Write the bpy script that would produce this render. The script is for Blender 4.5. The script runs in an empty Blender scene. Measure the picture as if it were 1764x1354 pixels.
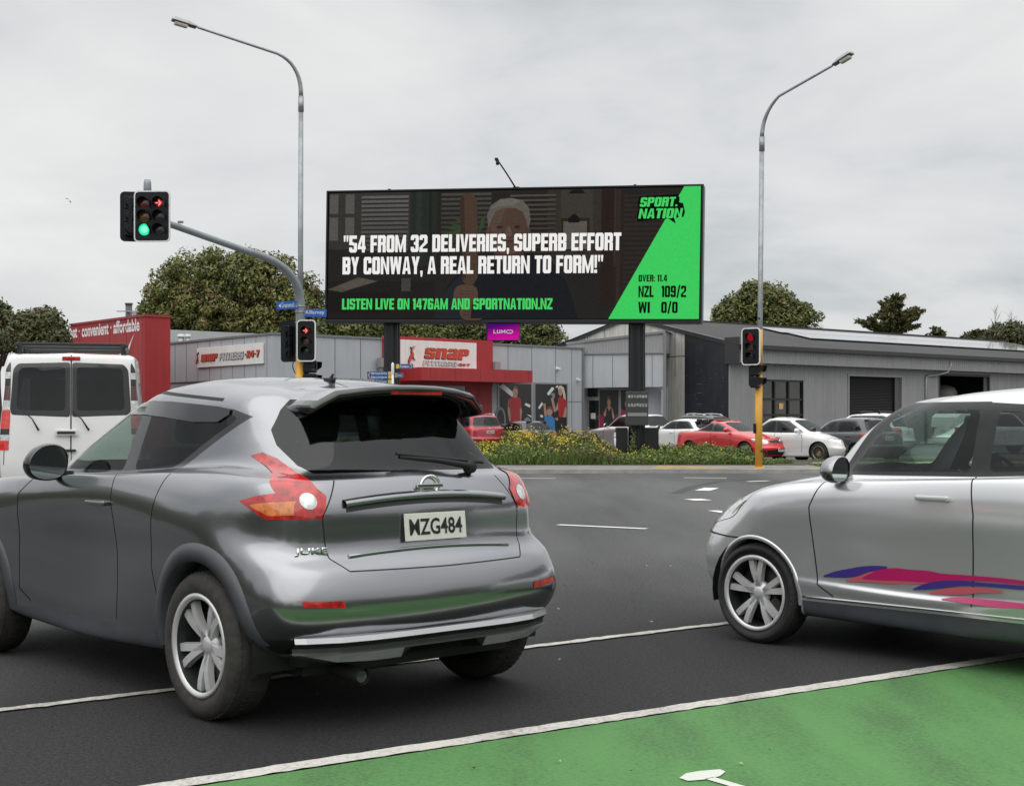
import bpy, bmesh, math, random
import numpy as np
from mathutils import Vector, Matrix
from mathutils.bvhtree import BVHTree
R = math.radians
rnd = random.Random(7)
scene = bpy.context.scene
COL = scene.collection
# ------------------------------------------------------------------ camera
EYE = 1.35                      # metres above the road
F = 2450.0                      # focal length in photo pixels (50 mm on full frame)
cam = bpy.data.cameras.new('camera')
cam.sensor_width = 36.0; cam.lens = 50.0; cam.shift_y = 48 / 1764.0
cam.clip_start = 0.1; cam.clip_end = 3000
cam_ob = bpy.data.objects.new('camera', cam); COL.objects.link(cam_ob)
cam_ob.location = (0, 0, EYE); cam_ob.rotation_euler = (R(90), 0, 0)
scene.camera = cam_ob
# ------------------------------------------------------------------ sky
SUN_EL, SUN_AZ = 55, 195        # veiled sun, high and behind the camera
w = bpy.data.worlds.new('World'); scene.world = w; w.use_nodes = True
nt = w.node_tree; N = nt.nodes; L = nt.links; N.clear()
def nd(t, **k):
    n = N.new(t)
    for a, b in k.items(): setattr(n, a, b)
    return n
out = nd('ShaderNodeOutputWorld'); bg = nd('ShaderNodeBackground'); bg2 = nd('ShaderNodeBackground'); mixs = nd('ShaderNodeMixShader')
sky = nd('ShaderNodeTexSky', sky_type='NISHITA', sun_disc=False, sun_elevation=R(SUN_EL), sun_rotation=R(SUN_AZ))
bg.inputs[1].default_value = 0.09; L.new(sky.outputs[0], bg.inputs[0])
tc = nd('ShaderNodeTexCoord'); sep = nd('ShaderNodeSeparateXYZ'); L.new(tc.outputs['Generated'], sep.inputs[0])
def math_n(op, a, b=None, c=None):
    m = nd('ShaderNodeMath', operation=op)
    for i, v in enumerate((a, b, c)):
        if v is None: continue
        if isinstance(v, (int, float)): m.inputs[i].default_value = v
        else: L.new(v, m.inputs[i])
    return m.outputs[0]
zc = math_n('MAXIMUM', sep.outputs[2], 0.0)
den = math_n('ADD', zc, 0.24)
cx = math_n('DIVIDE', sep.outputs[0], den); cy = math_n('DIVIDE', sep.outputs[1], den)
com = nd('ShaderNodeCombineXYZ'); L.new(cx, com.inputs[0]); L.new(cy, com.inputs[1])
def noise(scale, detail, rough, loc, dist=0.0):
    mp = nd('ShaderNodeMapping'); mp.inputs['Location'].default_value = loc
    L.new(com.outputs[0], mp.inputs[0])
    n = nd('ShaderNodeTexNoise'); n.inputs['Scale'].default_value = scale; n.inputs['Detail'].default_value = detail
    n.inputs['Roughness'].default_value = rough; n.inputs['Distortion'].default_value = dist
    L.new(mp.outputs[0], n.inputs['Vector']); return n.outputs['Fac']
n1 = noise(0.75, 5, 0.52, (3.1, 1.7, 0), 0.35); n2 = noise(2.3, 6, 0.55, (8.3, 2.2, 0), 0.3)
cl = math_n('ADD', math_n('MULTIPLY', n1, 0.60), math_n('MULTIPLY', n2, 0.40))
cr = nd('ShaderNodeValToRGB'); L.new(cl, cr.inputs[0])
e = cr.color_ramp.elements
e[0].position = 0.345; e[0].color = (0.515, 0.55, 0.562, 1)
e[1].position = 0.62; e[1].color = (0.87, 0.87, 0.855, 1)
m_ = e.new(0.465); m_.color = (0.73, 0.74, 0.745, 1)
# the cloud deck brightens overhead, as a real overcast sky does (well above the frame)
up = nd('ShaderNodeMapRange'); L.new(sep.outputs[2], up.inputs[0])
up.inputs[1].default_value = 0.30; up.inputs[2].default_value = 0.85; up.inputs[3].default_value = 1.0; up.inputs[4].default_value = 2.3
L.new(up.outputs[0], bg2.inputs[1]); L.new(cr.outputs[0], bg2.inputs[0])
mixs.inputs[0].default_value = 0.93
L.new(bg.outputs[0], mixs.inputs[1]); L.new(bg2.outputs[0], mixs.inputs[2]); L.new(mixs.outputs[0], out.inputs[0])
sl = bpy.data.lights.new('sun', 'SUN'); sl.energy = 1.35; sl.angle = R(85); sl.color = (1.0, 0.96, 0.9)
so = bpy.data.objects.new('sun', sl); COL.objects.link(so)
so.rotation_euler = (R(90 - SUN_EL), 0, R(-SUN_AZ + 180))
so['kind'] = 'helper'
vs = scene.view_settings; vs.view_transform = 'Standard'; vs.look = 'None'; vs.exposure = 0.0; vs.gamma = 1.0; vs.use_curve_mapping = False
scene.cycles.max_bounces = 7; scene.cycles.transparent_max_bounces = 12
scene.cycles.use_denoising = True

# ------------------------------------------------------------------ helpers
def P(px, py, Y):               # a measured point of the place: photo pixel + distance
    return Vector(((px - 882) / F * Y, Y, EYE - (py - 725) / F * Y))
def G(px, py):                  # measured point on the road
    Y = EYE * F / (py - 725); return Vector(((px - 882) / F * Y, Y, 0))
def srgb(r, g, b):
    f = lambda c: (c / 255 / 12.92) if c / 255 <= 0.04045 else ((c / 255 + 0.055) / 1.055) ** 2.4
    return (f(r), f(g), f(b))
def tag(o, label=None, cat=None, group=None, kind=None):
    if label: o['label'] = label
    if cat: o['category'] = cat
    if group: o['group'] = group
    if kind: o['kind'] = kind
    return o
def empty(name, loc, rz=0.0, **k):
    o = bpy.data.objects.new(name, None); COL.objects.link(o); o.empty_display_size = 0.2
    o.location = loc; o.rotation_euler = (0, 0, rz); return tag(o, **k)
MATS = {}
def mat(name, col=(0.5, 0.5, 0.5), rough=0.5, metal=0.0, coat=0.0, emit=None, estr=1.0, noise_amt=0.0, noise_scale=6.0, bump=0.0, bump_scale=80.0, spec=0.5, col2=None, streak=0.0):
    if name in MATS: return MATS[name]
    m = bpy.data.materials.new(name); m.use_nodes = True; t = m.node_tree; b = t.nodes['Principled BSDF']
    b.inputs['Base Color'].default_value = (*col, 1); b.inputs['Roughness'].default_value = rough
    b.inputs['Metallic'].default_value = metal; b.inputs['Coat Weight'].default_value = coat; b.inputs['Coat Roughness'].default_value = 0.04
    b.inputs['Specular IOR Level'].default_value = spec
    if emit: b.inputs['Emission Color'].default_value = (*emit, 1); b.inputs['Emission Strength'].default_value = estr
    if noise_amt or bump:
        c = t.nodes.new('ShaderNodeTexCoord')
    if noise_amt:
        n = t.nodes.new('ShaderNodeTexNoise'); n.inputs['Scale'].default_value = noise_scale; n.inputs['Detail'].default_value = 6; n.inputs['Roughness'].default_value = 0.65
        t.links.new(c.outputs['Object'], n.inputs['Vector'])
        r = t.nodes.new('ShaderNodeValToRGB'); a, z = r.color_ramp.elements; a.position = 0.32; z.position = 0.68
        lo = [x * (1 - noise_amt) for x in col]; hi = [min(1, x * (1 + noise_amt)) for x in (col2 or col)]
        a.color = (*lo, 1); z.color = (*hi, 1)
        t.links.new(n.outputs['Fac'], r.inputs[0]); t.links.new(r.outputs[0], b.inputs['Base Color'])
    if streak:                       # rain streaks and grime running down
        c2 = t.nodes.new('ShaderNodeTexCoord'); mp = t.nodes.new('ShaderNodeMapping'); mp.inputs['Scale'].default_value = (2.6, 2.6, .16); t.links.new(c2.outputs['Object'], mp.inputs[0])
        n3 = t.nodes.new('ShaderNodeTexNoise'); n3.inputs['Scale'].default_value = 1.6; n3.inputs['Detail'].default_value = 7; n3.inputs['Roughness'].default_value = .7; t.links.new(mp.outputs[0], n3.inputs['Vector'])
        mr = t.nodes.new('ShaderNodeMapRange'); mr.inputs[1].default_value = .40; mr.inputs[2].default_value = .66; mr.inputs[3].default_value = 1 - streak; mr.inputs[4].default_value = 1.04; t.links.new(n3.outputs['Fac'], mr.inputs[0])
        mx = t.nodes.new('ShaderNodeMix'); mx.data_type = 'RGBA'; mx.blend_type = 'MULTIPLY'; mx.inputs[0].default_value = 1.0
        src = b.inputs['Base Color'].links[0].from_socket if b.inputs['Base Color'].links else None
        if src: t.links.new(src, mx.inputs[6])
        else: mx.inputs[6].default_value = (*col, 1)
        t.links.new(mr.outputs[0], mx.inputs[7]); t.links.new(mx.outputs[2], b.inputs['Base Color'])
    if bump:
        n2 = t.nodes.new('ShaderNodeTexNoise'); n2.inputs['Scale'].default_value = bump_scale; n2.inputs['Detail'].default_value = 3
        t.links.new(c.outputs['Object'], n2.inputs['Vector'])
        bp = t.nodes.new('ShaderNodeBump'); bp.inputs['Strength'].default_value = bump; bp.inputs['Distance'].default_value = 0.02
        t.links.new(n2.outputs['Fac'], bp.inputs['Height']); t.links.new(bp.outputs[0], b.inputs['Normal'])
    MATS[name] = m; return m
def glow(name, col, s=1.0, grain=0.0):
    if name in MATS: return MATS[name]
    m = bpy.data.materials.new(name); m.use_nodes = True; t = m.node_tree; t.nodes.clear()
    o = t.nodes.new('ShaderNodeOutputMaterial'); em = t.nodes.new('ShaderNodeEmission')
    em.inputs[0].default_value = (*col, 1); em.inputs[1].default_value = s
    if grain:
        c = t.nodes.new('ShaderNodeTexCoord'); n = t.nodes.new('ShaderNodeTexNoise'); n.inputs['Scale'].default_value = 14; n.inputs['Detail'].default_value = 4
        t.links.new(c.outputs['Object'], n.inputs['Vector'])
        mr = t.nodes.new('ShaderNodeMapRange'); mr.inputs[1].default_value = 0.3; mr.inputs[2].default_value = 0.7
        mr.inputs[3].default_value = s * (1 - grain); mr.inputs[4].default_value = s * (1 + grain)
        t.links.new(n.outputs['Fac'], mr.inputs[0]); t.links.new(mr.outputs[0], em.inputs[1])
    t.links.new(em.outputs[0], o.inputs[0]); MATS[name] = m; return m
def mesh_obj(name, verts, faces, m, parent=None, smooth=False, mi=None, **k):
    me = bpy.data.meshes.new(name); me.from_pydata([tuple(v) for v in verts], [], faces)
    for x in (m if isinstance(m, (list, tuple)) else [m]): me.materials.append(x)
    if mi is not None: me.polygons.foreach_set('material_index', mi)
    if smooth: me.polygons.foreach_set('use_smooth', [True] * len(faces))
    me.update()
    o = bpy.data.objects.new(name, me); COL.objects.link(o)
    if parent: o.parent = parent
    return tag(o, **k)
class MB:
    """collects simple shaped pieces and links them as one mesh object"""
    def __init__(s): s.v = []; s.f = []; s.mi = []; s.sm = []
    def add(s, vs_, fs, mi=0, sm=False):
        n = len(s.v); s.v += [Vector(v) for v in vs_]; s.f += [[i + n for i in f] for f in fs]
        s.mi += [mi] * len(fs); s.sm += [sm] * len(fs); return s
    def box(s, c, d, mi=0, rz=0.0, M=None, bev=0.0):
        x, y, z = d[0] / 2, d[1] / 2, d[2] / 2
        if bev > 0:
            b = min(bev, x * .9, y * .9, z * .9); vs_ = []; 
            bm = bmesh.new(); bmesh.ops.create_cube(bm, size=1.0)
            bmesh.ops.scale(bm, vec=d, verts=bm.verts); bmesh.ops.bevel(bm, geom=list(bm.edges), offset=b, segments=2, affect='EDGES', profile=0.6)
            vs_ = [v.co.copy() for v in bm.verts]; bm.verts.index_update(); fs = [[v.index for v in f.verts] for f in bm.faces]; bm.free()
        else:
            vs_ = [Vector(p) for p in ((-x,-y,-z),(x,-y,-z),(x,y,-z),(-x,y,-z),(-x,-y,z),(x,-y,z),(x,y,z),(-x,y,z))]
            fs = [[0,3,2,1],[4,5,6,7],[0,1,5,4],[1,2,6,5],[2,3,7,6],[3,0,4,7]]
        T = Matrix.Translation(c) @ Matrix.Rotation(rz, 4, 'Z')
        if M is not None: T = M @ T
        return s.add([T @ v for v in vs_], fs, mi, False)
    def tube(s, pts, rad, seg=10, mi=0, caps=True):
        pts = [Vector(p) for p in pts]; rad = rad if isinstance(rad, (list, tuple)) else [rad] * len(pts)
        vs_ = []; up = Vector((0, 0, 1)); prev = None
        for i, p in enumerate(pts):
            d = (pts[min(i + 1, len(pts) - 1)] - pts[max(i - 1, 0)]).normalized()
            if prev is None:
                a = d.cross(up) if abs(d.dot(up)) < 0.95 else d.cross(Vector((0, 1, 0)))
            else: a = prev - d * prev.dot(d)
            a.normalize(); b = d.cross(a); prev = a
            for j in range(seg):
                t = 2 * math.pi * j / seg; vs_.append(p + (a * math.cos(t) + b * math.sin(t)) * rad[i])
        fs = [[i*seg+j, i*seg+(j+1)%seg, (i+1)*seg+(j+1)%seg, (i+1)*seg+j] for i in range(len(pts)-1) for j in range(seg)]
        s.add(vs_, fs, mi, True)
        if caps:
            n = len(s.v) - len(vs_); 
            s.f.append([n + j for j in range(seg)][::-1]); s.f.append([n + (len(pts)-1)*seg + j for j in range(seg)]); s.mi += [mi]*2; s.sm += [False]*2
        return s
    def lathe(s, prof, T, seg=28, mi=0, closed=False):   # prof: (r, h) about local z of T
        vs_ = [T @ Vector((r*math.cos(2*math.pi*j/seg), r*math.sin(2*math.pi*j/seg), h)) for r, h in prof for j in range(seg)]
        n = len(prof); fs = [[i*seg+j, i*seg+(j+1)%seg, ((i+1)%n)*seg+(j+1)%seg, ((i+1)%n)*seg+j] for i in range(n if closed else n-1) for j in range(seg)]
        return s.add(vs_, fs, mi, True)
    def prism(s, poly, T, h, mi=0):     # 2-D polygon (ccw) extruded along local z of T from 0 to h
        n = len(poly); vs_ = [T @ Vector((x, y, 0)) for x, y in poly] + [T @ Vector((x, y, h)) for x, y in poly]
        fs = [list(range(n))[::-1], list(range(n, 2*n))] + [[i, (i+1)%n, n+(i+1)%n, n+i] for i in range(n)]
        return s.add(vs_, fs, mi)
    def build(s, name, m, parent=None, **k):
        o = mesh_obj(name, s.v, s.f, m, parent, mi=s.mi, **k)
        o.data.polygons.foreach_set('use_smooth', s.sm)
        return o
def frame(o, xdir, up=(0, 0, 1)):       # 4x4: origin o, local x along xdir, local y up, local z out of the face
    x = Vector(xdir).normalized(); u = Vector(up); z = x.cross(u).normalized(); y = z.cross(x)
    return Matrix(((x.x, y.x, z.x, o[0]), (x.y, y.y, z.y, o[1]), (x.z, y.z, z.z, o[2]), (0, 0, 0, 1)))
def text_obj(name, body, T, size, m, parent=None, bold=0.0, shear=0.0, width=None, height=None, depth=0.0, align='LEFT', spacing=1.0, lift=0.004):
    """lettering as a mesh; T is a frame() on the surface; fits width and/or height when given"""
    cu = bpy.data.curves.new(name, 'FONT'); cu.body = body; cu.size = 1.0; cu.offset = bold; cu.shear = shear; cu.space_character = spacing
    cu.extrude = 0.0; cu.resolution_u = 3; cu.fill_mode = 'FRONT' if depth == 0 else 'BOTH'
    o = bpy.data.objects.new(name, cu); COL.objects.link(o)
    dg = bpy.context.evaluated_depsgraph_get(); me = bpy.data.meshes.new_from_object(o.evaluated_get(dg), depsgraph=dg)
    bpy.data.objects.remove(o); bpy.data.curves.remove(cu)
    n = len(me.vertices); co = np.empty(n*3); me.vertices.foreach_get('co', co); co = co.reshape(n, 3)
    lo, hi = co.min(0), co.max(0); wd, hg = hi[0]-lo[0], hi[1]-lo[1]
    sy = size if height is None else height / hg; sx = sy if width is None else width / wd
    co[:, 0] -= {'LEFT': lo[0], 'CENTER': (lo[0]+hi[0])/2, 'RIGHT': hi[0]}[align]
    if height is not None: co[:, 1] -= lo[1]
    co[:, 0] *= sx; co[:, 1] *= sy; co[:, 2] = lift
    bm = bmesh.new(); bm.from_mesh(me); 
    for v, c in zip(bm.verts, co): v.co = c
    if depth:
        r = bmesh.ops.extrude_face_region(bm, geom=list(bm.faces)); 
        for v in [g for g in r['geom'] if isinstance(g, bmesh.types.BMVert)]: v.co.z += depth
        bmesh.ops.recalc_face_normals(bm, faces=bm.faces)
    bmesh.ops.transform(bm, matrix=T, verts=bm.verts); bm.to_mesh(me); bm.free()
    me.materials.clear(); me.materials.append(m); me.name = name
    ob = bpy.data.objects.new(name, me); COL.objects.link(ob)
    if parent: ob.parent = parent
    return ob
def copy_tree(o, parent=None):
    c = o.copy(); COL.objects.link(c)
    if parent: c.parent = parent
    for ch in list(o.children): copy_tree(ch, c)
    return c
# ------------------------------------------------------------------ ground
def asphalt_mat():
    m = mat('asphalt', (0.05, 0.05, 0.05), 0.82, spec=.28); t = m.node_tree; b = t.nodes['Principled BSDF']; ln = t.links
    c = t.nodes.new('ShaderNodeTexCoord')
    def nz(sc, det, ro=.6, vec=None, rot=None):
        n = t.nodes.new('ShaderNodeTexNoise'); n.inputs['Scale'].default_value = sc; n.inputs['Detail'].default_value = det; n.inputs['Roughness'].default_value = ro
        if rot:
            mp = t.nodes.new('ShaderNodeMapping'); mp.inputs['Rotation'].default_value = (0, 0, rot[0]); mp.inputs['Scale'].default_value = rot[1]; ln.new(c.outputs['Object'], mp.inputs[0]); ln.new(mp.outputs[0], n.inputs['Vector'])
        else: ln.new(c.outputs['Object'], n.inputs['Vector'])
        return n.outputs['Fac']
    def mp_(v, a, b_, lo, hi):
        r = t.nodes.new('ShaderNodeMapRange'); r.inputs[1].default_value = a; r.inputs[2].default_value = b_; r.inputs[3].default_value = lo; r.inputs[4].default_value = hi; ln.new(v, r.inputs[0]); return r.outputs[0]
    def mul(a, b_):
        r = t.nodes.new('ShaderNodeMath'); r.operation = 'MULTIPLY'; ln.new(a, r.inputs[0]); ln.new(b_, r.inputs[1]); return r.outputs[0]
    sx = t.nodes.new('ShaderNodeSeparateXYZ'); ln.new(c.outputs['Object'], sx.inputs[0])
    # newer, blacker seal close to the stop lines; older grey seal across the junction
    ad = t.nodes.new('ShaderNodeMath'); ad.operation = 'MULTIPLY_ADD'; ln.new(sx.outputs[0], ad.inputs[0]); ad.inputs[1].default_value = -0.72; ln.new(sx.outputs[1], ad.inputs[2])
    ad2 = t.nodes.new('ShaderNodeMath'); ad2.operation = 'MULTIPLY_ADD'; ln.new(nz(.5, 4), ad2.inputs[0]); ad2.inputs[1].default_value = 2.5; ln.new(ad.outputs[0], ad2.inputs[2])
    age = mp_(ad2.outputs[0], 9.5, 14.5, .026, .088)
    st = mp_(nz(.35, 5, .6, rot=(-.72, (1, .12, 1))), .40, .62, .72, 1.22)
    gr = mp_(nz(48, 5, .8), .38, .62, .45, 1.65); gr2 = mp_(nz(120, 2, .8), .38, .62, .6, 1.5)
    v = mul(mul(mul(age, st), gr), gr2)
    cb = t.nodes.new('ShaderNodeCombineColor'); 
    bl = t.nodes.new('ShaderNodeMath'); bl.operation = 'MULTIPLY'; ln.new(v, bl.inputs[0]); bl.inputs[1].default_value = 1.02
    ln.new(v, cb.inputs[0]); ln.new(v, cb.inputs[1]); ln.new(bl.outputs[0], cb.inputs[2]); ln.new(cb.outputs[0], b.inputs['Base Color'])
    bp = t.nodes.new('ShaderNodeBump'); bp.inputs['Strength'].default_value = .9; bp.inputs['Distance'].default_value = .014; ln.new(nz(75, 3, .7), bp.inputs['Height']); ln.new(bp.outputs[0], b.inputs['Normal'])
    return m
def worn_paint(name, col, wear, sc=30, rough=.6, base=(.03,.03,.03)):
    m = mat(name, col, rough); t = m.node_tree; b = t.nodes['Principled BSDF']; ln = t.links; c = t.nodes.new('ShaderNodeTexCoord')
    n = t.nodes.new('ShaderNodeTexNoise'); n.inputs['Scale'].default_value = sc; n.inputs['Detail'].default_value = 5; n.inputs['Roughness'].default_value = .75; ln.new(c.outputs['Object'], n.inputs['Vector'])
    n2 = t.nodes.new('ShaderNodeTexNoise'); n2.inputs['Scale'].default_value = sc*.06; n2.inputs['Detail'].default_value = 4; mp = t.nodes.new('ShaderNodeMapping'); mp.inputs['Rotation'].default_value = (0, 0, .68); mp.inputs['Scale'].default_value = (1, .22, 1); ln.new(c.outputs['Object'], mp.inputs[0]); ln.new(mp.outputs[0], n2.inputs['Vector'])
    a = t.nodes.new('ShaderNodeMath'); a.operation = 'MULTIPLY_ADD'; ln.new(n2.outputs['Fac'], a.inputs[0]); a.inputs[1].default_value = .75; ln.new(n.outputs['Fac'], a.inputs[2])
    r = t.nodes.new('ShaderNodeValToRGB'); e0, e1 = r.color_ramp.elements; e0.position = wear-.10; e1.position = wear+.09; e0.color = (*[x*.5+y*.5 for x, y in zip(col, base)], 1); e1.color = (*col, 1)
    e2 = r.color_ramp.elements.new(wear+.28); e2.color = (*[min(1, x*1.15) for x in col], 1)
    ln.new(a.outputs[0], r.inputs[0]); ln.new(r.outputs[0], b.inputs['Base Color'])
    bp = t.nodes.new('ShaderNodeBump'); bp.inputs['Strength'].default_value = .6; bp.inputs['Distance'].default_value = .012; n3 = t.nodes.new('ShaderNodeTexNoise'); n3.inputs['Scale'].default_value = 75; ln.new(c.outputs['Object'], n3.inputs['Vector']); ln.new(n3.outputs['Fac'], bp.inputs['Height']); ln.new(bp.outputs[0], b.inputs['Normal'])
    return m
def sheet(name, pts, z, m, **k):
    return mesh_obj(name, [(p[0], p[1], z) for p in pts], [list(range(len(pts)))], m, kind='structure', **k)
def band(name, a, b_, wd, z, m, wob=0.0):
    a, b_ = Vector(a[:2]), Vector(b_[:2]); d = (b_-a); n = max(2, int(d.length/.06)) if wob else 1; u = d.normalized(); p = Vector((-u.y, u.x)); vs_ = []
    for i in range(n+1):
        q = a + d*i/n; w1 = wd/2+rnd.uniform(-wob, wob); w2 = wd/2+rnd.uniform(-wob, wob); vs_ += [(*(q-p*w1), z), (*(q+p*w2), z)]
    return mesh_obj(name, vs_, [[2*i, 2*i+2, 2*i+3, 2*i+1] for i in range(n)], m, kind='structure')
def build_ground():
    sheet('road', [(-150,-18),(150,-18),(150,62),(-150,62)], 0, asphalt_mat())
    sheet('ground', [(-1500,-1500),(1500,-1500),(1500,1500),(-1500,1500)], -.03, mat('far grass', (0.06,0.075,0.03), .95, noise_amt=.3, noise_scale=.05))
    # unseen bank around the camera, added to darken reflections in the car sides
    vs_ = []; n_ = 64
    for i in range(n_+1):
        a = R(150+255*i/n_); ca, sa = math.cos(a), math.sin(a); h = 5.6+1.1*math.sin(i*.9)+.8*math.sin(i*2.3+1)
        for r_, hz in ((1.0,0),(1.1,h*.75),(1.25,h),(1.6,h*.8)): vs_.append((ca*26*r_, 10+sa*30*r_, hz))
    mesh_obj('reflection_bank', vs_, [[i*4+j,(i+1)*4+j,(i+1)*4+j+1,i*4+j+1] for i in range(n_) for j in range(3)], mat('dark reflection bank', (0.035,0.042,0.020), .95, noise_amt=.5, noise_scale=1.2), smooth=True, kind='structure')
    M_LINE = worn_paint('worn white road paint', (0.47,0.455,0.42), .80, 38, .8); M_LINE2 = worn_paint('far white road paint', (0.66,0.66,0.64), .50, 20)
    M_GREEN = worn_paint('green cycle surfacing', (0.068,0.190,0.052), .775, 50, .85, (.026,.05,.026))
    # stop lines and the green cycle box in front
    a, b_ = G(0,1225), G(1265,1073); d = (b_-a).normalized(); band('road_marking', a-d*12, b_+d*14, .078, .008, M_LINE, .010)
    a2, b2 = G(300,1354), G(1764,1130); d2 = (b2-a2).normalized(); band('road_marking', a2-d2*6, b2+d2*12, .108, .008, M_LINE, .008)
    n2 = Vector((d2.y, -d2.x, 0)); q0, q1 = a2-d2*6+n2*.06, b2+d2*12+n2*.06
    sheet('cycle_box', [q0, q0+n2*5.0, q1+n2*5.0, q1], .004, M_GREEN)
    # part of the white bicycle symbol
    pts = [G(1170,1343),(G(1182,1335)),G(1205,1331),G(1240,1328),G(1250,1332),G(1240,1340),G(1212,1346),G(1185,1348)]
    sheet('road_marking', pts[::-1], .0085, worn_paint('symbol paint', (0.50,0.52,0.47), .46, 34))
    band('road_marking', G(1222,1343), G(1300,1366), .045, .0085, MATS['symbol paint'])
    for p, q, w_ in (((865,824),(957,824.6),.13),((1178,823.3),(1252,824),.13),((1210,845.5),(1226,841),.30),((1193,860),(1212,862.5),.32),((1228,880),(1252,884),.16),((1288,830),(1324,828.6),.16),((961,904.5),(1114,911.5),.12)):
        band('road_marking', G(*p), G(*q), w_, .008, M_LINE2)
    # grit and leaf scraps lying on the road
    g_ = np.random.default_rng(9); q = MB()
    for k in range(170):
        x, y = g_.uniform(-3,6), g_.uniform(4.2,14); s_ = g_.uniform(.004,.011)*(1+y*.05); a = g_.uniform(0,6.28); q.add([(x+s_*math.cos(a+t), y+s_*math.sin(a+t)*1.0, .010+(.006 if t > 1 else 0)) for t in (0,2.0,4.2)], [[0,1,2]], int(g_.random() < .35))
    o_ = q.build('road_grit', [mat('dark grit', (0.02,0.018,0.015), .9), mat('pale grit', (0.30,0.29,0.27), .9)]); o_['kind'] = 'stuff'
    # dark tyre scuffs
    M_SC = mat('tyre scuff', (0.030,0.030,0.031), .7, noise_amt=.4, noise_scale=1.2)
    for ctr in ([(1165,850),(1195,838),(1240,829),(1300,825)],):
        for k in range(len(ctr)-1): band('tyre_scuff', G(*ctr[k]), G(*ctr[k+1]), .22, .003, M_SC)
    # footpath with a kerb
    M_CONC = mat('footpath concrete', (0.20,0.192,0.178), .85, noise_amt=.28, noise_scale=1.3, bump=.3, bump_scale=30)
    edge = [(-120,32.5),(-14,32.8),(-5.6,32.9),(-3.6,33.6),(-2.4,35.2),(-.9,36.5),(4,36.9),(6.2,36.75),(9,36.9),(12,37.5),(24,38.4),(120,40)]
    back = [(120,62),(20,46.9),(9.5,44.6),(8.2,40.2),(-3,40.2),(-120,40.2)]
    sheet('footpath', edge + back, .10, M_CONC)
    M_KERB = mat('kerb concrete', (0.27,0.262,0.245), .8, noise_amt=.2, noise_scale=3)
    vs_ = []; 
    for x, y in edge: vs_ += [(x,y-.14,0.0),(x,y-.13,.105),(x,y+.03,.112)]
    mesh_obj('kerb', vs_, [[i*3+j,(i+1)*3+j,(i+1)*3+j+1,i*3+j+1] for i in range(len(edge)-1) for j in range(2)], M_KERB, kind='structure')
    band('gutter', (-3,34.6), (30,38.7), .35, .004, M_KERB) if False else None
    sheet('tactile_paving', [(3.6,37.15),(4.1,39.6),(5.0,39.4),(6.0,37.1)], .106, mat('faded yellow path paint', (0.33,0.215,0.085), .85, noise_amt=.45, noise_scale=3))
    # car park seal behind the planting, planting soil
    sheet('car_park', [(-120,45.3),(6.0,45.3),(9.3,44.9),(20,47.2),(120,66),(120,300),(-120,300)], .02, mat('car park asphalt', (0.065,0.065,0.064), .75, noise_amt=.35, noise_scale=.8, bump=.3, bump_scale=40))
    sheet('planting_soil', [(-30,40.2),(8.3,40.2),(9.6,44.9),(6,45.4),(-30,45.4)], .115, mat('soil', (0.055,0.045,0.03), .95, noise_amt=.4, noise_scale=5))
# ------------------------------------------------------------------ walls measured by photo pixel
class Wall:
    def __init__(s, A, B): s.A = Vector((A[0],A[1],0)); s.B = Vector((B[0],B[1],0)); s.d = (s.B-s.A).normalized(); s.len = (s.B-s.A).length; s.n = Vector((s.d.y,-s.d.x,0))
    def u(s, px):
        r = (px-882)/F; return (r*s.A.y - s.A.x)/(s.d.x - r*s.d.y)
    def at(s, px, py):
        u = s.u(px); Y = s.A.y + s.d.y*u; return u, EYE-(py-725)/F*Y
    def T(s, u=0, z=0, off=0): return frame(s.A + s.d*u + s.n*off + Vector((0,0,z)), s.d)
    def box(s, mb, u0, u1, z0, z1, t, off=0, mi=0):
        c = s.A + s.d*(u0+u1)/2 + s.n*(off+t/2) + Vector((0,0,(z0+z1)/2)); mb.box(c, (abs(u1-u0), t, abs(z1-z0)), mi, rz=math.atan2(s.d.y, s.d.x)); return mb
    def pbox(s, mb, px0, px1, py0, py1, t, off=0, mi=0):
        """py taken at the middle"""
        u0, u1 = s.u(px0), s.u(px1); pm = (px0+px1)/2; z1 = s.at(pm, py0)[1]; z0 = s.at(pm, py1)[1]; return s.box(mb, u0, u1, max(z0,.03), z1, t, off, mi), (u0, u1, max(z0,.03), z1)
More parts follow.
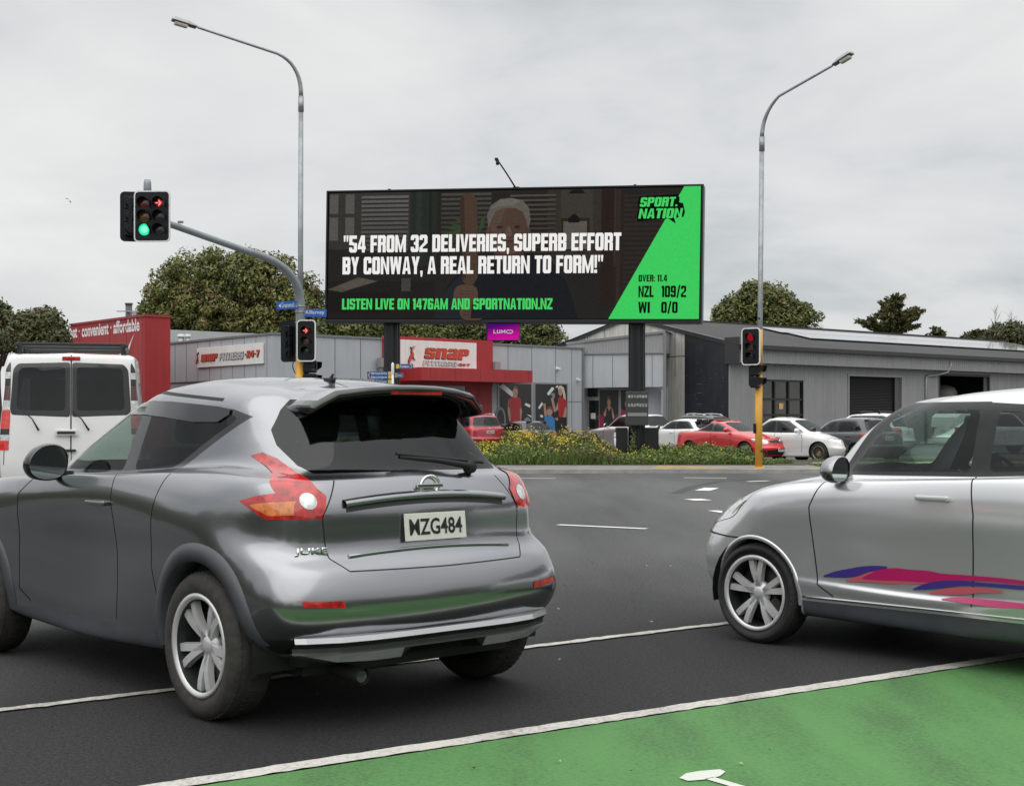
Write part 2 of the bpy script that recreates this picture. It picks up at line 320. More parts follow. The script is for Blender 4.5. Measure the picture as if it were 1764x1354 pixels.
# heavy condensed block lettering
def _bar(side, w_, V, y0, y1, ct, cb, c=1.0):
    if side == 'L': x0, x1 = 0, V; p = [(x0, y0+(c if cb else 0)), (x0+(c if cb else 0), y0), (x1, y0), (x1, y1), (x0+(c if ct else 0), y1), (x0, y1-(c if ct else 0))]
    else: x0, x1 = w_-V, w_; p = [(x0,y0),(x1-(c if cb else 0),y0),(x1,y0+(c if cb else 0)),(x1,y1-(c if ct else 0)),(x1-(c if ct else 0),y1),(x0,y1)]
    r = []
    for q in p:
        if not r or q != r[-1]: r.append(q)
    return r
def block_glyph(ch, V=2.45, H=1.9):
    w_ = 6.2; r = lambda x0,y0,x1,y1: [(x0,y0),(x1,y0),(x1,y1),(x0,y1)]
    L0 = lambda y0=0,y1=10,ct=0,cb=0: _bar('L',w_,V,y0,y1,ct,cb); R0 = lambda y0=0,y1=10,ct=0,cb=0: _bar('R',w_,V,y0,y1,ct,cb)
    top = r(V,10-H,w_-V,10); bot = r(V,0,w_-V,H); mid = r(V,5-H*.45,w_-V,5+H*.55)
    P_ = []
    if ch in 'O0': P_ = [L0(ct=1,cb=1),R0(ct=1,cb=1),top,bot]
    elif ch == 'D': P_ = [L0(),R0(ct=1,cb=1),top,bot]
    elif ch == 'C': P_ = [L0(ct=1,cb=1),R0(6.4,10,1,0),R0(0,3.6,0,1),top,bot]
    elif ch == 'G': P_ = [L0(ct=1,cb=1),R0(6.8,10,1,0),R0(0,5,0,1),top,bot,r(w_*.55,3.6,w_-V,5)]
    elif ch == 'U': P_ = [L0(cb=1),R0(cb=1),bot]
    elif ch == 'E': P_ = [L0(),r(V,10-H,5.4,10),r(V,0,5.4,H),r(V,4.2,5.0,5.9)]; w_ = 5.4
    elif ch == 'F': P_ = [L0(),r(V,10-H,5.3,10),r(V,4.1,4.9,5.8)]; w_ = 5.3
    elif ch == 'L': P_ = [L0(),r(V,0,5.1,H)]; w_ = 5.1
    elif ch == 'I': P_ = [L0()]; w_ = V
    elif ch == 'T': P_ = [r(0,10-H,5.6,10),r(2.8-V/2,0,2.8+V/2,10-H)]; w_ = 5.6
    elif ch == 'P': P_ = [L0(),R0(4.0,10,1,1),top,r(V,4.0,w_-V,5.6)]
    elif ch == 'R': P_ = [L0(),R0(5.1,10,1,0),top,r(V,4.3,w_-V,5.9),[(w_-V,5.1),(w_-V,0),(w_,0),(w_,4.2),(w_-.7,4.8),(w_,5.1)]]
    elif ch == 'B': P_ = [L0(),R0(5.2,10,1,0),R0(0,4.8,0,1),top,bot,mid,r(w_-V,4.7,w_-.6,5.3)]
    elif ch == 'S' or ch == '5':
        P_ = [L0(4.4,10,1 if ch=='S' else 0,0),R0(0,5.6,0,1),top,bot,mid,R0(7.0,10,1,0) if ch == 'S' else r(w_-V,10-H,w_-.2,10),L0(0,3.0,0,1)]
    elif ch == '2': P_ = [R0(5.2,10,1,0),L0(7.0,10,1,0),top,bot,L0(0,2.6),R0(0,H),[(0,2.6),(V,2.6),(w_,5.2),(w_-V,5.2+.6)]]
    elif ch == '3': P_ = [R0(5.2,10,1,0),R0(0,4.8,0,1),top,bot,r(V,4.2,w_-V,5.9),r(w_-V,4.7,w_-.6,5.3),L0(7.0,10,1,0),L0(0,3.0,0,1)]
    elif ch == '6': P_ = [L0(ct=1,cb=1),R0(0,6.0,1,1),top,bot,r(V,4.4,w_-V,6.0),R0(7.2,10,1,0)]
    elif ch == '9': P_ = [R0(ct=1,cb=1),L0(4.0,10,1,1),top,bot,r(V,4.0,w_-V,5.6),L0(0,2.8,0,1)]
    elif ch == '4': P_ = [r(3.4,0,5.6,10),r(0,1.9,3.4,3.6),r(5.6,1.9,6.3,3.6),[(0,3.6),(2.0,3.6),(3.4,7.4),(3.4,10),(2.6,10)]]; w_ = 6.3
    elif ch == '7': P_ = [r(0,10-H,5.4,10),[(1.2,0),(3.5,0),(5.4,10-H),(3.1,10-H)]]; w_ = 5.4
    elif ch == '1': P_ = [r(.9,0,.9+V,10),[(0,7.6),(.9,7.9),(.9,10),(.4,9.6),(0,9.2)]]; w_ = .9+V
    elif ch == 'N': w_ = 6.6; P_ = [r(0,0,2.0,10),r(w_-2.0,0,w_,10),[(2.0,10),(2.0,6.6),(w_-2.0,0),(w_-2.0,3.4)]]
    elif ch == 'M': w_ = 8.4; P_ = [r(0,0,2.0,10),r(w_-2,0,w_,10),[(2,10),(2,5.4),(3.6,0),(4.2,0),(4.2,3.2)],[(w_-2,10),(4.2,3.2),(4.2,0),(4.8,0),(w_-2,5.4)]]
    elif ch == 'V': w_ = 6.4; P_ = [[(0,10),(2.1,0),(3.2,0),(3.2,2.6),(2.2,10)],[(w_,10),(w_-2.2,10),(3.2,2.6),(3.2,0),(4.3,0)]]
    elif ch == 'W': w_ = 9.2; P_ = [[(0,10),(1.4,0),(3.3,0),(2.2,10)],[(3.3,0),(1.9+.7,3.4),(3.6,10),(4.6,10),(4.6,5.6)],[(w_,10),(w_-2.2,10),(5.9,0),(7.8,0)],[(5.9,0),(4.6,5.6),(4.6,10),(5.6,10),(6.6,3.4)]]
    elif ch == 'Y': w_ = 6.2; P_ = [[(0,10),(2.0,4),(4.2,4),(3.1,6.6),(2.3,10)],[(w_,10),(w_-2.3,10),(3.1,6.6),(4.2,4)],r(2.0,0,4.2,4)]
    elif ch == 'A': w_ = 6.6; P_ = [[(0,0),(2.2,0),(3.0,6.9),(3.3,8),(3.3,10),(2.0,10)],[(w_,0),(4.6,10),(3.3,10),(3.3,8),(3.6,6.9),(4.4,0)],r(2.3,1.9,4.3,3.5)]
    elif ch == 'Z': w_ = 5.8; P_ = [r(0,10-H,w_,10),r(0,0,w_,H),[(0,H),(2.3,H),(w_,10-H),(3.5,10-H)]]
    elif ch == 'K': w_ = 6.4; P_ = [L0(),[(V,4.0),(V,6.4),(4.0,10),(6.4,10)],[(3.0,5.5),(6.5,0),(4.1,0),(V,4.2)]]
    elif ch == 'J': P_ = [R0(0,10,0,1),L0(0,3.2,0,1),bot]
    elif ch == 'n': P_ = [L0(),R0(ct=1),top]
    elif ch == 'a': P_ = [R0(ct=1),L0(7.2,10,1,0),top,L0(0,5.6,1,1),bot,r(V,4.0,w_-V,5.6)]
    elif ch == '.': P_ = [r(0,0,1.9,1.9)]; w_ = 1.9
    elif ch == ',': P_ = [[(0,1.9),(.5,-1.6),(1.5,-1.6),(1.9,.4),(1.9,1.9)]]; w_ = 1.9
    elif ch == ':': P_ = [r(0,0,1.9,1.9),r(0,5,1.9,6.9)]; w_ = 1.9
    elif ch == '!': P_ = [r(0,0,2.1,1.9),[(.3,2.9),(1.8,2.9),(2.1,10),(0,10)]]; w_ = 2.1
    elif ch == '"': P_ = [[(.3,6.4),(1.3,6.4),(1.7,10),(0,10)],[(2.5,6.4),(3.5,6.4),(3.9,10),(2.2,10)]]; w_ = 3.9
    elif ch == '/': P_ = [[(0,-.6),(1.9,-.6),(4.6,10.6),(2.7,10.6)]]; w_ = 4.6
    elif ch == '-': P_ = [r(0,4.2,2.6,5.9)]; w_ = 2.6
    elif ch == ' ': w_ = 2.6
    return P_, w_
def block_text(name, body, T, x0, y0, width, height, m, parent, lift=.004, shear=0.0, gap=.6, grow=0.0, depth=0.0, V=2.45, H=1.9, mb=None, mi=0):
    tot = 0; gl = []
    for ch in body: p, w_ = block_glyph(ch, V, H); gl.append((p, w_, tot)); tot += w_ + gap
    tot -= gap; sx = width/tot; sy = height/10; own = mb is None; mb = mb or MB(); k = 0
    for p, w_, o in gl:
        for poly in p:
            a = sum(poly[i][0]*poly[(i+1)%len(poly)][1]-poly[(i+1)%len(poly)][0]*poly[i][1] for i in range(len(poly))); poly = poly if a > 0 else poly[::-1]
            q = []
            cxp = sum(x for x, y in poly)/len(poly); cyp = sum(y for x, y in poly)/len(poly)
            for x, y in poly:
                if grow: x += grow*(1 if x > cxp else -1)/sx*1.0; y += grow*(1 if y > cyp else -1)/sy
                q.append((x0+(o+x)*sx+shear*y*sy, y0+y*sy))
            z = lift + .00025*(k % 7); k += 1
            if depth: mb.prism(q, T @ Matrix.Translation((0,0,z)), depth, mi)
            else: mb.add([T @ Vector((x,y,z)) for x, y in q], [list(range(len(q)))], mi)
    return mb.build(name, m, parent) if own else mb
# ------------------------------------------------------------------ car surface builder
def cr_interp(Pm, n, closed_sym):
    """Catmull-Rom (uniform) through rows of Pm (m,k,3) -> dense along axis 0"""
    m = Pm.shape[0]
    if closed_sym is not None:
        g0 = Pm[1] * closed_sym; g1 = Pm[-2] * closed_sym
    else:
        g0 = 2 * Pm[0] - Pm[1]; g1 = 2 * Pm[-1] - Pm[-2]
    Q = np.concatenate([g0[None], Pm, g1[None]]); out_ = []
    T = np.linspace(0, 1, n, endpoint=False)
    for i in range(m - 1):
        a, b, c, d = Q[i], Q[i+1], Q[i+2], Q[i+3]
        # centripetal-like tangents: limit overshoot next to long spans
        l1 = np.linalg.norm(b-a, axis=-1, keepdims=True)+1e-6; l2 = np.linalg.norm(c-b, axis=-1, keepdims=True)+1e-6; l3 = np.linalg.norm(d-c, axis=-1, keepdims=True)+1e-6
        l1, l2, l3 = l1**.5, l2**.5, l3**.5
        m1 = (b-a)/l1 - (c-a)/(l1+l2) + (c-b)/l2; m2 = (c-b)/l2 - (d-b)/(l2+l3) + (d-c)/l3
        m1 *= l2; m2 *= l2
        for t in T:
            h00 = 2*t**3-3*t*t+1; h10 = t**3-2*t*t+t; h01 = -2*t**3+3*t*t; h11 = t**3-t*t
            out_.append(h00*b + h10*m1 + h01*c + h11*m2)
    out_.append(Q[-2]); return np.array(out_)
def LP(xr, xf, w, z, br=0.10, bf=0.16, cr_=0.22, cf=0.30, xa=0.73, xb=3.26, kr=.86, kf=.86):
    """one horizontal control loop (half): rear centre ... side ... front centre.
    w = (rear corner, rear wheel, door, front wheel, front corner), z = (rear, rear wheel, door, front wheel, front)"""
    if not isinstance(w, (tuple, list)): w = (w,)*5
    if not isinstance(z, (tuple, list)): z = (z,)*5
    xR = max(xa, xr+br+cr_); xF = max(min(xb, xf-bf-cf), xR+.05); xm = (xR + xF) / 2
    return [(xr, 0, z[0]), (xr+br*.28, .5*w[0], z[0]), (xr+br, kr*w[0], z[0]), (xr+br+cr_*.45, .97*w[0], z[0]*.7+z[1]*.3), (xR, w[1], z[1]),
            (xm, w[2], z[2]), (xF, w[3], z[3]), (xf-bf-cf*.45, .97*w[4], z[4]*.7+z[3]*.3), (xf-bf, kf*w[4], z[4]), (xf-bf*.28, .5*w[4], z[4]), (xf, 0, z[4])]
class CarShell:
    def __init__(s, loops, nu=8, nv=6):
        A = np.array(loops, float)                       # (k loops, 11, 3)
        D = cr_interp(A.transpose(1, 0, 2), nu, np.array([1, -1, 1.0]))   # along u -> (nu', k, 3)
        D = cr_interp(D.transpose(1, 0, 2), nv, None)    # along v
        D[:, :, 1] = np.maximum(D[:, :, 1], 0); D[:, 0, 1] = 0; D[:, -1, 1] = 0
        s.nk, s.nw = D.shape[:2]
        bm = bmesh.new(); vv = [[bm.verts.new(D[k, i]) for i in range(s.nw)] for k in range(s.nk)]
        for k in range(s.nk-1):
            for i in range(s.nw-1):
                try: bm.faces.new((vv[k][i+1], vv[k][i], vv[k+1][i], vv[k+1][i+1]))
                except ValueError: pass
        bmesh.ops.remove_doubles(bm, verts=bm.verts, dist=1e-5)
        bmesh.ops.dissolve_degenerate(bm, edges=bm.edges, dist=1e-5)
        bm.normal_update()
        # outward check (mostly +y)
        if sum(f.normal.y * f.calc_area() for f in bm.faces) < 0:
            bmesh.ops.reverse_faces(bm, faces=bm.faces); bm.normal_update()
        s.bm = bm; s.lay = bm.faces.layers.int.new('reg'); s.regs = [None]
        s.bvh = BVHTree.FromBMesh(bm)
    def side(s, x, z):           # half width of the skin at (x, z)
        h = s.bvh.ray_cast(Vector((x, 2.5, z)), Vector((0, -1, 0)))
        return h[0].y if h[0] else None
    def rear(s, y, z):
        h = s.bvh.ray_cast(Vector((-3, y, z)), Vector((1, 0, 0))); return h[0].x if h[0] else None
    def front(s, y, z):
        h = s.bvh.ray_cast(Vector((9, y, z)), Vector((-1, 0, 0))); return h[0].x if h[0] else None
    def top(s, x, y):
        h = s.bvh.ray_cast(Vector((x, y, 5)), Vector((0, 0, -1))); return h[0].z if h[0] else None
    def cut(s, name, axis, poly, lim=None, nz=None):
        """mark the skin inside a convex polygon. axis 'side' -> poly in (x,z); 'rear'/'front' -> (y,z); 'top' -> (x,y)"""
        bm = s.bm; ia, ib = {'side': (0, 2), 'rear': (1, 2), 'front': (1, 2), 'top': (0, 1)}[axis]
        area = sum(poly[i][0]*poly[(i+1)%len(poly)][1]-poly[(i+1)%len(poly)][0]*poly[i][1] for i in range(len(poly)))
        if area < 0: poly = poly[::-1]
        ax = {'side': Vector((0, 1, 0)), 'rear': Vector((-1, 0, 0)), 'front': Vector((1, 0, 0)), 'top': Vector((0, 0, 1))}[axis]
        nmin = 0.12 if nz is None else nz
        lo = [min(p[i] for p in poly) - .002 for i in (0, 1)]; hi = [max(p[i] for p in poly) + .002 for i in (0, 1)]
        def cand():
            r = []
            for f in bm.faces:
                if f.normal.dot(ax) < nmin: continue
                if axis == 'side' and lim is not None and f.calc_center_bounds().y < lim: continue
                if axis in ('rear', 'front') and lim is not None:
                    cx_ = f.calc_center_bounds().x
                    if (axis == 'rear' and cx_ > lim) or (axis == 'front' and cx_ < lim): continue
                vs_ = f.verts; a = [v.co[ia] for v in vs_]; b = [v.co[ib] for v in vs_]
                if max(a) < lo[0] or min(a) > hi[0] or max(b) < lo[1] or min(b) > hi[1]: continue
                r.append(f)
            return r
        n = len(poly)
        for i in range(n):
            p, q = poly[i], poly[(i+1) % n]; d = (q[0]-p[0], q[1]-p[1])
            if abs(d[0]) + abs(d[1]) < 1e-6: continue
            co = Vector((0, 0, 0)); co[ia] = p[0]; co[ib] = p[1]; no = Vector((0, 0, 0)); no[ia] = d[1]; no[ib] = -d[0]
            fs = cand(); ge = set()
            for f in fs: ge.update(f.verts); ge.update(f.edges); ge.add(f)
            if ge: bmesh.ops.bisect_plane(bm, geom=list(ge), dist=1e-6, plane_co=co, plane_no=no.normalized())
        idx = s.regs.index(name) if name in s.regs else len(s.regs)
        if idx == len(s.regs): s.regs.append(name)
        for f in cand():
            c = f.calc_center_median(); ok = True
            for i in range(n):
                p, q = poly[i], poly[(i+1) % n]
                if (q[0]-p[0])*(c[ib]-p[1]) - (q[1]-p[1])*(c[ia]-p[0]) < -1e-7: ok = False; break
            if ok: f[s.lay] = idx
    def strip(s, name, axis, pts, wd, lim=None):
        s.nstrip = getattr(s, 'nstrip', 0) + 1; name = '%s#%s%d' % (name, 'p' if axis == 'side' else 'c', s.nstrip)
        for a, b in zip(pts[:-1], pts[1:]):
            dx, dy = b[0]-a[0], b[1]-a[1]; l = math.hypot(dx, dy); nx, ny = -dy/l*wd/2, dx/l*wd/2
            s.cut(name, axis, [(a[0]+nx, a[1]+ny), (a[0]-nx, a[1]-ny), (b[0]-nx, b[1]-ny), (b[0]+nx, b[1]+ny)], lim)
    def emit(s, spec, root, default):
        """spec: region -> (object name, material, 'pair'|'centre', parent region or None). region None = the body itself"""
        bm = s.bm; bm.normal_update(); bm.verts.index_update()
        nor = {v: v.normal.copy() for v in bm.verts}
        for v in bm.verts:                                # keep normals continuous across the centre line
            if abs(v.co.y) < 1e-5: n = nor[v]; n.y = 0; n.normalize()
        groups = {}
        for f in bm.faces: groups.setdefault(s.regs[f[s.lay]], []).append(f)
        objs = {}
        order = sorted(groups, key=lambda g: 0 if g is None else (1 if not (spec.get(g.split('#')[0]) or (0,0,0,None))[3] else 2))
        for g in order:
            fs = groups[g]
            sp = default if g is None else spec.get(g.split('#')[0])
            if sp is None: continue
            name, m, mode, par = sp[:4]
            if g and '#' in g: mode = 'pair' if g.split('#')[1][0] == 'p' else 'centre'
            push = sp[4] if len(sp) > 4 else 0.0
            def make(sides):
                V = []; Fc = []; Nn = []
                for sgn in sides:
                    mp = {}
                    for f in fs:
                        ids = []
                        for v in f.verts:
                            if v not in mp:
                                mp[v] = len(V); n = nor[v]; c = v.co + n*push
                                V.append((c.x, c.y*sgn, c.z)); Nn.append((n.x, n.y*sgn, n.z))
                            ids.append(mp[v])
                        Fc.append(ids if sgn > 0 else ids[::-1])
                return V, Fc, Nn
            for sides in ([(1,), (-1,)] if mode == 'pair' else [(1, -1)]):
                V, Fc, Nn = make(sides)
                pr = root
                if par is not None and par in objs: pr = objs[par][0 if (sides[0] > 0 or len(objs[par]) == 1) else -1]
                o = mesh_obj(name, V, Fc, m, pr, smooth=True)
                o.data.normals_split_custom_set_from_vertices(Nn)
                objs.setdefault(g, []).append(o)
        return objs
def circle_poly(cx_, cz, r, n=24, z0=None):
    return [(cx_ + r*math.cos(2*math.pi*i/n), cz + r*math.sin(2*math.pi*i/n)) for i in range(n)]
def shrink(poly, d):
    """inset a convex polygon by d"""
    area = sum(poly[i][0]*poly[(i+1)%len(poly)][1]-poly[(i+1)%len(poly)][0]*poly[i][1] for i in range(len(poly)))
    if area < 0: poly = poly[::-1]
    n = len(poly); ln = []
    for i in range(n):
        p, q = poly[i], poly[(i+1)%n]; dx, dy = q[0]-p[0], q[1]-p[1]; l = math.hypot(dx, dy); ln.append(((p[0]-dy/l*d, p[1]+dx/l*d), (dx, dy)))
    r = []
    for i in range(n):
        (p, a), (q, b) = ln[i-1], ln[i]; det = a[0]*b[1]-a[1]*b[0]
        if abs(det) < 1e-9: r.append(q); continue
        t = ((q[0]-p[0])*b[1]-(q[1]-p[1])*b[0])/det; r.append((p[0]+a[0]*t, p[1]+a[1]*t))
    return r
def rounded(poly, r=0.05, n=3):
    """round the corners of a convex polygon"""
    out_ = []; m = len(poly)
    for i in range(m):
        p = Vector(poly[i]); a = Vector(poly[i-1]) - p; b = Vector(poly[(i+1)%m]) - p
        ra = min(r, a.length*.45, b.length*.45); s_, e_ = p + a.normalized()*ra, p + b.normalized()*ra
        for k in range(n+1):
            t = k/n; q = s_*(1-t)**2 + p*2*t*(1-t) + e_*t*t; out_.append((q.x, q.y))
    return out_
# ------------------------------------------------------------------ wheels
M_TYRE = mat('tyre rubber', (0.018, 0.018, 0.018), 0.75, bump=0.3, bump_scale=60)
M_TYRE_DUSTY = mat('dusty tyre rubber', (0.035, 0.033, 0.03), 0.85, noise_amt=0.4, noise_scale=20)
M_ALLOY = mat('silver alloy', (0.60, 0.60, 0.61), 0.32, 0.35, noise_amt=0.08, noise_scale=8)
M_ALLOY_D = mat('dark alloy', (0.10, 0.10, 0.10), 0.4, 0.7)
M_BRAKE = mat('brake steel', (0.05, 0.048, 0.046), 0.6, 0.6)
M_BLACKP = mat('black plastic', (0.017, 0.018, 0.019), 0.45, noise_amt=0.25, noise_scale=15)
M_BLACKG = mat('gloss black', (0.008, 0.008, 0.009), 0.12, coat=0.6)
M_DARKIN = mat('dark cabin trim', (0.014, 0.014, 0.015), 0.8)
M_RUBBER = mat('black rubber', (0.010, 0.010, 0.011), 0.6)
M_CHROME = mat('chrome', (0.72, 0.73, 0.74), 0.12, 1.0)
def wheel(root, x, y, r, wd, rim, side, spokes=5, style='twin', m_rim=None, tyre_m=None, rot=0.3, steer=0.0, name='wheel'):
    """wheel centre at (x, y, r); side = +1 when its outer face looks to +y. Part 'wheel' with tyre and rim sub-parts."""
    m_rim = m_rim or M_ALLOY
    wr = empty(name, (x, y, r)); wr.parent = root; wr.rotation_euler = (0, 0, steer)
    T = Matrix.Rotation(R(-90)*side, 4, 'X')              # local z -> outward
    h = wd/2; b = MB()
    prof = [(rim, -h*.85), (rim+.03, -h), (r-.05, -h*1.02), (r-.018, -h*.9), (r-.002, -h*.6), (r, 0), (r-.002, h*.6), (r-.018, h*.9), (r-.05, h*1.02), (rim+.03, h), (rim+.004, h*.93), (rim-.004, h*.80)]
    b.lathe(prof, T, 44)
    for k in range(60):                                   # tread blocks
        a = 2*math.pi*k/60; ca, sa = math.cos(a), math.sin(a)
        for yy in (-.52, 0, .52): b.box((0, 0, 0), (.006, (r*2*math.pi/60)*.62, h*.42), 0, M=T @ Matrix.Rotation(a, 4, 'Z') @ Matrix.Translation((r-.001-.006*(yy != 0), 0, yy*h)))
    b.build('tyre', tyre_m or M_TYRE, wr)
    b = MB(); b.lathe([(rim+.002, h*.90), (rim+.006, h*.97), (rim-.012, h*.99), (rim-.022, h*.86)], T, 44); b.lathe([(rim-.022, h*.86), (rim-.03, h*.3), (rim-.045, -h*.8)], T, 44, 1)  # inner barrel coloured black for the shade between the spokes
    f0 = h*.70; hub = 0.062
    def spoke(a, w0, w1, z0, z1, skew=0.0):
        rr = rim-.003; n_ = 5; vs_ = []; 
        for i in range(n_+1):
            t = i/n_; q = hub*.6 + (rr-hub*.6)*t; ww = w0+(w1-w0)*t; zz = z0+(z1-z0)*t + .012*math.sin(t*math.pi); off = skew*t
            for yy, dz in ((-ww, -.03), (-ww*.8, 0), (ww*.8, 0), (ww, -.03)): vs_.append((q, yy+off, zz+dz))
        fs = [[i*4+j, i*4+j+1, (i+1)*4+j+1, (i+1)*4+j] for i in range(n_) for j in range(3)]
        Tm = T @ Matrix.Rotation(a, 4, 'Z'); b.add([Tm @ Vector(v) for v in vs_], [f[::-1] for f in fs], 0, False)
    for k in range(spokes):
        a = rot + 2*math.pi*k/spokes
        if style == 'twin':
            spoke(a, .021, .023, f0*.75, f0, .046); spoke(a, .021, .023, f0*.75, f0, -.046)
        elif style == 'five': spoke(a, .046, .040, f0*.72, f0)
        elif style == 'multi': spoke(a, .014, .011, f0*.7, f0)
        elif style == 'cap': spoke(a, .05, .075, f0*.9, f0)
    b.lathe([(.001, f0*.82), (hub*.55, f0*.82), (hub*.62, f0*.74), (hub*1.15, f0*.66), (hub*1.2, f0*.3)], T, 20)
    b.build('rim', [m_rim, M_BLACKP], wr)
    b = MB(); b.lathe([(.05, 0.0), (rim-.055, 0.0), (rim-.055, -.02), (.05, -.02)], T, 32)
    b.box((rim*.58, 0, .012), (.09, .16, .05), 0, M=T @ Matrix.Rotation(2.3, 4, 'Z'), bev=.01)
    b.lathe([(.001, -h*.9), (rim-.046, -h*.9)], T, 24, 1)
    b.build('brake_disc', [M_BRAKE, M_BLACKP], wr)
    return wr
def glass_mat(name, tint, clear, gloss=0.03):
    """thin window glass: tinted transparency under a mirror-like skin"""
    if name in MATS: return MATS[name]
    m = bpy.data.materials.new(name); m.use_nodes = True; t = m.node_tree; t.nodes.clear()
    o = t.nodes.new('ShaderNodeOutputMaterial'); tr = t.nodes.new('ShaderNodeBsdfTransparent'); gl = t.nodes.new('ShaderNodeBsdfGlossy'); mx = t.nodes.new('ShaderNodeMixShader'); fr = t.nodes.new('ShaderNodeLayerWeight')
    dk = t.nodes.new('ShaderNodeBsdfDiffuse'); dk.inputs[0].default_value = (0.012, 0.013, 0.014, 1); m2 = t.nodes.new('ShaderNodeMixShader'); m2.inputs[0].default_value = clear
    tr.inputs[0].default_value = (*tint, 1); gl.inputs['Roughness'].default_value = gloss; gl.inputs[0].default_value = (.92, .95, .95, 1)
    fr.inputs[0].default_value = 0.18
    mr = t.nodes.new('ShaderNodeMapRange'); mr.inputs[3].default_value = 0.035; mr.inputs[4].default_value = 0.65
    t.links.new(fr.outputs['Fresnel'], mr.inputs[0])
    t.links.new(dk.outputs[0], m2.inputs[1]); t.links.new(tr.outputs[0], m2.inputs[2])
    t.links.new(mr.outputs[0], mx.inputs[0]); t.links.new(m2.outputs[0], mx.inputs[1]); t.links.new(gl.outputs[0], mx.inputs[2]); t.links.new(mx.outputs[0], o.inputs[0])
    MATS[name] = m; return m
G_CLEAR = glass_mat('clear green car glass', (0.74, 0.90, 0.83), 1.0)
G_TINT = glass_mat('privacy car glass', (0.16, 0.17, 0.18), 0.8)
G_DARK = glass_mat('dark car glass', (0.20, 0.24, 0.24), 0.85)
def paint(name, col, metal=0.0, rough=0.35):
    if name in MATS: return MATS[name]
    m = mat(name, col, rough, metal, coat=1.0); t = m.node_tree; b = t.nodes['Principled BSDF']
    c = t.nodes.new('ShaderNodeTexCoord'); n = t.nodes.new('ShaderNodeTexNoise'); n.inputs['Scale'].default_value = 3.0; n.inputs['Detail'].default_value = 7; n.inputs['Roughness'].default_value = .7
    t.links.new(c.outputs['Object'], n.inputs['Vector'])
    mr = t.nodes.new('ShaderNodeMapRange'); mr.inputs[1].default_value = .35; mr.inputs[2].default_value = .7; mr.inputs[3].default_value = .02; mr.inputs[4].default_value = .13
    t.links.new(n.outputs['Fac'], mr.inputs[0]); t.links.new(mr.outputs[0], b.inputs['Coat Roughness'])
    return m
M_PLATE = mat('plate white', (0.62, 0.62, 0.58), 0.45, noise_amt=0.06, noise_scale=30)
M_PLATE_B = mat('plate black', (0.012, 0.012, 0.014), 0.4)
M_WHITE_L = mat('lamp lens', (0.55, 0.56, 0.56), 0.12, 0.35, coat=1.0, noise_amt=0.45, noise_scale=26)
def lamp_lens(name, col, k=.5):
    return mat(name, col, 0.15, 0.0, coat=1.0, noise_amt=k, noise_scale=22)
M_RED_L = lamp_lens('red lamp lens', (0.42, 0.012, 0.012), .55)
M_REDB_L = lamp_lens('bright red lamp lens', (0.62, 0.03, 0.025), .4)
M_AMB_L = lamp_lens('amber lamp lens', (0.62, 0.16, 0.02), .5)
def plate(root, T, wd=.36, hg=.125, text=None, black=False):
    b = MB(); b.box((0, 0, 0), (wd, hg, .006), 0, M=T, bev=.006); p = b.build('number_plate', M_PLATE_B if black else M_PLATE, root)
    if text:
        text_obj('plate_lettering', text, T @ Matrix.Translation((0, -hg*.30, .003)), 1, M_PLATE if black else M_PLATE_B, p, bold=.02, width=wd*.86, height=hg*.60, align='CENTER', lift=.002)
    return p
def seat(root, x, y, z, m=M_DARKIN, bench=False):
    b = MB(); wd = 1.1 if bench else .50
    b.box((x+.08, y, z+.08), (.52, wd, .20), 0, bev=.06)
    Mt = Matrix.Translation((x-.20, y, z+.45)) @ Matrix.Rotation(R(-14), 4, 'Y')
    b.box((0, 0, 0), (.16, wd*.96, .64), 0, M=Mt, bev=.06)
    for yy in ((-.35, .35) if bench else (0,)): b.box((-.01, yy, .43), (.10, .27, .17), 0, M=Mt, bev=.05)
    return b.build('seat', m, root)
def wheel_well(root, x, r, y0, y1, zc):
    b = MB(); n = 18; vs_ = []; fs = []
    for s_ in (1, -1):
        pass
    for s_ in (1, -1):
        vs_ = []; fs = []
        for i in range(n+1):
            a = math.pi*1.15*i/n - math.pi*.075
            for yy in (y0, y1): vs_.append((x + r*math.cos(a), yy*s_, zc + r*math.sin(a)))
        fs = [[i*2, i*2+1, i*2+3, i*2+2] for i in range(n)]
        fs.append([i*2 for i in range(n+1)])
        b.add(vs_, fs)
    return b.build('wheel_well', M_RUBBER, root)
def arch_trim(shell, root, cx_, cz, r0, r1, m, push=.012, a0=-8, a1=188, n=30, name='wheel_arch'):
    for s_ in (1, -1):
        vs_ = []; fs = []; rows = 4
        for i in range(n+1):
            a = R(a0 + (a1-a0)*i/n); pr = []
            for rr in (r0, (r0+r1)/2, r1):
                x, z = cx_+rr*math.cos(a), cz+rr*math.sin(a); y = shell.side(x, z)
                pr.append((x, y, z))
            ys = [p[1] for p in pr if p[1] is not None]; yb = ys[0] if ys else .8
            pr = [(x, (yb if y is None else y), z) for x, y, z in pr]
            vs_.append((pr[0][0], (pr[0][1]-.10)*s_, pr[0][2])); vs_.append((pr[0][0], (pr[0][1]+push*.9)*s_, pr[0][2])); vs_.append((pr[1][0], (pr[1][1]+push)*s_, pr[1][2])); vs_.append((pr[2][0], (pr[2][1]+push*.3)*s_, pr[2][2]))
            x, z = cx_+(r1+.004)*math.cos(a), cz+(r1+.004)*math.sin(a); vs_.append((x, (pr[2][1]-.01)*s_, z))
        for i in range(n):
            for j in range(4):
                q = [i*5+j, (i+1)*5+j, (i+1)*5+j+1, i*5+j+1]; fs.append(q if s_ > 0 else q[::-1])
        mesh_obj(name, vs_, fs, m, root, smooth=True)
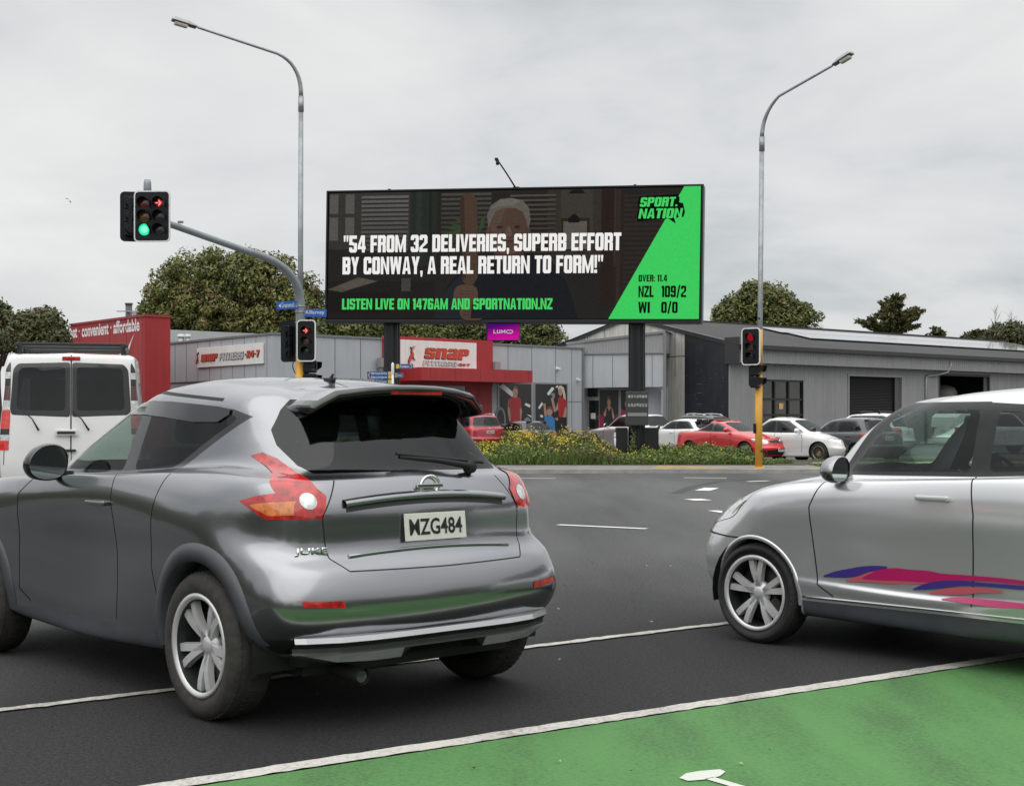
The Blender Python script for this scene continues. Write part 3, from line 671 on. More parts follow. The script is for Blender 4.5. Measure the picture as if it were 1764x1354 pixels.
# ------------------------------------------------------------------ grey crossover and silver hatchback crossing the junction
HEAD = Vector((-0.67, 0.742, 0)).normalized(); LEFT = Vector((-HEAD.y, HEAD.x, 0)); YAW = math.atan2(HEAD.y, HEAD.x)
def place_car(name, axle, xa, label, cat, yaw=YAW, group=None):
    o = HEAD if yaw == YAW else Vector((math.cos(yaw), math.sin(yaw), 0))
    return empty(name, Vector(axle) - o * xa, yaw, label=label, cat=cat, group=group)
def bar_mesh(name, root, m, pts, h, d, rnd_=True):
    """horizontal garnish following pts (x, y, z); h tall, d deep, mirrored"""
    full = [(x, -y, z) for x, y, z in pts[::-1] if y > 1e-6] + list(pts)
    b = MB(); b.tube(full, [h]*len(full), 8); o = b.build(name, m, root); return o
def skin_strip(shell, name, root, m, rows, off=.006, axis='side', both=True):
    """patch laid on the skin: rows of (a,b) in the axis' plane"""
    for s_ in ((1, -1) if both else (1,)):
        vs_ = []; nc = len(rows[0]); fs = []
        for r_ in rows:
            for a, b_ in r_:
                y = shell.side(a, b_) or .7; vs_.append((a, (y+off)*s_, b_))
        for i in range(len(rows)-1):
            for j in range(nc-1):
                q = [i*nc+j, (i+1)*nc+j, (i+1)*nc+j+1, i*nc+j+1]; fs.append(q if s_ > 0 else q[::-1])
        mesh_obj(name, vs_, fs, m, root, smooth=True)
def mirror_part(root, x, y, z, m_body, m_glass, sc=1.0):
    for s_ in (1, -1):
        b = MB()
        prof = [(-.085, .0), (-.07, .06), (-.02, .085), (.05, .075), (.10, .03), (.115, -.02), (.09, -.065), (.02, -.085), (-.06, -.065)]; prof = [tuple(q) for q in cr_interp(np.array([prof[-1]]+prof+prof[:2], float)[:, None, :], 4, None)[4:-4, 0][:36]]
        ring = []
        for k, (dx, sc_) in enumerate(((-.055, .93), (-.045, 1.0), (.0, 1.0), (.04, .86), (.07, .55))):
            for py_, pz in prof: ring.append((x + dx*sc, (y + (.10 + py_*sc_)*sc)*s_, z + pz*sc_*sc))
        n = len(prof); fs = [[i*n+j, i*n+(j+1)%n, (i+1)*n+(j+1)%n, (i+1)*n+j] for i in range(4) for j in range(n)]
        fs.append([4*n+j for j in range(n)])
        if s_ < 0: fs = [f[::-1] for f in fs]
        b.add(ring, fs, 0, True); b.box((x+.01, (y-.01)*s_, z-.055*sc), (.07, .10, .035), 0, bev=.01)
        o = b.build('wing_mirror', m_body, root)
        mesh_obj('mirror_glass', [(x-.047*sc, (y+(.10+py_*.92)*sc)*s_, z+pz*.92*sc) for py_, pz in prof], [list(range(n)) if s_ < 0 else list(range(n))[::-1]], m_glass, o)
M_MIRR = mat('mirror', (0.30, 0.34, 0.33), 0.05, 1.0)
M_GREY = paint('gunmetal paint', (0.255, 0.26, 0.275), 0.97, 0.23)
M_SILVER = paint('silver paint', (0.64, 0.645, 0.66), 0.66, 0.24)
M_ARCH = mat('blue grey arch plastic', (0.055, 0.060, 0.068), 0.42, noise_amt=.15)
def grey_crossover():
    root = place_car('crossover_car', (-0.765, 7.0, 0), .73, 'grey metallic crossover with round red tail lamps, crossing the white line in front', 'car')
    J = dict(xa=.73, xb=3.26)
    lp = [LP(.35, 3.85, .01, .27, **J), LP(.30, 3.90, (.60,.66,.70,.66,.60), .26, **J),
      LP(.13, 4.02, (.76,.80,.80,.80,.74), (.35,.30,.235,.28,.26), **J),
      LP(.035, 4.10, (.845,.86,.806,.86,.80), (.44,.43,.34,.42,.42), **J),
      LP(.00, 4.135, (.862,.884,.80,.882,.83), (.545,.58,.54,.58,.58), **J),
      LP(.042, 4.11, (.838,.889,.803,.885,.83), (.69,.75,.70,.74,.72), **J),
      LP(.115, 4.04, (.80,.885,.83,.88,.80), (.775,.88,.86,.86,.84), **J),
      LP(.135, 3.93, (.79,.858,.838,.85,.74), (.97,1.0,.965,.94,.92), **J),
      LP(.19, 3.75, (.765,.80,.818,.79,.66), (1.075,1.095,1.05,1.0,.98), **J),
      LP(.225, 3.3, (.668,.722,.770,.70,.62), (1.11,1.135,1.085,1.04,1.03), **J),
      LP(.255, 2.95, (.632,.688,.750,.70,.64), (1.14,1.16,1.105,1.09,1.10), **J),
      LP(.35, 2.52, (.566,.635,.70,.66,.60), (1.28,1.28,1.27,1.28,1.29), **J),
      LP(.455, 2.19, (.50,.58,.635,.605,.54), (1.42,1.435,1.455,1.445,1.44), **J),
      LP(.50, 2.06, (.455,.515,.56,.54,.47), (1.475,1.50,1.53,1.51,1.495), **J),
      LP(.58, 1.90, (.29,.33,.35,.33,.28), (1.505,1.54,1.565,1.545,1.525), **J),
      LP(.63, 1.85, .005, (1.512,1.55,1.573,1.555,1.53), **J)]
    S = CarShell(lp, 9, 7)
    S.cut('side_frame', 'side', [(2.50,1.065),(1.62,1.075),(1.62,1.455),(2.04,1.44)]); S.cut('side_frame', 'side', [(1.62,1.075),(1.16,1.105),(.72,1.37),(.85,1.405),(1.62,1.455)])
    S.cut('window_f', 'side', rounded([(2.42,1.09),(1.70,1.10),(1.66,1.425),(2.01,1.415)], .03)); S.cut('window_r', 'side', rounded([(1.585,1.105),(1.20,1.125),(.80,1.36),(.86,1.385),(1.55,1.43)], .04))
    S.cut('windscreen', 'top', rounded([(2.10,-.01),(2.07,.36),(2.08,.44),(2.72,.525),(2.82,.42),(2.92,-.01)], .03))
    # rear: boomerang lamps, then the skin inboard of them, then the glass
    S.cut('lamp', 'side', [(.10,.925),(.20,.923),(.33,.922),(.48,.997),(.395,1.02),(.31,1.035),(.10,1.035)], .45, nz=-.3)
    S.cut('lamp', 'side', [(.378,1.14),(.29,1.115),(.16,1.07),(.16,1.03),(.31,1.03),(.378,1.09)], .45, nz=-.3); S.cut('lamp', 'side', [(.653,1.19),(.59,1.205),(.46,1.168),(.378,1.14),(.378,1.09),(.519,1.142)], .45, nz=-.3)
    S.cut('lamp_amber', 'side', [(.235,.94),(.32,.936),(.42,.982),(.34,.992),(.245,1.0)], .45, nz=-.3)
    S.cut(None, 'rear', [(-.01,.88),(.575,.88),(.567,.936),(.54,1.018),(-.01,1.018)], 1.0, nz=-.3); S.cut(None, 'rear', [(-.01,1.018),(.54,1.018),(.570,1.052),(.588,1.092),(.606,1.192),(.605,1.25),(-.01,1.25)], 1.0, nz=-.3)
    S.cut('lamp_clear', 'rear', circle_poly(.625, .998, .036, 14), .6)
    S.cut('rear_window', 'rear', [(-.01,1.12),(.535,1.115),(.570,1.15),(.580,1.24),(.565,1.31),(.50,1.40),(.45,1.45),(-.01,1.46)], 1.0)
    S.strip('seam', 'rear', [(.475,1.085),(.575,.93),(.56,.75),(.50,.695),(-.01,.69)], .006, 1.0)
    S.cut('reflector', 'rear', [(.55,.545),(.73,.56),(.74,.585),(.56,.575)], 1.0)
    S.cut('valance', 'rear', [(-.01,.2),(.9,.2),(.9,.40),(.62,.42),(-.01,.43)], 1.0); S.cut('valance', 'side', [(-.02,.2),(.45,.2),(.45,.40),(-.02,.42)])
    S.cut('sill', 'side', [(1.05,.2),(2.95,.2),(2.95,.325),(1.05,.335)])
    S.strip('seam', 'side', [(1.66,1.08),(1.62,.85),(1.64,.36)], .009); S.strip('seam', 'side', [(2.55,1.07),(2.72,.95),(2.74,.42),(2.62,.36)], .009); S.strip('seam', 'side', [(1.12,1.10),(1.16,.90),(1.20,.66),(1.12,.45)], .009)
    S.strip('gutter', 'side', [(2.12,1.47),(1.6,1.495),(.95,1.45)], .016)
    S.cut('headlamp', 'front', rounded([(.42,.84),(.70,.86),(.70,.97),(.44,.96)], .05), 3.2); S.cut('grille', 'front', [(-.01,.58),(.42,.60),(.52,.78),(-.01,.74)], 3.2)
    S.cut('repeater', 'side', [(3.02,.86),(3.10,.865),(3.10,.895),(3.02,.89)])
    S.cut('ARCH', 'side', circle_poly(.73, .345, .392, 28), nz=-.3); S.cut('ARCH', 'side', circle_poly(3.26, .345, .392, 28), nz=-.3)
    sp = {'side_frame': ('window_frame', M_BLACKG, 'pair', None), 'window_f': ('window', G_CLEAR, 'pair', None), 'window_r': ('window', G_DARK, 'pair', None), 'windscreen': ('windscreen', G_CLEAR, 'centre', None),
      'rear_window': ('rear_window', G_DARK, 'centre', None), 'lamp': ('tail_lamp', M_RED_L, 'pair', None, .004), 'lamp_amber': ('indicator_lens', M_AMB_L, 'pair', 'lamp', .005), 'lamp_clear': ('reversing_lens', M_WHITE_L, 'pair', 'lamp', .006),
      'seam': ('panel_gap', M_RUBBER, 'centre', None, -.002), 'reflector': ('reflector', M_RED_L, 'pair', None, .003), 'valance': ('valance', M_BLACKP, 'centre', None), 'sill': ('sill', M_ARCH, 'pair', None),
      'gutter': ('roof_gutter', M_RUBBER, 'pair', None), 'headlamp': ('headlight', M_WHITE_L, 'pair', None), 'grille': ('grille', M_BLACKP, 'centre', None), 'repeater': ('side_repeater', M_WHITE_L, 'pair', None)}
    S.emit(sp, root, ('body', M_GREY, 'centre', None))
    for cx_ in (.73, 3.26): arch_trim(S, root, cx_, .345, .375, .455, M_ARCH, .014); 
    wheel_well(root, .73, .40, .45, .84, .345); wheel_well(root, 3.26, .40, .45, .84, .345)
    for x in (.73, 3.26):
        for s_ in (1, -1): wheel(root, x, .775*s_, .336, .215, .232, s_, 5, 'twin', rot=.35 if x < 1 else 1.0, tyre_m=M_TYRE_DUSTY)
    # visors above the door glass
    skin_strip(S, 'window_visor', root, M_BLACKG, [[(2.04,1.432),(2.08,1.405)],[(1.80,1.445),(1.82,1.385)],[(1.62,1.452),(1.62,1.382)],[(1.40,1.447),(1.40,1.368)],[(1.15,1.432),(1.13,1.345)],[(.95,1.418),(.93,1.345)],[(.86,1.405),(.86,1.38)]], .010)
    # roof spoiler with brake lamp
    b = MB(); cs = []
    ys = [-.57,-.56,-.53,-.45,-.3,-.15,0,.15,.3,.45,.53,.56,.57]
    for y in ys:
        t = abs(y)/.57; y *= .89; dz = -.05*t**2.2 - .05*max(0, t-.8)/.2; dx = .13*t**2.5
        cs.append([(.62+dx*.3, y*.93, 1.512+dz), (.42+dx*.6, y, 1.520+dz), (.27+dx, y*1.0, 1.517+dz), (.235+dx, y, 1.500+dz), (.25+dx, y, 1.478+dz), (.36+dx, y*.95, 1.462+dz), (.50+dx*.3, y*.93, 1.462+dz)])
    n = 7; vs_ = [p for c in cs for p in c]; fs = [[i*n+j, i*n+j+1, (i+1)*n+j+1, (i+1)*n+j] for i in range(len(ys)-1) for j in range(n-1)] + [[0,1,2,3,4,5,6][::-1], [(len(ys)-1)*n+j for j in range(n)]]
    mi = [0 if (k % (n-1)) < 2 and abs(ys[k//(n-1)]+ys[k//(n-1)+1]) < 1.0 else 1 for k in range((len(ys)-1)*(n-1))] + [1, 1]
    b.add(vs_, fs, 0, True); b.mi = mi
    sp_o = b.build('roof_spoiler', [M_GREY, M_BLACKG], root)
    b = MB(); b.box((.262, 0, 1.484), (.03, .30, .026), 0, bev=.006); b.build('brake_lamp', M_RED_L, sp_o)
    # rear glass dark band and wiper
    b = MB(); b.tube([(.205,-.28,1.135),(.225,-.10,1.165),(.232,.12,1.185)], [.016,.013,.010], 8); b.tube([(.222,-.38,1.150),(.228,.14,1.200)], .008, 6); b.lathe([(.001,.03),(.03,.03),(.036,0)], Matrix.Translation((.235,-.30,1.13)) @ Matrix.Rotation(R(-90),4,'Y'), 14)
    b.build('rear_wiper', M_RUBBER, root)
    # plate, garnish, badge
    xg = lambda y, z: (S.rear(y, z) or .12)
    pts = [(xg(y, 1.012-.02*(y/.48)**2)-.012, y, 1.012-.03*(y/.48)**2) for y in (0,.1,.2,.3,.4,.47)]
    b = MB(); full = [(x,-y,z) for x,y,z in pts[::-1][:-1]] + pts
    vs_ = []; 
    for x, y, z in full: vs_ += [(x+.03,y,z+.022),(x-.012,y,z+.012),(x-.022,y,z-.004),(x-.010,y,z-.016),(x+.03,y,z-.016)]
    fs = [[i*5+j, i*5+j+1, (i+1)*5+j+1, (i+1)*5+j] for i in range(len(full)-1) for j in range(4)]
    b.add(vs_, fs, 0, True); b.build('tailgate_trim', M_GREY, root)
    vs_ = []; 
    for y in np.linspace(-.46, .46, 13):
        for z in (.992-.03*(y/.48)**2, .982-.03*(y/.48)**2, .974-.03*(y/.48)**2): vs_.append((xg(abs(y), z)-.0025, y, z))
    mesh_obj('trim_shadow_strip', vs_, [[i*3+j, i*3+j+1, (i+1)*3+j+1, (i+1)*3+j] for i in range(12) for j in range(2)], M_BLACKP, root, smooth=True)  # black strip painting the shadow line under the tailgate trim
    b = MB(); b.tube([(xg(abs(y), .775-.02*(y/.46)**2)-.001, y, .775-.02*(y/.46)**2) for y in np.linspace(-.47,.47,15)], .010, 6); b.build('tailgate_lip', M_GREY, root)
    xp = xg(.0, .87); Tp = Matrix(((0,.0,-1,xp-.014),(-1,0,0,0),(0,1,0,.868),(0,0,0,1))) @ Matrix.Rotation(R(-6),4,'X')
    plate(root, Tp, .36, .125, 'MZG484')
    Tb = Matrix(((0,0,-1,xg(0,1.045)-.012),(-1,0,0,0),(0,1,0,1.052),(0,0,0,1)))
    b = MB(); b.lathe([(.030,-.006),(.050,0),(.052,.006),(.042,.010),(.036,.004)], Tb @ Matrix.Scale(1.15,4,(1,0,0)), 26, closed=True); b.box((0,0,.006),(.15,.018,.008),0,M=Tb,bev=.003); b.build('badge', M_CHROME, root)
    p0, p1 = [Vector((xg(y, .775)-.004, y, .765)) for y in (.70, .57)]
    text_obj('model_lettering', 'JUKE', frame(p0, p1-p0), 1, M_CHROME, root, bold=.02, width=.15, height=.034, depth=.004)
    # bumper ledge, skid plate, exhaust, tow cover
    b = MB(); ys = [-.74,-.70,-.56,-.40,-.24,-.20,.20,.24,.40,.56,.70,.74]; prof = []
    for y in ys:
        t = abs(y)/.74; x0 = .04+.13*t**5; lo = .30 if abs(y) > .22 else .335; e_ = .05*max(0, t-.72)/.28
        prof.append([(x0+.05, y, .425), (x0-.012, y, .418), (x0-.018, y, .395), (x0+.006, y, .372), (x0+.004, y, .355), (x0-.006, y, .345), (x0+.02, y, lo+e_), (x0+.16, y, lo-.02+e_)])
    vs_ = [p for c in prof for p in c]; m7 = 7; fs = [[i*8+j, i*8+j+1, (i+1)*8+j+1, (i+1)*8+j] for i in range(len(ys)-1) for j in range(m7)]
    b.add(vs_, fs, 0, False); b.mi = [0 if (k % m7 < 2 or (k % m7 > 4 and abs(ys[k//m7]+ys[k//m7+1]) > .5)) else 1 for k in range(len(fs))]; b.build('skid_plate', [M_SILVER, M_BLACKP], root)
    b = MB(); b.tube([(.55,.42,.25),(.25,.42,.235),(.10,.42,.225)], [.03,.034,.036], 14, caps=False); b.tube([(.20,.42,.232),(.11,.42,.226)], .028, 12, 1); b.build('exhaust_pipe', [M_BRAKE, M_BLACKG], root)
    for y in ((.83,) ):
        for x in (1.78,): 
            for s_ in (1,-1):
                yy = S.side(x, .93); b = MB(); b.box((x, (yy+.022)*s_, .935), (.20,.022,.028), 0, bev=.01); b.box((x+.08,(yy+.008)*s_,.935),(.025,.03,.022),0,bev=.004); b.box((x-.08,(yy+.008)*s_,.935),(.025,.03,.022),0,bev=.004); b.build('door_handle', M_GREY, root)
    mirror_part(root, 2.34, .755, 1.13, M_BLACKG, M_MIRR, 1.15)
    b = MB(); b.tube([(.96,0,1.55),(.93,0,1.585)], [.012,.006], 6); b.box((.96,0,1.556),(.07,.03,.02),0,bev=.006); b.build('aerial', M_RUBBER, root)
    # cabin
    b = MB(); b.box((1.75,0,.32),(3.0,1.30,.12),0,bev=.04); b.box((.62,0,.72),(.62,1.15,.62),0,bev=.05); b.box((2.62,0,.83),(.62,1.36,.40),0,bev=.10); b.box((2.35,0,.55),(.3,.24,.3),0,bev=.04)
    for s_ in (1,-1): b.box((1.7,.745*s_,.68),(1.9,.05,.72),0)
    b.build('cabin', M_DARKIN, root)
    for y in (.36,-.36): seat(root, 1.92, y, .45)
    seat(root, 1.12, 0, .48, bench=True)
    b = MB(); b.lathe([(.17+.014*math.cos(a), .014*math.sin(a)) for a in np.linspace(0, 2*math.pi, 8, endpoint=False)], Matrix.Translation((2.27,-.36,1.0)) @ Matrix.Rotation(R(-65),4,'Y'), 24, closed=True); b.box((2.30,-.36,.98),(.05,.28,.06),0,bev=.015); b.build('steering_wheel', M_DARKIN, root)
    b = MB(); b.box((2.0,0,.30),(3.4,1.2,.16),0); b.tube([(.73,-.72,.33),(.73,.72,.33)],.04,8); b.tube([(3.26,-.72,.33),(3.26,.72,.33)],.04,8); b.build('underbody', M_RUBBER, root)
    return root
def silver_hatch():
    xf = 2.93
    root = place_car('hatchback_car', (3.68, 7.43, 0), .55, 'silver hatchback with magenta and purple side stripes, its bonnet nearest the stop line', 'car')
    J = dict(xa=.55, xb=xf)
    lp = [LP(.25, 3.40, .01, .20, **J), LP(.2, 3.45, (.60,.64,.68,.64,.55), .19, **J), LP(.08, 3.57, (.72,.77,.775,.77,.66), (.28,.22,.195,.22,.20), bf=.20, **J),
      LP(.02, 3.65, (.79,.82,.80,.815,.74), (.40,.36,.30,.36,.34), bf=.22, **J), LP(.012, 3.665, (.797,.825,.826,.822,.75), (.44,.41,.372,.41,.385), bf=.22, **J), LP(.008, 3.675, (.80,.828,.809,.824,.757), (.475,.45,.398,.45,.42), bf=.23, **J), LP(0, 3.69, (.81,.835,.812,.83,.77), (.55,.54,.46,.53,.50), bf=.24, **J),
      LP(.03, 3.675, (.81,.845,.822,.845,.765), (.70,.70,.64,.70,.64), bf=.26, **J), LP(.07, 3.60, (.79,.842,.838,.84,.72), (.84,.84,.80,.82,.76), bf=.26, **J),
      LP(.10, 3.48, (.765,.82,.832,.81,.67), (.96,.97,.93,.905,.85), bf=.24, **J), LP(.13, 3.27, (.74,.79,.81,.765,.61), (1.04,1.05,1.01,.96,.925), **J),
      LP(.15, 3.0, (.70,.75,.782,.70,.58), (1.075,1.085,1.04,1.0,.985), **J), LP(.17, 2.74, (.68,.73,.757,.70,.62), (1.10,1.105,1.06,1.05,1.045), **J),
      LP(.26, 2.52, (.63,.685,.715,.67,.60), (1.26,1.26,1.255,1.255,1.26), **J), LP(.34, 2.30, (.56,.62,.66,.625,.56), (1.41,1.425,1.435,1.425,1.415), **J),
      LP(.38, 2.19, (.49,.545,.585,.555,.49), (1.46,1.485,1.50,1.485,1.465), **J), LP(.45, 2.0, (.3,.33,.36,.34,.3), (1.495,1.525,1.54,1.525,1.50), **J), LP(.5, 1.93, .005, (1.50,1.535,1.55,1.535,1.505), **J)]
    S = CarShell(lp, 9, 7)
    S.cut('side_frame', 'side', [(2.46,1.035),(1.46,1.05),(1.46,1.455),(2.12,1.455),(2.22,1.42)]); S.cut('side_frame', 'side', [(1.46,1.05),(.62,1.09),(.62,1.40),(1.46,1.45)])
    S.cut('window_f', 'side', rounded([(2.36,1.055),(1.53,1.075),(1.51,1.41),(2.10,1.40)], .03)); S.cut('window_r', 'side', rounded([(1.42,1.078),(.72,1.11),(.74,1.36),(1.40,1.405)], .04))
    S.cut('windscreen', 'top', rounded([(2.23,-.01),(2.20,.36),(2.22,.46),(2.55,.53),(2.62,.42),(2.71,-.01)], .03))
    S.cut('lamp', 'side', [(.0,.74),(.15,.74),(.22,.98),(.20,1.04),(.0,1.04)], .45, nz=-.3); S.cut(None, 'rear', [(-.01,.6),(.69,.6),(.65,1.10),(-.01,1.10)], 1.0, nz=-.3)
    S.cut('rear_window', 'rear', rounded([(-.01,1.13),(.56,1.13),(.50,1.40),(-.01,1.41)], .02), 1.0)
    S.cut('headlamp', 'front', rounded([(.40,.70),(.56,.66),(.78,.76),(.74,.86),(.50,.84)], .04), 2.95); S.cut('headlamp', 'side', [(3.30,.74),(3.5,.70),(3.5,.86),(3.2,.86)])
    S.cut('grille', 'front', [(-.01,.60),(.38,.62),(.42,.70),(-.01,.71)], 3.0); S.cut('intake', 'front', rounded([(-.01,.24),(.45,.26),(.50,.40),(-.01,.42)], .02), 3.0)
    S.strip('seam', 'front', [(-.01,.74),(.40,.71),(.62,.655),(.80,.635),(.9,.63)], .010, 2.9); S.strip('seam', 'side', [(3.62,.66),(3.32,.64)], .010)
    S.cut('lip', 'front', [(-.01,.1),(.9,.1),(.9,.235),(-.01,.235)], 2.9); S.cut('lip', 'side', [(3.28,.1),(3.7,.1),(3.7,.235),(3.28,.235)])
    S.strip('seam', 'side', [(1.49,1.05),(1.46,.85),(1.48,.36)], .009); S.strip('seam', 'side', [(2.42,1.03),(2.50,.85),(2.46,.40),(2.36,.335)], .009)
    S.cut('sill', 'side', [(.90,.1),(2.58,.1),(2.58,.295),(.90,.30)]); S.strip('seam', 'side', [(2.58,.315),(.92,.325)], .010)
    S.cut('ARCH', 'side', circle_poly(.55, .31, .345, 28), nz=-.3); S.cut('ARCH', 'side', circle_poly(xf, .31, .345, 28), nz=-.3)
    sp = {'side_frame': ('window_frame', M_BLACKP, 'pair', None), 'window_f': ('window', G_CLEAR, 'pair', None), 'window_r': ('window', G_TINT, 'pair', None), 'windscreen': ('windscreen', G_CLEAR, 'centre', None), 'rear_window': ('rear_window', G_TINT, 'centre', None),
      'lamp': ('tail_lamp', M_RED_L, 'pair', None), 'headlamp': ('headlight', M_WHITE_L, 'pair', None, .003), 'grille': ('grille', M_BLACKP, 'centre', None), 'intake': ('intake', M_BLACKP, 'centre', None), 'lip': ('front_lip', M_BLACKP, 'centre', None),
      'seam': ('panel_gap', M_RUBBER, 'centre', None, -.002), 'sill': ('sill', M_ARCH, 'pair', None)}
    S.emit(sp, root, ('body', M_SILVER, 'centre', None))
    wheel_well(root, .55, .35, .45, .80, .31); wheel_well(root, xf, .35, .45, .80, .31)
    for cx_ in (.55, xf): arch_trim(S, root, cx_, .31, .325, .348, M_SILVER, .006)
    for x in (.55, xf):
        for s_ in (1, -1): wheel(root, x, .735*s_, .305, .195, .226, s_, 5, 'twin', rot=.95 if s_ > 0 else .2)
    # magenta and purple stripes along the lower doors
    M_MAG = mat('magenta vinyl', (0.42, 0.012, 0.11), .35, coat=.6); M_PUR = mat('purple vinyl', (0.05, 0.03, 0.22), .35, coat=.6); M_PINK = mat('coral vinyl', (0.52, 0.10, 0.13), .35, coat=.6)
    def ribbon(pts, m, off):
        A_ = cr_interp(np.array(pts, float)[:, None, :], 5, None)[:, 0]; rows = [[(x, z+max(h, .002)), (x, z)] for x, z, h in A_]; skin_strip(S, 'side_stripe', root, m, rows, off)
    ribbon([(2.42,.445,.008),(2.34,.448,.035),(2.25,.455,.05),(2.16,.475,.05),(2.08,.50,.035),(2.0,.522,.015)], M_PUR, .003)
    ribbon([(2.27,.43,.006),(2.18,.435,.035),(2.10,.440,.06),(2.0,.440,.07),(1.9,.45,.06),(1.78,.458,.03),(1.66,.47,.008)], M_PINK, .004)
    ribbon([(2.16,.455,.006),(2.06,.455,.055),(1.95,.462,.07),(1.85,.465,.065),(1.75,.468,.065),(1.66,.48,.045),(1.5,.50,.028),(1.2,.505,.022),(.95,.50,.006)], M_MAG, .005)
    ribbon([(1.84,.42,.006),(1.75,.43,.035),(1.66,.445,.04),(1.56,.465,.03),(1.45,.475,.02),(1.1,.478,.02),(.95,.478,.006)], M_PUR, .006)
    ribbon([(1.74,.405,.006),(1.66,.41,.03),(1.55,.42,.04),(1.44,.438,.03),(1.3,.452,.01)], M_PINK, .007)
    ribbon([(1.66,.385,.004),(1.56,.38,.026),(1.4,.375,.034),(1.2,.38,.03),(.95,.40,.01)], M_MAG, .008)
    for s_ in (1,-1):
        yy = S.side(1.70, .925); b = MB(); b.box((1.70,(yy+.024)*s_,.93),(.20,.022,.03),0,bev=.011); b.box((1.78,(yy+.008)*s_,.93),(.026,.036,.024),0,bev=.004); b.box((1.62,(yy+.008)*s_,.93),(.026,.036,.024),0,bev=.004); b.build('door_handle', M_SILVER, root)
    # chrome-edged sill strip
    b = MB()
    for s_ in (1,-1):
        b.tube([(x, (S.side(x,.318) or .8)*s_+.004*s_, .318+.004*(2.55-x)) for x in np.linspace(2.55,.95,12)], .006, 6)
    b.build('sill_moulding', M_CHROME, root)
    mirror_part(root, 2.33, .755, 1.07, M_GREY, M_MIRR, .92)
    b = MB(); b.box((1.55,0,.28),(2.6,1.25,.12),0,bev=.04); b.box((.45,0,.70),(.5,1.1,.55),0,bev=.05); b.box((2.28,0,.80),(.50,1.32,.36),0,bev=.10)
    for s_ in (1,-1): b.box((1.45,.735*s_,.64),(1.7,.05,.72),0)
    b.build('cabin', M_DARKIN, root)
    for y in (.34,-.34): seat(root, 1.48, y, .48)
    seat(root, .75, 0, .48, bench=True)
    b = MB(); b.lathe([(.17+.014*math.cos(a), .014*math.sin(a)) for a in np.linspace(0,2*math.pi,8,endpoint=False)], Matrix.Translation((1.90,-.34,.97)) @ Matrix.Rotation(R(-65),4,'Y'), 24, closed=True); b.box((1.93,-.34,.95),(.05,.28,.06),0,bev=.015); b.build('steering_wheel', M_DARKIN, root)
    b = MB(); b.box((1.7,0,.24),(3.0,1.15,.14),0); b.tube([(.55,-.7,.3),(.55,.7,.3)],.04,8); b.tube([(xf,-.7,.3),(xf,.7,.3)],.04,8); b.build('underbody', M_RUBBER, root)
    return root
# ------------------------------------------------------------------ parked cars
def gen_loops(L_, W, H, xa, xb, belt, cowl, deck, rf, rr, hoodf, hoodr, tail, zs=.20, bf=.20, crown=.02):
    hw = W/2; J = dict(xa=xa, xb=xb)
    f = lambda *k: tuple(hw*x for x in k)
    lp = [LP(.30, L_-.30, .01, zs, **J), LP(.25, L_-.25, f(.72,.76,.80,.76,.68), zs-.01, **J),
      LP(.09, L_-.12, f(.88,.93,.945,.93,.84), (zs+.10,zs+.04,zs+.01,zs+.04,zs+.03), bf=bf, **J),
      LP(.03, L_-.04, f(.94,.97,.955,.97,.90), (zs+.22,zs+.16,zs+.12,zs+.16,zs+.15), bf=bf, **J),
      LP(.00, L_, f(.96,.99,.965,.99,.92), (zs+.36,zs+.33,zs+.25,zs+.32,zs+.30), bf=bf, **J),
      LP(.04, L_-.03, f(.95,1.0,.975,1.0,.91), (zs*.5+.5*tail-.02,.5*zs+.5*belt+.06,.5*zs+.5*belt,.5*(zs+hoodf)+.06,.5*(zs+hoodf)+.02), bf=bf+.02, **J),
      LP(.08, L_-.13, f(.92,.985,.99,.975,.85), (tail-.13,belt-.11,belt-.12,hoodf*.5+belt*.5-.10,hoodf-.08), bf=bf, **J),
      LP(.12, L_-.36, f(.88,.94,.965,.91,.76), (tail-.01,belt-.01,belt-.03,belt*.5+hoodf*.5-.02,hoodf), **J),
      LP(.13+.45*(deck-.13), (L_-.36+cowl)/2, f(.83,.89,.935,.85,.72), (tail*.45+(belt+.04)*.55,belt+.03,belt+.01,belt*.6+hoodr*.4-.03,hoodf*.45+hoodr*.55+.01), **J),
      LP(deck, cowl, f(.79,.84,.905,.83,.74), (belt+.05,belt+.05,belt+.04,hoodr,hoodr), **J),
      LP(deck*.45+rr*.55, cowl*.48+rf*.52, f(.72,.78,.845,.79,.70), (belt*.45+H*.55-.05,)*5, **J),
      LP(rr, rf, f(.64,.70,.77,.73,.64), (H-.12,H-.105,H-.095,H-.105,H-.115), **J),
      LP(rr+.05, rf-.12, f(.56,.62,.685,.64,.55), (H-.06,H-.045,H-.035,H-.05,H-.07), **J),
      LP(rr+.14, rf-.26, f(.33,.37,.41,.38,.33), (H-.03,H-.012,H-.004,H-.02,H-.04), **J),
      LP(rr+.2, rf-.32, .005, (H-.02,H-.004,H,H-.012,H-.03), **J)]
    return lp
M_WHITE = paint('white paint', (0.72, 0.72, 0.71), 0.0, .35); M_REDP = paint('bright red paint', (0.62, 0.010, 0.014), 0.0, .35); M_MAROON = paint('cherry red paint', (0.36, 0.012, 0.028), 0.15, .3)
M_BLACKC = paint('black car paint', (0.014, 0.015, 0.017), 0.2, .3); M_CHAR = paint('charcoal car paint', (0.035, 0.038, 0.044), 0.4, .3); M_SILV2 = paint('pale silver paint', (0.62, 0.62, 0.62), 0.75, .28)
G_PARK = glass_mat('parked car glass', (0.32, 0.37, 0.36), .75)
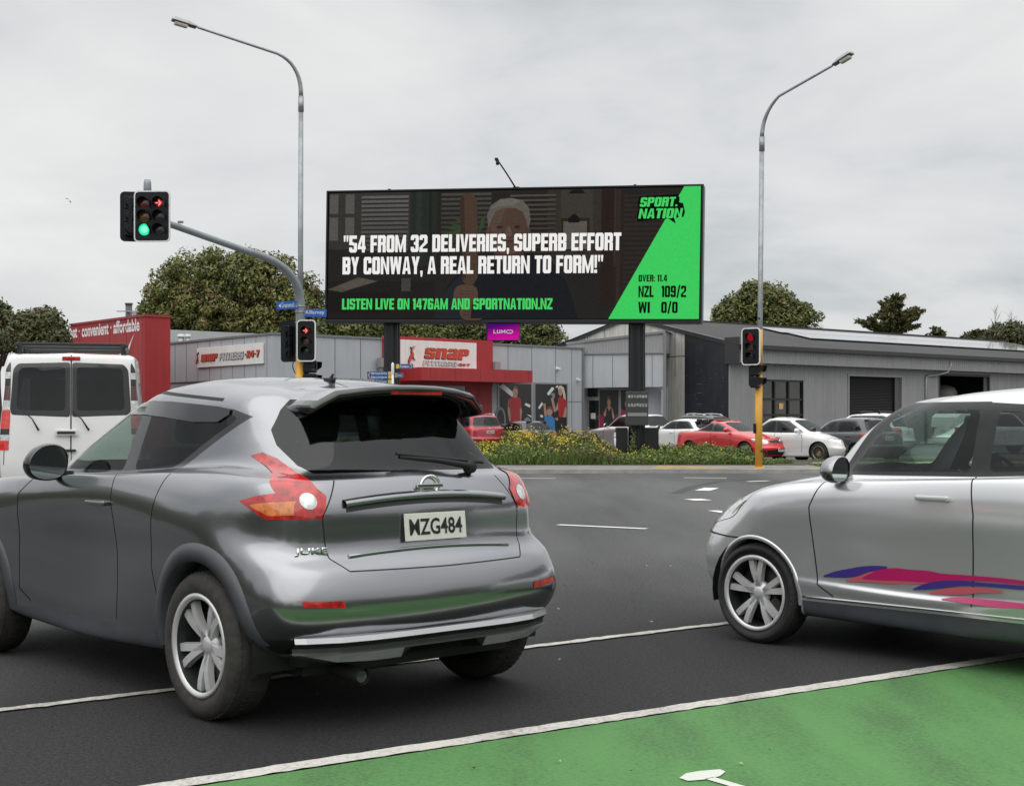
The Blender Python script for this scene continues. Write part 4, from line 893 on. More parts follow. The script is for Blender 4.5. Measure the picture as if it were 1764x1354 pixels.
def parked(name, kind, front_or_rear, at_front, head, p, label, cat, col, rim=None, spokes=7, plate_text=None, plate_black=False, rails=None, racks=False, lampstyle=None, arch=None, black_low=False, ymul=1.0, group='cars parked outside the gym and the warehouse', badge=True):
    """front_or_rear: ground point below the middle of the bumper nearest the camera"""
    h = Vector((head[0], head[1], 0)).normalized(); L_, W, H, xa, xb = p['L'], p['W'], p['H'], p['xa'], p['xb']
    org = Vector(front_or_rear) - (h*L_ if at_front else Vector((0, 0, 0)))
    root = empty(name, org, math.atan2(h.y, h.x), label=label, cat=cat, group=group)
    r = p.get('r', .32); belt, cowl, deck, rf, rr = p['belt'], p['cowl'], p['deck'], p['rf'], p['rr']; hoodf, hoodr, tail = p['hoodf'], p['hoodr'], p['tail']; zs = p.get('zs', .20)
    S = CarShell(gen_loops(L_, W, H, xa, xb, belt, cowl, deck, rf, rr, hoodf, hoodr, tail, zs), 5, 4)
    ab = cowl-.42; at = rf-.30; zt = H-.13; zb = belt+.055; two = p.get('doors', 4) == 2
    xb0 = deck+.34; xt0 = rr+.30; bm_ = p.get('bp', (ab+xb0)/2)
    S.cut('side_frame', 'side', [(ab+.10,zb-.025),(bm_,zb-.025),(bm_,zt+.03),(at+.04,zt+.02)]); S.cut('side_frame', 'side', [(bm_,zb-.025),(xb0-.06,zb-.005),(xt0-.06,zt-.02),(xt0+.08,zt+.025),(bm_,zt+.03)])
    S.cut('window_f', 'side', rounded([(ab,zb),(bm_+.05,zb),(bm_+.04,zt),(at,zt-.005)], .04)); 
    if p.get('quarter'):
        q = xb0*.62+bm_*.38; S.cut('window_r', 'side', rounded([(bm_-.05,zb),(q+.04,zb),(q+.03,zt-.01),(bm_-.04,zt)], .03)); S.cut('window_q', 'side', rounded([(q-.03,zb+.005),(xb0+.04,zb+.015),(xt0+.06,zt-.02),(q-.03,zt-.01)], .04))
    else: S.cut('window_r', 'side', rounded([(bm_-.05,zb),(xb0+.03,zb+.01),(xt0+.06,zt-.02),(bm_-.04,zt)], .06))
    S.cut('windscreen', 'top', [(rf-.06,-.01),(rf-.13,W*.20),(rf-.10,W*.265),(cowl-.19,W*.315),(cowl-.09,W*.25),(cowl-.02,-.01)])
    if deck < .6:
        S.cut('rear_window', 'rear', rounded([(-.01,belt+.06),(W*.335,belt+.06),(W*.345,belt+.12),(W*.29,H-.12),(-.01,H-.09)], .03), deck+.9)
    else: S.cut('rear_window', 'top', [(deck+.03,-.01),(deck+.12,W*.30),(rr+.16,W*.265),(rr+.06,-.01)])
    tz = tail; ls = lampstyle or (.30, .5, tz-.16, tz-.02)   # inner y fraction, outer, z0, z1
    S.cut('tail', 'rear', [(W*ls[0],ls[2]+.03),(W*ls[0]+.1,ls[2]),(W*.52,ls[2]+.02),(W*.52,ls[3]),(W*ls[0]+.05,ls[3])], .8); S.cut('tail', 'side', [(-.05,ls[2]+.01),(.30,ls[2]+.06),(.34,ls[3]-.01),(-.05,ls[3])], W*.34)
    S.cut('head', 'front', rounded([(W*.27,hoodf-.19),(W*.36,hoodf-.21),(W*.46,hoodf-.12),(W*.455,hoodf-.03),(W*.34,hoodf-.05),(W*.27,hoodf-.09)], .03), L_-.75); S.cut('head', 'side', [(L_-.46,hoodf-.10),(L_-.1,hoodf-.20),(L_-.1,hoodf-.02),(L_-.50,hoodf+.0)], W*.36)
    S.cut('grille', 'front', [(-.01,hoodf-.18),(W*.235,hoodf-.17),(W*.25,hoodf-.08),(-.01,hoodf-.075)], L_-.6)
    S.cut('intake', 'front', rounded([(-.01,zs+.07),(W*.28,zs+.07),(W*.33,zs+.22),(-.01,zs+.26)], .02), L_-.6)
    for s0 in ('low',):
        if black_low: S.cut('low', 'rear', [(-.01,0),(W,0),(W,zs+.17),(-.01,zs+.19)], 1.0)
    S.strip('seam', 'side', [(bm_,zb-.03),(bm_-.02,zs+.16)], .014); S.strip('seam', 'side', [(ab+.08,zb-.03),(ab+.16,belt-.2),(ab+.12,zs+.16)], .014)
    if not two: S.strip('seam', 'side', [(xb0+.10,zb-.02),(xb0+.30,belt-.25),(xb0+.38,zs+.2)], .014)
    S.strip('seam', 'front', [(-.01,hoodf-.045),(W*.30,hoodf-.03),(W*.45,hoodf-.01)], .014, L_-.8); S.strip('seam', 'rear', [(W*.36,belt),(W*.37,tail-.2),(W*.33,zs+.30),(-.01,zs+.29)], .014, .9)
    S.cut('ARCH', 'side', circle_poly(xa, r+.005, r+.045, 20), nz=-.3); S.cut('ARCH', 'side', circle_poly(xb, r+.005, r+.045, 20), nz=-.3)
    sp = {'side_frame': ('window_frame', M_BLACKG, 'pair', None), 'window_f': ('window', G_PARK, 'pair', None), 'window_r': ('window', G_PARK, 'pair', None), 'window_q': ('window', G_PARK, 'pair', None), 'windscreen': ('windscreen', G_PARK, 'centre', None), 'rear_window': ('rear_window', G_TINT, 'centre', None),
      'tail': ('tail_lamp', M_RED_L, 'pair', None, .004), 'head': ('headlight', M_WHITE_L, 'pair', None, .004), 'grille': ('grille', M_BLACKP, 'centre', None), 'intake': ('intake', M_BLACKP, 'centre', None), 'seam': ('panel_gap', M_RUBBER, 'centre', None, -.001), 'low': ('valance', M_BLACKP, 'centre', None)}
    S.emit(sp, root, ('body', col, 'centre', None))
    hw = W/2
    wheel_well(root, xa, r+.05, hw*.55, hw*.93, r); wheel_well(root, xb, r+.05, hw*.55, hw*.93, r)
    if arch:
        for cx_ in (xa, xb): arch_trim(S, root, cx_, r+.005, r+.035, r+.10, arch, .012, n=20)
    for x in (xa, xb):
        for s_ in (1, -1): wheel(root, x, (hw-.12)*s_, r, .21, r*.68, s_, spokes, 'multi' if spokes > 9 else ('twin' if spokes == 5 else 'five'), m_rim=rim, rot=.4)
    b = MB(); b.box((L_/2,0,zs+.06),(L_-.9,W*.72,.14),0,bev=.03); b.box((cowl-.40,0,belt-.18),(.4,W*.76,.34),0,bev=.08)
    b.box((xa-.05,0,belt-.25),(.6,W*.68,.4),0,bev=.05)
    for s_ in (1,-1): b.box(((ab+xb0)/2,(hw*.87)*s_,belt-.26),(ab-xb0+.2,.05,.5),0)
    b.build('cabin', M_DARKIN, root)
    for y in (W*.20,-W*.20): seat(root, ab-.72, y, belt-.52)
    if not two or True: seat(root, max(xb0+.30, ab-1.60), 0, belt-.50, bench=True)
    mirror_part(root, ab-.02, hw*.92, belt+.10, col, M_MIRR, .95)
    if at_front:
        xf_ = (S.front(0, zs+.20) or L_)+.012; T = Matrix(((0,0,1,xf_),(1,0,0,0),(0,1,0,zs+p.get('pz',.20)),(0,0,0,1)))
        plate(root, T, .36, .125, plate_text, plate_black)
        if badge:
            b = MB(); b.lathe([(.001,.012),(.05,.012),(.055,0)], Matrix(((0,0,1,(S.front(0,hoodf-.12) or L_)+.006),(1,0,0,0),(0,1,0,hoodf-.115),(0,0,0,1))) @ Matrix.Scale(1.3,4,(1,0,0)), 18); b.build('badge', M_CHROME, root)
    else:
        pz = p.get('pz', tail-.18); xr_ = (S.rear(0, pz) or 0)-.012; T = Matrix(((0,0,-1,xr_),(-1,0,0,0),(0,1,0,pz),(0,0,0,1)))
        plate(root, T, .36, .125, plate_text, plate_black)
        if badge:
            b = MB(); b.lathe([(.03,.0),(.04,.01),(.05,0)], Matrix(((0,0,-1,(S.rear(0,tail-.04) or 0)-.004),(-1,0,0,0),(0,1,0,tail-.045),(0,0,0,1))) @ Matrix.Scale(1.3,4,(1,0,0)), 18); b.build('badge', M_CHROME, root)
    for s_ in (1,-1):
        for xx in ([bm_+.16] if two else [bm_+.16, xb0+.42]):
            yy = S.side(xx, belt-.10)
            if yy: b = MB(); b.box((xx,(yy+.02)*s_,belt-.10),(.19,.03,.03),0,bev=.01); b.build('door_handle', M_CHROME if p.get('chrome') else col, root)
    if rails:
        for s_ in (1,-1):
            zz = [(rr+.35), (rr+.5), (rr+rf)/2-.1, rf-.55, rf-.4]
            b = MB(); pts = [(x, hw*.60*s_, (S.top(x, hw*.60) or H-.05)+(.0 if i in (0,4) else .055)) for i, x in enumerate(zz)]; b.tube(pts, [.016,.02,.02,.02,.016], 8)
            for x in zz[1:4]: b.box((x, hw*.60*s_, (S.top(x, hw*.60) or H)+.02),(.10,.03,.06),0,bev=.008)
            b.build('roof_rail', rails, root)
    if racks:
        for x in (rr+.55, rf-.65):
            for s_ in (1,-1): b = MB(); b.box((x, hw*.64*s_, (S.top(x, hw*.60) or H)+.05),(.09,.05,.13),0,bev=.012); b.build('rack_foot', M_BLACKP, root)
            b = MB(); b.box((x,0,H+.06),(.05,hw*1.25,.025),0,bev=.008); b.build('roof_bar', M_BLACKP, root)
    return root, S
AWAY = (-.56, .83); TOWARD = (.58, -.81)
def gx(px, Y): return Vector(((px-882)/F*Y, Y, 0))
HATCH = dict(L=4.05, W=1.72, H=1.47, xa=.70, xb=3.25, belt=.95, cowl=3.0, deck=.30, rf=2.35, rr=.55, hoodf=.82, hoodr=.98, tail=.98, r=.31)
SUV = dict(L=4.38, W=1.84, H=1.62, xa=.82, xb=3.46, belt=1.06, cowl=3.15, deck=.34, rf=2.5, rr=.52, hoodf=.92, hoodr=1.08, tail=1.06, r=.345, zs=.24)
RX = dict(L=4.85, W=1.88, H=1.66, xa=1.0, xb=3.78, belt=1.06, cowl=3.45, deck=.38, rf=2.72, rr=.80, hoodf=.94, hoodr=1.10, tail=1.08, r=.37, zs=.24, quarter=True, pz=.86)
COUPE = dict(L=4.45, W=1.76, H=1.39, xa=.92, xb=3.56, belt=.95, cowl=3.22, deck=.85, rf=2.35, rr=1.45, hoodf=.80, hoodr=.99, tail=.98, r=.325, doors=2, bp=1.98, zs=.17, pz=.235)
SEDAN = dict(L=4.78, W=1.78, H=1.47, xa=1.05, xb=3.82, belt=.93, cowl=3.48, deck=.80, rf=2.72, rr=1.42, hoodf=.80, hoodr=.99, tail=.98, r=.325, zs=.18, pz=.2)
def build_parked():
    M_BRONZE = mat('bronze alloy', (0.32, 0.25, 0.20), .35, .9)
    parked('parked_car', 'suv', gx(846, 60.0), False, (-.42, .90), SUV, 'cherry red sport utility car with silver roof rails, parked by the red gym entrance', 'car', M_MAROON, plate_text='LMG204', rails=M_ALLOY, lampstyle=(.28,.5,.90,1.04), spokes=5)
    p = dict(HATCH, L=4.2, H=1.36, belt=.90, tail=.95); parked('parked_car', 'hatch', gx(938, 59.0), False, (-.50, .86), p, 'black low hatchback below the poster of the blonde woman', 'car', M_BLACKC, plate_text='HZD417', lampstyle=(.26,.5,.72,.90))
    parked('parked_car', 'suv', gx(1152, 60.5), False, (-.60, .80), RX, 'silver sport utility car with dark rear window, behind the right billboard post', 'car', M_SILV2, plate_text='KLX60', plate_black=True, lampstyle=(.22,.5,.93,1.07), spokes=5)
    p = dict(HATCH, L=4.25, H=1.45, belt=.98, rr=.75, deck=.4); parked('parked_car', 'hatch', gx(1238, 57.0), False, (-.62, .78), p, 'white hatchback, only its roof and side window showing behind the red coupe', 'car', M_WHITE)
    p = dict(SUV, L=4.6, H=1.62); parked('parked_car', 'wagon', gx(1312, 58.5), True, (.66, -.75), p, 'black estate car with silver roof rails, behind the red coupe and the yellow pole', 'car', M_BLACKC, rails=M_ALLOY, plate_text='GEC351')
    root, S = parked('parked_car', 'coupe', gx(1348, 46.6), True, TOWARD, COUPE, 'bright red two-door coupe with black grille, facing the road', 'car', M_REDP, rim=M_ALLOY_D, spokes=5, plate_text='FDL705')
    for s_ in (1, -1):                                     # black corner intakes of the coupe
        b = MB(); y = .60*s_; xf_ = S.front(.60, .36) or 4.2
        b.add([(xf_+.012, y-.10*s_, .28),(xf_-.04, y+.14*s_, .28),(xf_-.05, y+.15*s_, .42),(xf_+.012, y-.02*s_, .43)], [[0,1,2,3] if s_ > 0 else [3,2,1,0]]); b.build('fog_lamp_recess', M_BLACKP, root)
    parked('parked_car', 'sedan', gx(1480, 45.6), True, (.68, -.73), SEDAN, 'white four-door saloon with many-spoked wheels, beside the red coupe', 'car', M_WHITE, rim=M_BRONZE, spokes=14, plate_text='CHB626')
    p = dict(HATCH, L=4.1, H=1.46); parked('parked_car', 'hatch', gx(1535, 44.8), False, (-.52, .85), p, 'dark charcoal hatchback parked beside the white saloon, tail to the road', 'car', M_CHAR, plate_text='ZL3B', lampstyle=(.30,.5,.80,.97))
    p = dict(SUV, L=4.7, H=1.66, quarter=True); parked('parked_car', 'wagon', gx(1570, 55.5), False, (-.80, .60), p, 'white estate car with black roof bar feet, behind the charcoal hatchback', 'car', M_WHITE, racks=True, lampstyle=(.36,.5,.75,1.2))
def build_ute():
    p = dict(L=5.25, W=1.85, H=1.74, xa=1.35, xb=4.35, belt=1.08, cowl=3.95, deck=1.72, rf=3.35, rr=2.0, hoodf=1.02, hoodr=1.14, tail=1.12, r=.385, zs=.36, bp=2.75)
    root, S = parked('pickup_truck', 'ute', gx(1622, 57.0), False, (.93, .37), p, 'white pickup truck with a white canopy, seen through the silver hatchback glass', 'pickup', M_WHITE, rim=M_ALLOY_D, lampstyle=(.40,.5,.78,1.12))
    b = MB(); poly = [(.10,1.10),(1.86,1.10),(1.80,1.66),(.34,1.64),(.16,1.5)]
    b.prism(poly, Matrix(((1,0,0,0),(0,0,-1,.80),(0,1,0,0),(0,0,0,1))), 1.60); cn = b.build('canopy', M_WHITE, root)
    for s_ in (1,-1):
        q = rounded([(.42,1.20),(1.62,1.20),(1.58,1.56),(.50,1.56)], .07); mesh_obj('canopy_window', [(x, .806*s_, z) for x, z in q], [list(range(len(q)))[::-s_]], G_TINT, cn)
    return root
def white_van():
    h = Vector((-.25, .968, 0)).normalized(); org = Vector((-6.08, 19.6, 0))
    root = empty('delivery_van', org, math.atan2(h.y, h.x), label='white van with a black roof rack, rear doors facing the camera', cat='van')
    J = dict(xa=.95, xb=4.1); z5 = lambda a: (a,)*5
    lp = [LP(.3, 4.7, .01, .26, **J), LP(.25, 4.75, .80, .25, **J), LP(.06, 4.9, (.90,.94,.94,.94,.85), (.38,.32,.28,.32,.30), br=.05, cr_=.10, kr=.95, **J),
      LP(.0, 5.0, (.95,.97,.97,.97,.88), (.62,.6,.55,.6,.55), br=.05, cr_=.10, kr=.95, **J), LP(.01, 4.98, (.965,.98,.985,.97,.86), (.95,.95,.92,.9,.85), br=.05, cr_=.10, kr=.95, **J),
      LP(.03, 4.7, (.955,.975,.98,.94,.80), (1.22,1.22,1.2,1.1,1.08), br=.05, cr_=.10, kr=.95, **J), LP(.05, 4.35, (.94,.96,.965,.88,.76), (1.42,1.42,1.42,1.3,1.28), br=.05, cr_=.10, kr=.95, **J),
      LP(.085, 3.75, (.90,.92,.925,.85,.74), (1.82,1.82,1.82,1.8,1.75), br=.05, cr_=.10, kr=.95, **J), LP(.12, 3.35, (.885,.90,.90,.83,.70), (2.14,2.13,2.13,2.1,2.05), br=.05, cr_=.10, kr=.95, **J),
      LP(.15, 3.2, (.845,.86,.86,.78,.66), (2.245,2.26,2.27,2.22,2.16), br=.05, cr_=.10, kr=.94, **J), LP(.22, 3.05, (.5,.5,.5,.48,.42), (2.28,2.30,2.31,2.28,2.22), **J), LP(.26, 3.0, .005, (2.295,2.315,2.325,2.295,2.235), **J)]
    S = CarShell(lp, 6, 5)
    S.cut('glass_frame', 'rear', rounded([(.012,1.40),(.78,1.43),(.80,1.50),(.765,2.06),(.70,2.14),(.012,2.16)], .04), .5)
    S.cut('glass', 'rear', rounded([(.075,1.49),(.715,1.50),(.69,2.08),(.075,2.10)], .06), .5)
    S.strip('seam', 'rear', [(0,2.26),(0,.5)], .02, .5); S.strip('seam', 'rear', [(.83,2.10),(.86,1.4),(.88,.75)], .012, .5)
    for a, b_, nm in ((2.02,2.24,'smoked'),(1.93,2.02,'clear'),(1.83,1.93,'smoked'),(1.63,1.83,'dark'),(1.50,1.63,'clear'),(1.24,1.50,'red'),(1.16,1.24,'smoked'),(1.08,1.16,'clear'),(.95,1.08,'red')):
        S.cut('lamp_%s#p%d' % (nm, int(a*100)), 'side', [(-.1,a),(.16,a),(.16,b_),(-.1,b_)], .80)
    S.cut('bumper', 'rear', [(-.01,.2),(1,.2),(1,.52),(-.01,.52)], .5)
    S.cut('side_glass', 'side', rounded([(3.0,1.5),(3.95,1.45),(3.35,2.0),(3.0,2.02)], .05)); S.cut('windscreen', 'front', [(-.01,1.42),(.66,1.40),(.60,2.0),(-.01,2.05)], 2.6)
    S.cut('ARCH', 'side', circle_poly(.95, .34, .40, 20), nz=-.3); S.cut('ARCH', 'side', circle_poly(4.1, .34, .40, 20), nz=-.3)
    sp = {'glass_frame': ('rear_glass_surround', M_BLACKG, 'pair', None), 'glass': ('rear_window', G_DARK, 'pair', None), 'seam': ('door_gap', M_RUBBER, 'centre', None), 'lamp_smoked': ('smoked_lens', M_BLACKG, 'pair', None, .006), 'lamp_dark': ('dark_red_lens', mat('dark red lens', (0.07,0.01,0.012), .2, coat=1.0), 'pair', None, .006), 'lamp_clear': ('clear_lens', M_WHITE_L, 'pair', None, .006), 'lamp_red': ('tail_lamp', M_REDB_L, 'pair', None, .006), 'bumper': ('bumper', M_BLACKP, 'centre', None, .02), 'side_glass': ('window', G_TINT, 'pair', None), 'windscreen': ('windscreen', G_TINT, 'centre', None)}
    S.emit(sp, root, ('body', M_WHITE, 'centre', None))
    wheel_well(root, .95, .41, .5, .90, .34); wheel_well(root, 4.1, .41, .5, .90, .34)
    for x in (.95, 4.1):
        for s_ in (1,-1): wheel(root, x, .84*s_, .33, .21, .21, s_, 6, 'five')
    b = MB(); b.box((2.4,0,.35),(4.2,1.5,.2),0); b.box((2.9,0,1.2),(.1,1.5,1.6),0); b.build('cargo_floor', M_DARKIN, root)
    # black roof rack
    b = MB()
    for x in (.30, 1.3, 2.3): b.box((x,0,2.415),(.07,1.44,.05),0,bev=.012)
    for s_ in (1,-1):
        b.box((1.3,.73*s_,2.40),(2.2,.05,.05),0,bev=.012)
        for x in (.30, 1.3, 2.3): b.box((x,.69*s_,2.32),(.12,.06,.17),0,bev=.012)
    b.build('roof_rack', M_BLACKP, root)
    b = MB(); b.box((.135,0,2.215),(.04,.24,.055),0,bev=.01); b.build('brake_lamp', M_RED_L, root)
    for y0, y1 in ((.62,.50), (-.02,-.16)):
        b = MB(); b.tube([(-.01+.03,y0,1.48),(.0,(y0+y1)/2-.05,1.38),(-.015,y1-.08,1.22)], [.009,.008,.015], 8); b.build('rear_wiper', M_RUBBER, root)
    b = MB(); b.box((-.012,.06,1.19),(.03,.30,.09),0,bev=.02); ph = b.build('handle_surround', M_WHITE, root); b = MB(); b.box((-.03,.06,1.19),(.03,.24,.035),0,bev=.01); b.build('handle', M_BLACKP, ph)
    T = Matrix(((0,0,-1,-.016),(-1,0,0,.18),(0,1,0,.86),(0,0,0,1))); plate(root, T, .36, .125, 'LDE553')
    b = MB(); b.box((-.02,.18,.945),(.05,.50,.03),0,bev=.01); b.build('plate_lamp_bar', M_BLACKP, root)
    return root
# ------------------------------------------------------------------ digital billboard
def build_billboard():
    BL, BR = P(562,551,44.5), P(1207,551.5,42.2); W = (BR-BL).length; H = 3.98
    xd = (BR-BL).normalized(); up = Vector((0,0,1)); T = frame(BL, xd, up - xd*up.dot(xd))
    base = (BL+BR)/2; base.z = .1
    root = empty('digital_billboard', base, label='large digital billboard on two black posts showing a cricket score advert', cat='billboard')
    I = Matrix.Translation(-base); T = I @ T
    M_FR = mat('billboard frame', (0.012,0.013,0.016), .4, .3); M_POST = mat('billboard post', (0.010,0.011,0.014), .42, .2)
    b = MB(); b.box((W/2,H/2,-.36),(W-.02,H-.02,.60),0,M=T,bev=.02)
    b.box((W/2,-.045,-.30),(W+.04,.10,.72),0,M=T,bev=.015); b.box((W/2,H+.02,-.30),(W+.04,.05,.70),0,M=T,bev=.01)
    for x in (0.0,W): b.box((x+(.012 if x else -.012),H/2,-.30),(.05,H+.08,.70),0,M=T,bev=.01)
    for u in (.166,.825): b.box((W*u,H+.07,-.2),(.08,.07,.08),0,M=T)
    b.build('frame', M_FR, root)
    # ---- screen picture
    sc = MB(); cols = []
    def colm(c, grain=.10):
        k = 'screen %02x%02x%02x' % tuple(int(x) for x in c)
        m = glow(k, srgb(*c), 1.0, grain)
        if m not in cols: cols.append(m)
        return cols.index(m)
    lay = [0.006]
    def uv(u, v): return (u*W, v*H)
    def poly(pts, c, grain=.12):
        lay[0] += .0006; a = sum(pts[i][0]*pts[(i+1)%len(pts)][1]-pts[(i+1)%len(pts)][0]*pts[i][1] for i in range(len(pts)))
        pts = pts if a > 0 else pts[::-1]
        sc.add([T @ Vector((*uv(*p), lay[0])) for p in pts], [list(range(len(pts)))], colm(c, grain))
    def rect(u0,v0,u1,v1,c,grain=.12): poly([(u0,v0),(u1,v0),(u1,v1),(u0,v1)], c, grain)
    def ell(cu,cv,ru,rv,c,n=28,a0=0,a1=360,rot=0,sq=2.0):
        pts=[]
        for i in range(n):
            a=R(a0+(a1-a0)*i/n); x=abs(math.cos(a))**(2/sq)*math.copysign(1,math.cos(a))*ru; y=abs(math.sin(a))**(2/sq)*math.copysign(1,math.sin(a))*rv*W/H*.34
            cr_,sr=math.cos(R(rot)),math.sin(R(rot)); pts.append((cu+x*cr_-y*sr*H/W,cv+(x*sr*W/H)+y*cr_))
        poly(pts,c)
    rect(.004,.008,.996,.992,(38,37,35),.10)
    rect(.004,.55,.23,.992,(52,51,48)); rect(.0045,.008,.30,.30,(34,33,31)); rect(.60,.40,.78,.99,(50,47,43)); rect(.635,.55,.72,.985,(58,54,49))
    # left window grid with bright panes and louvred blinds
    for u0,u1 in ((.006,.030),(.050,.075)):
        for v0,v1 in ((.62,.80),(.83,.98)): rect(u0,v0,u1,v1,(82,81,78))
    for k in range(13):
        v = .965-.034*k; rect(.095,v-.020,.225,v,(92-2*k,91-2*k,88-2*k)); rect(.098,v-.026,.222,v-.020,(34,33,32))
    for k in range(12):
        v = .975-.036*k; rect(.315,v-.019,.45,v,(70-2*k,68-2*k,63-2*k))
    for k in range(14):
        v = .955-.036*k; rect(.50,v-.016,.622,v,(74-2*k,70-2*k,64-2*k)); rect(.50,v-.023,.622,v-.016,(30,28,27))
    for k in range(22):
        v = .94-.036*k; rect(.80,v-.012,.93,v,(52,42,37)); 
    rect(.232,.42,.305,.99,(40,44,41)); rect(.248,.46,.262,.99,(46,50,46)); rect(.283,.42,.290,.985,(33,36,34))
    rect(.742,.10,.775,.99,(41,33,30)); rect(.782,.05,.792,.98,(52,41,36)); rect(.68,.50,.70,.60,(44,40,38))
    # plant fronds
    for k,(a,l) in enumerate(((155,.09),(165,.11),(140,.10),(120,.09),(100,.08),(178,.10),(195,.08),(75,.07))):
        cu,cv=.418,.66; du,dv=math.cos(R(a))*l,math.sin(R(a))*l*2.2; poly([(cu,cv),(cu+du*.5-.004,cv+dv*.55+.02),(cu+du,cv+dv),(cu+du*.5+.004,cv+dv*.5-.02)],(52,66,46))
    # clipboard, desk papers, chair
    rect(.637,.52,.712,.77,(45,36,31)); rect(.643,.535,.705,.745,(84,81,76)); rect(.656,.735,.685,.775,(26,25,25)); poly([(.66,.775),(.682,.775),(.675,.80),(.667,.80)],(26,25,25)); rect(.65,.62,.697,.63,(84,81,77))
    poly([(.655,.955),(.70,.955),(.69,.985),(.665,.985)],(28,27,27))
    poly([(.005,.235),(.09,.33),(.145,.30),(.045,.215)],(74,70,62)); poly([(.03,.26),(.10,.325),(.14,.295),(.06,.235)],(82,77,69)); rect(.0045,.05,.18,.21,(30,29,27)); rect(.21,.22,.235,.32,(64,62,58))
    # man in a dark jacket holding a bat in front of him
    poly([(.30,.01),(.335,.26),(.375,.40),(.43,.47),(.47,.50),(.56,.50),(.615,.44),(.655,.28),(.685,.01)],(29,31,35)); poly([(.30,.01),(.33,.22),(.37,.34),(.40,.30),(.395,.01)],(35,38,43)); poly([(.475,.49),(.50,.34),(.53,.49)],(74,71,68)); poly([(.492,.47),(.50,.33),(.512,.47)],(52,44,44))
    poly([(.46,.47),(.465,.58),(.535,.58),(.54,.47)],(66,51,44))
    ell(.497,.705,.052,.205,(82,66,57),36,sq=2.25)
    ell(.513,.70,.035,.175,(74,58,50),30,sq=2.3); ell(.446,.665,.008,.045,(76,58,50)); ell(.549,.665,.008,.045,(70,55,47))
    poly([(.444,.70),(.440,.80),(.450,.875),(.475,.922),(.505,.93),(.535,.91),(.552,.85),(.556,.76),(.551,.69),(.545,.76),(.536,.82),(.515,.852),(.485,.855),(.463,.83),(.453,.77)],(90,86,81)); poly([(.45,.85),(.475,.915),(.505,.925),(.53,.905),(.51,.875),(.48,.87)],(100,96,90))
    for cu in (.474,.521): rect(cu-.012,.728,cu+.012,.736,(66,58,52)); ell(cu,.708,.008,.011,(44,37,34)); rect(cu-.008,.690,cu+.008,.694,(62,49,43))
    poly([(.494,.71),(.489,.645),(.500,.632),(.509,.645),(.502,.71)],(92,74,63)); rect(.480,.596,.516,.604,(58,40,37)); rect(.484,.584,.512,.590,(70,54,47)); rect(.478,.612,.52,.617,(86,75,68))
    # bat: blade, shoulder and handle
    poly([(.376,.30),(.366,.90),(.371,.955),(.385,.975),(.402,.962),(.413,.915),(.417,.32),(.405,.265),(.388,.265)],(72,57,48)); poly([(.376,.30),(.366,.90),(.371,.955),(.378,.95),(.386,.32)],(58,45,38)); rect(.391,.13,.402,.27,(52,42,38))
    # hands gripping the handle
    ell(.386,.185,.033,.085,(80,63,54),24,sq=2.8); ell(.405,.075,.035,.085,(76,60,51),24,sq=2.8)
    for k in range(4): rect(.358+.003*k,.145+.024*k,.40,.149+.024*k,(60,45,38)); rect(.378+.003*k,.035+.024*k,.425,.039+.024*k,(57,43,37))
    poly([(.40,.01),(.405,.14),(.432,.16),(.452,.09),(.455,.01)],(31,33,38))
    # green panel on the right
    GREEN = (62,200,94); lay[0] = max(lay[0], .10)
    poly([(.764,.006),(.954,.994),(.996,.994),(.996,.006)], GREEN, .05)
    s_ob = sc.build('screen', cols, root)
    WHT = glow('screen white', srgb(238,237,234), 1.0); GRN = glow('screen lettering green', srgb(70,206,100), 1.0); INK = glow('screen black', srgb(13,18,14), 1.0)
    def line(body, u0, u1, v0, v1, m, shear=0, **k): return block_text('lettering', body, T, u0*W, v0*H, (u1-u0)*W, (v1-v0)*H, m, s_ob, lift=.115, shear=shear, **k)
    line('"54 FROM 32 DELIVERIES, SUPERB EFFORT', .049, .795, .522, .655, WHT); line('BY CONWAY, A REAL RETURN TO FORM!"', .047, .749, .352, .487, WHT)
    line('LISTEN LIVE ON 1476AM AND SPORTNATION.NZ', .047, .618, .078, .163, GRN)
    line('OVER: 11.4', .841, .914, .285, .336, INK, gap=.9); line('NZL', .841, .880, .168, .254, INK); line('109/2', .900, .963, .168, .254, INK); line('WI', .841, .871, .050, .134, INK); line('0/0', .900, .942, .050, .134, INK)
    # SPORT NATION badge: black speech bubble, green lettering
    lg = MB(); bub = [(.836,.735),(.834,.78),(.838,.835),(.836,.88),(.840,.925),(.938,.935),(.943,.905),(.942,.875),(.952,.868),(.957,.80),(.953,.765),(.930,.757),(.934,.715),(.915,.755)]
    lg.add([T @ Vector((u*W, v*H, .125)) for u, v in bub], [list(range(len(bub)))[::-1]]); lo = lg.build('logo', INK, s_ob)
    block_text('logo_lettering', 'SPORT.', T, .841*W, .845*H, .096*W, .070*H, GRN, lo, lift=.130, shear=.16, V=2.5, H=2.0, gap=.6); block_text('logo_lettering', 'NATION', T, .838*W, .757*H, .110*W, .074*H, GRN, lo, lift=.130, shear=.16, V=2.5, H=2.0, gap=.6)
    # ---- posts, camera arm, small sign, meter cabinet
    Ti = T
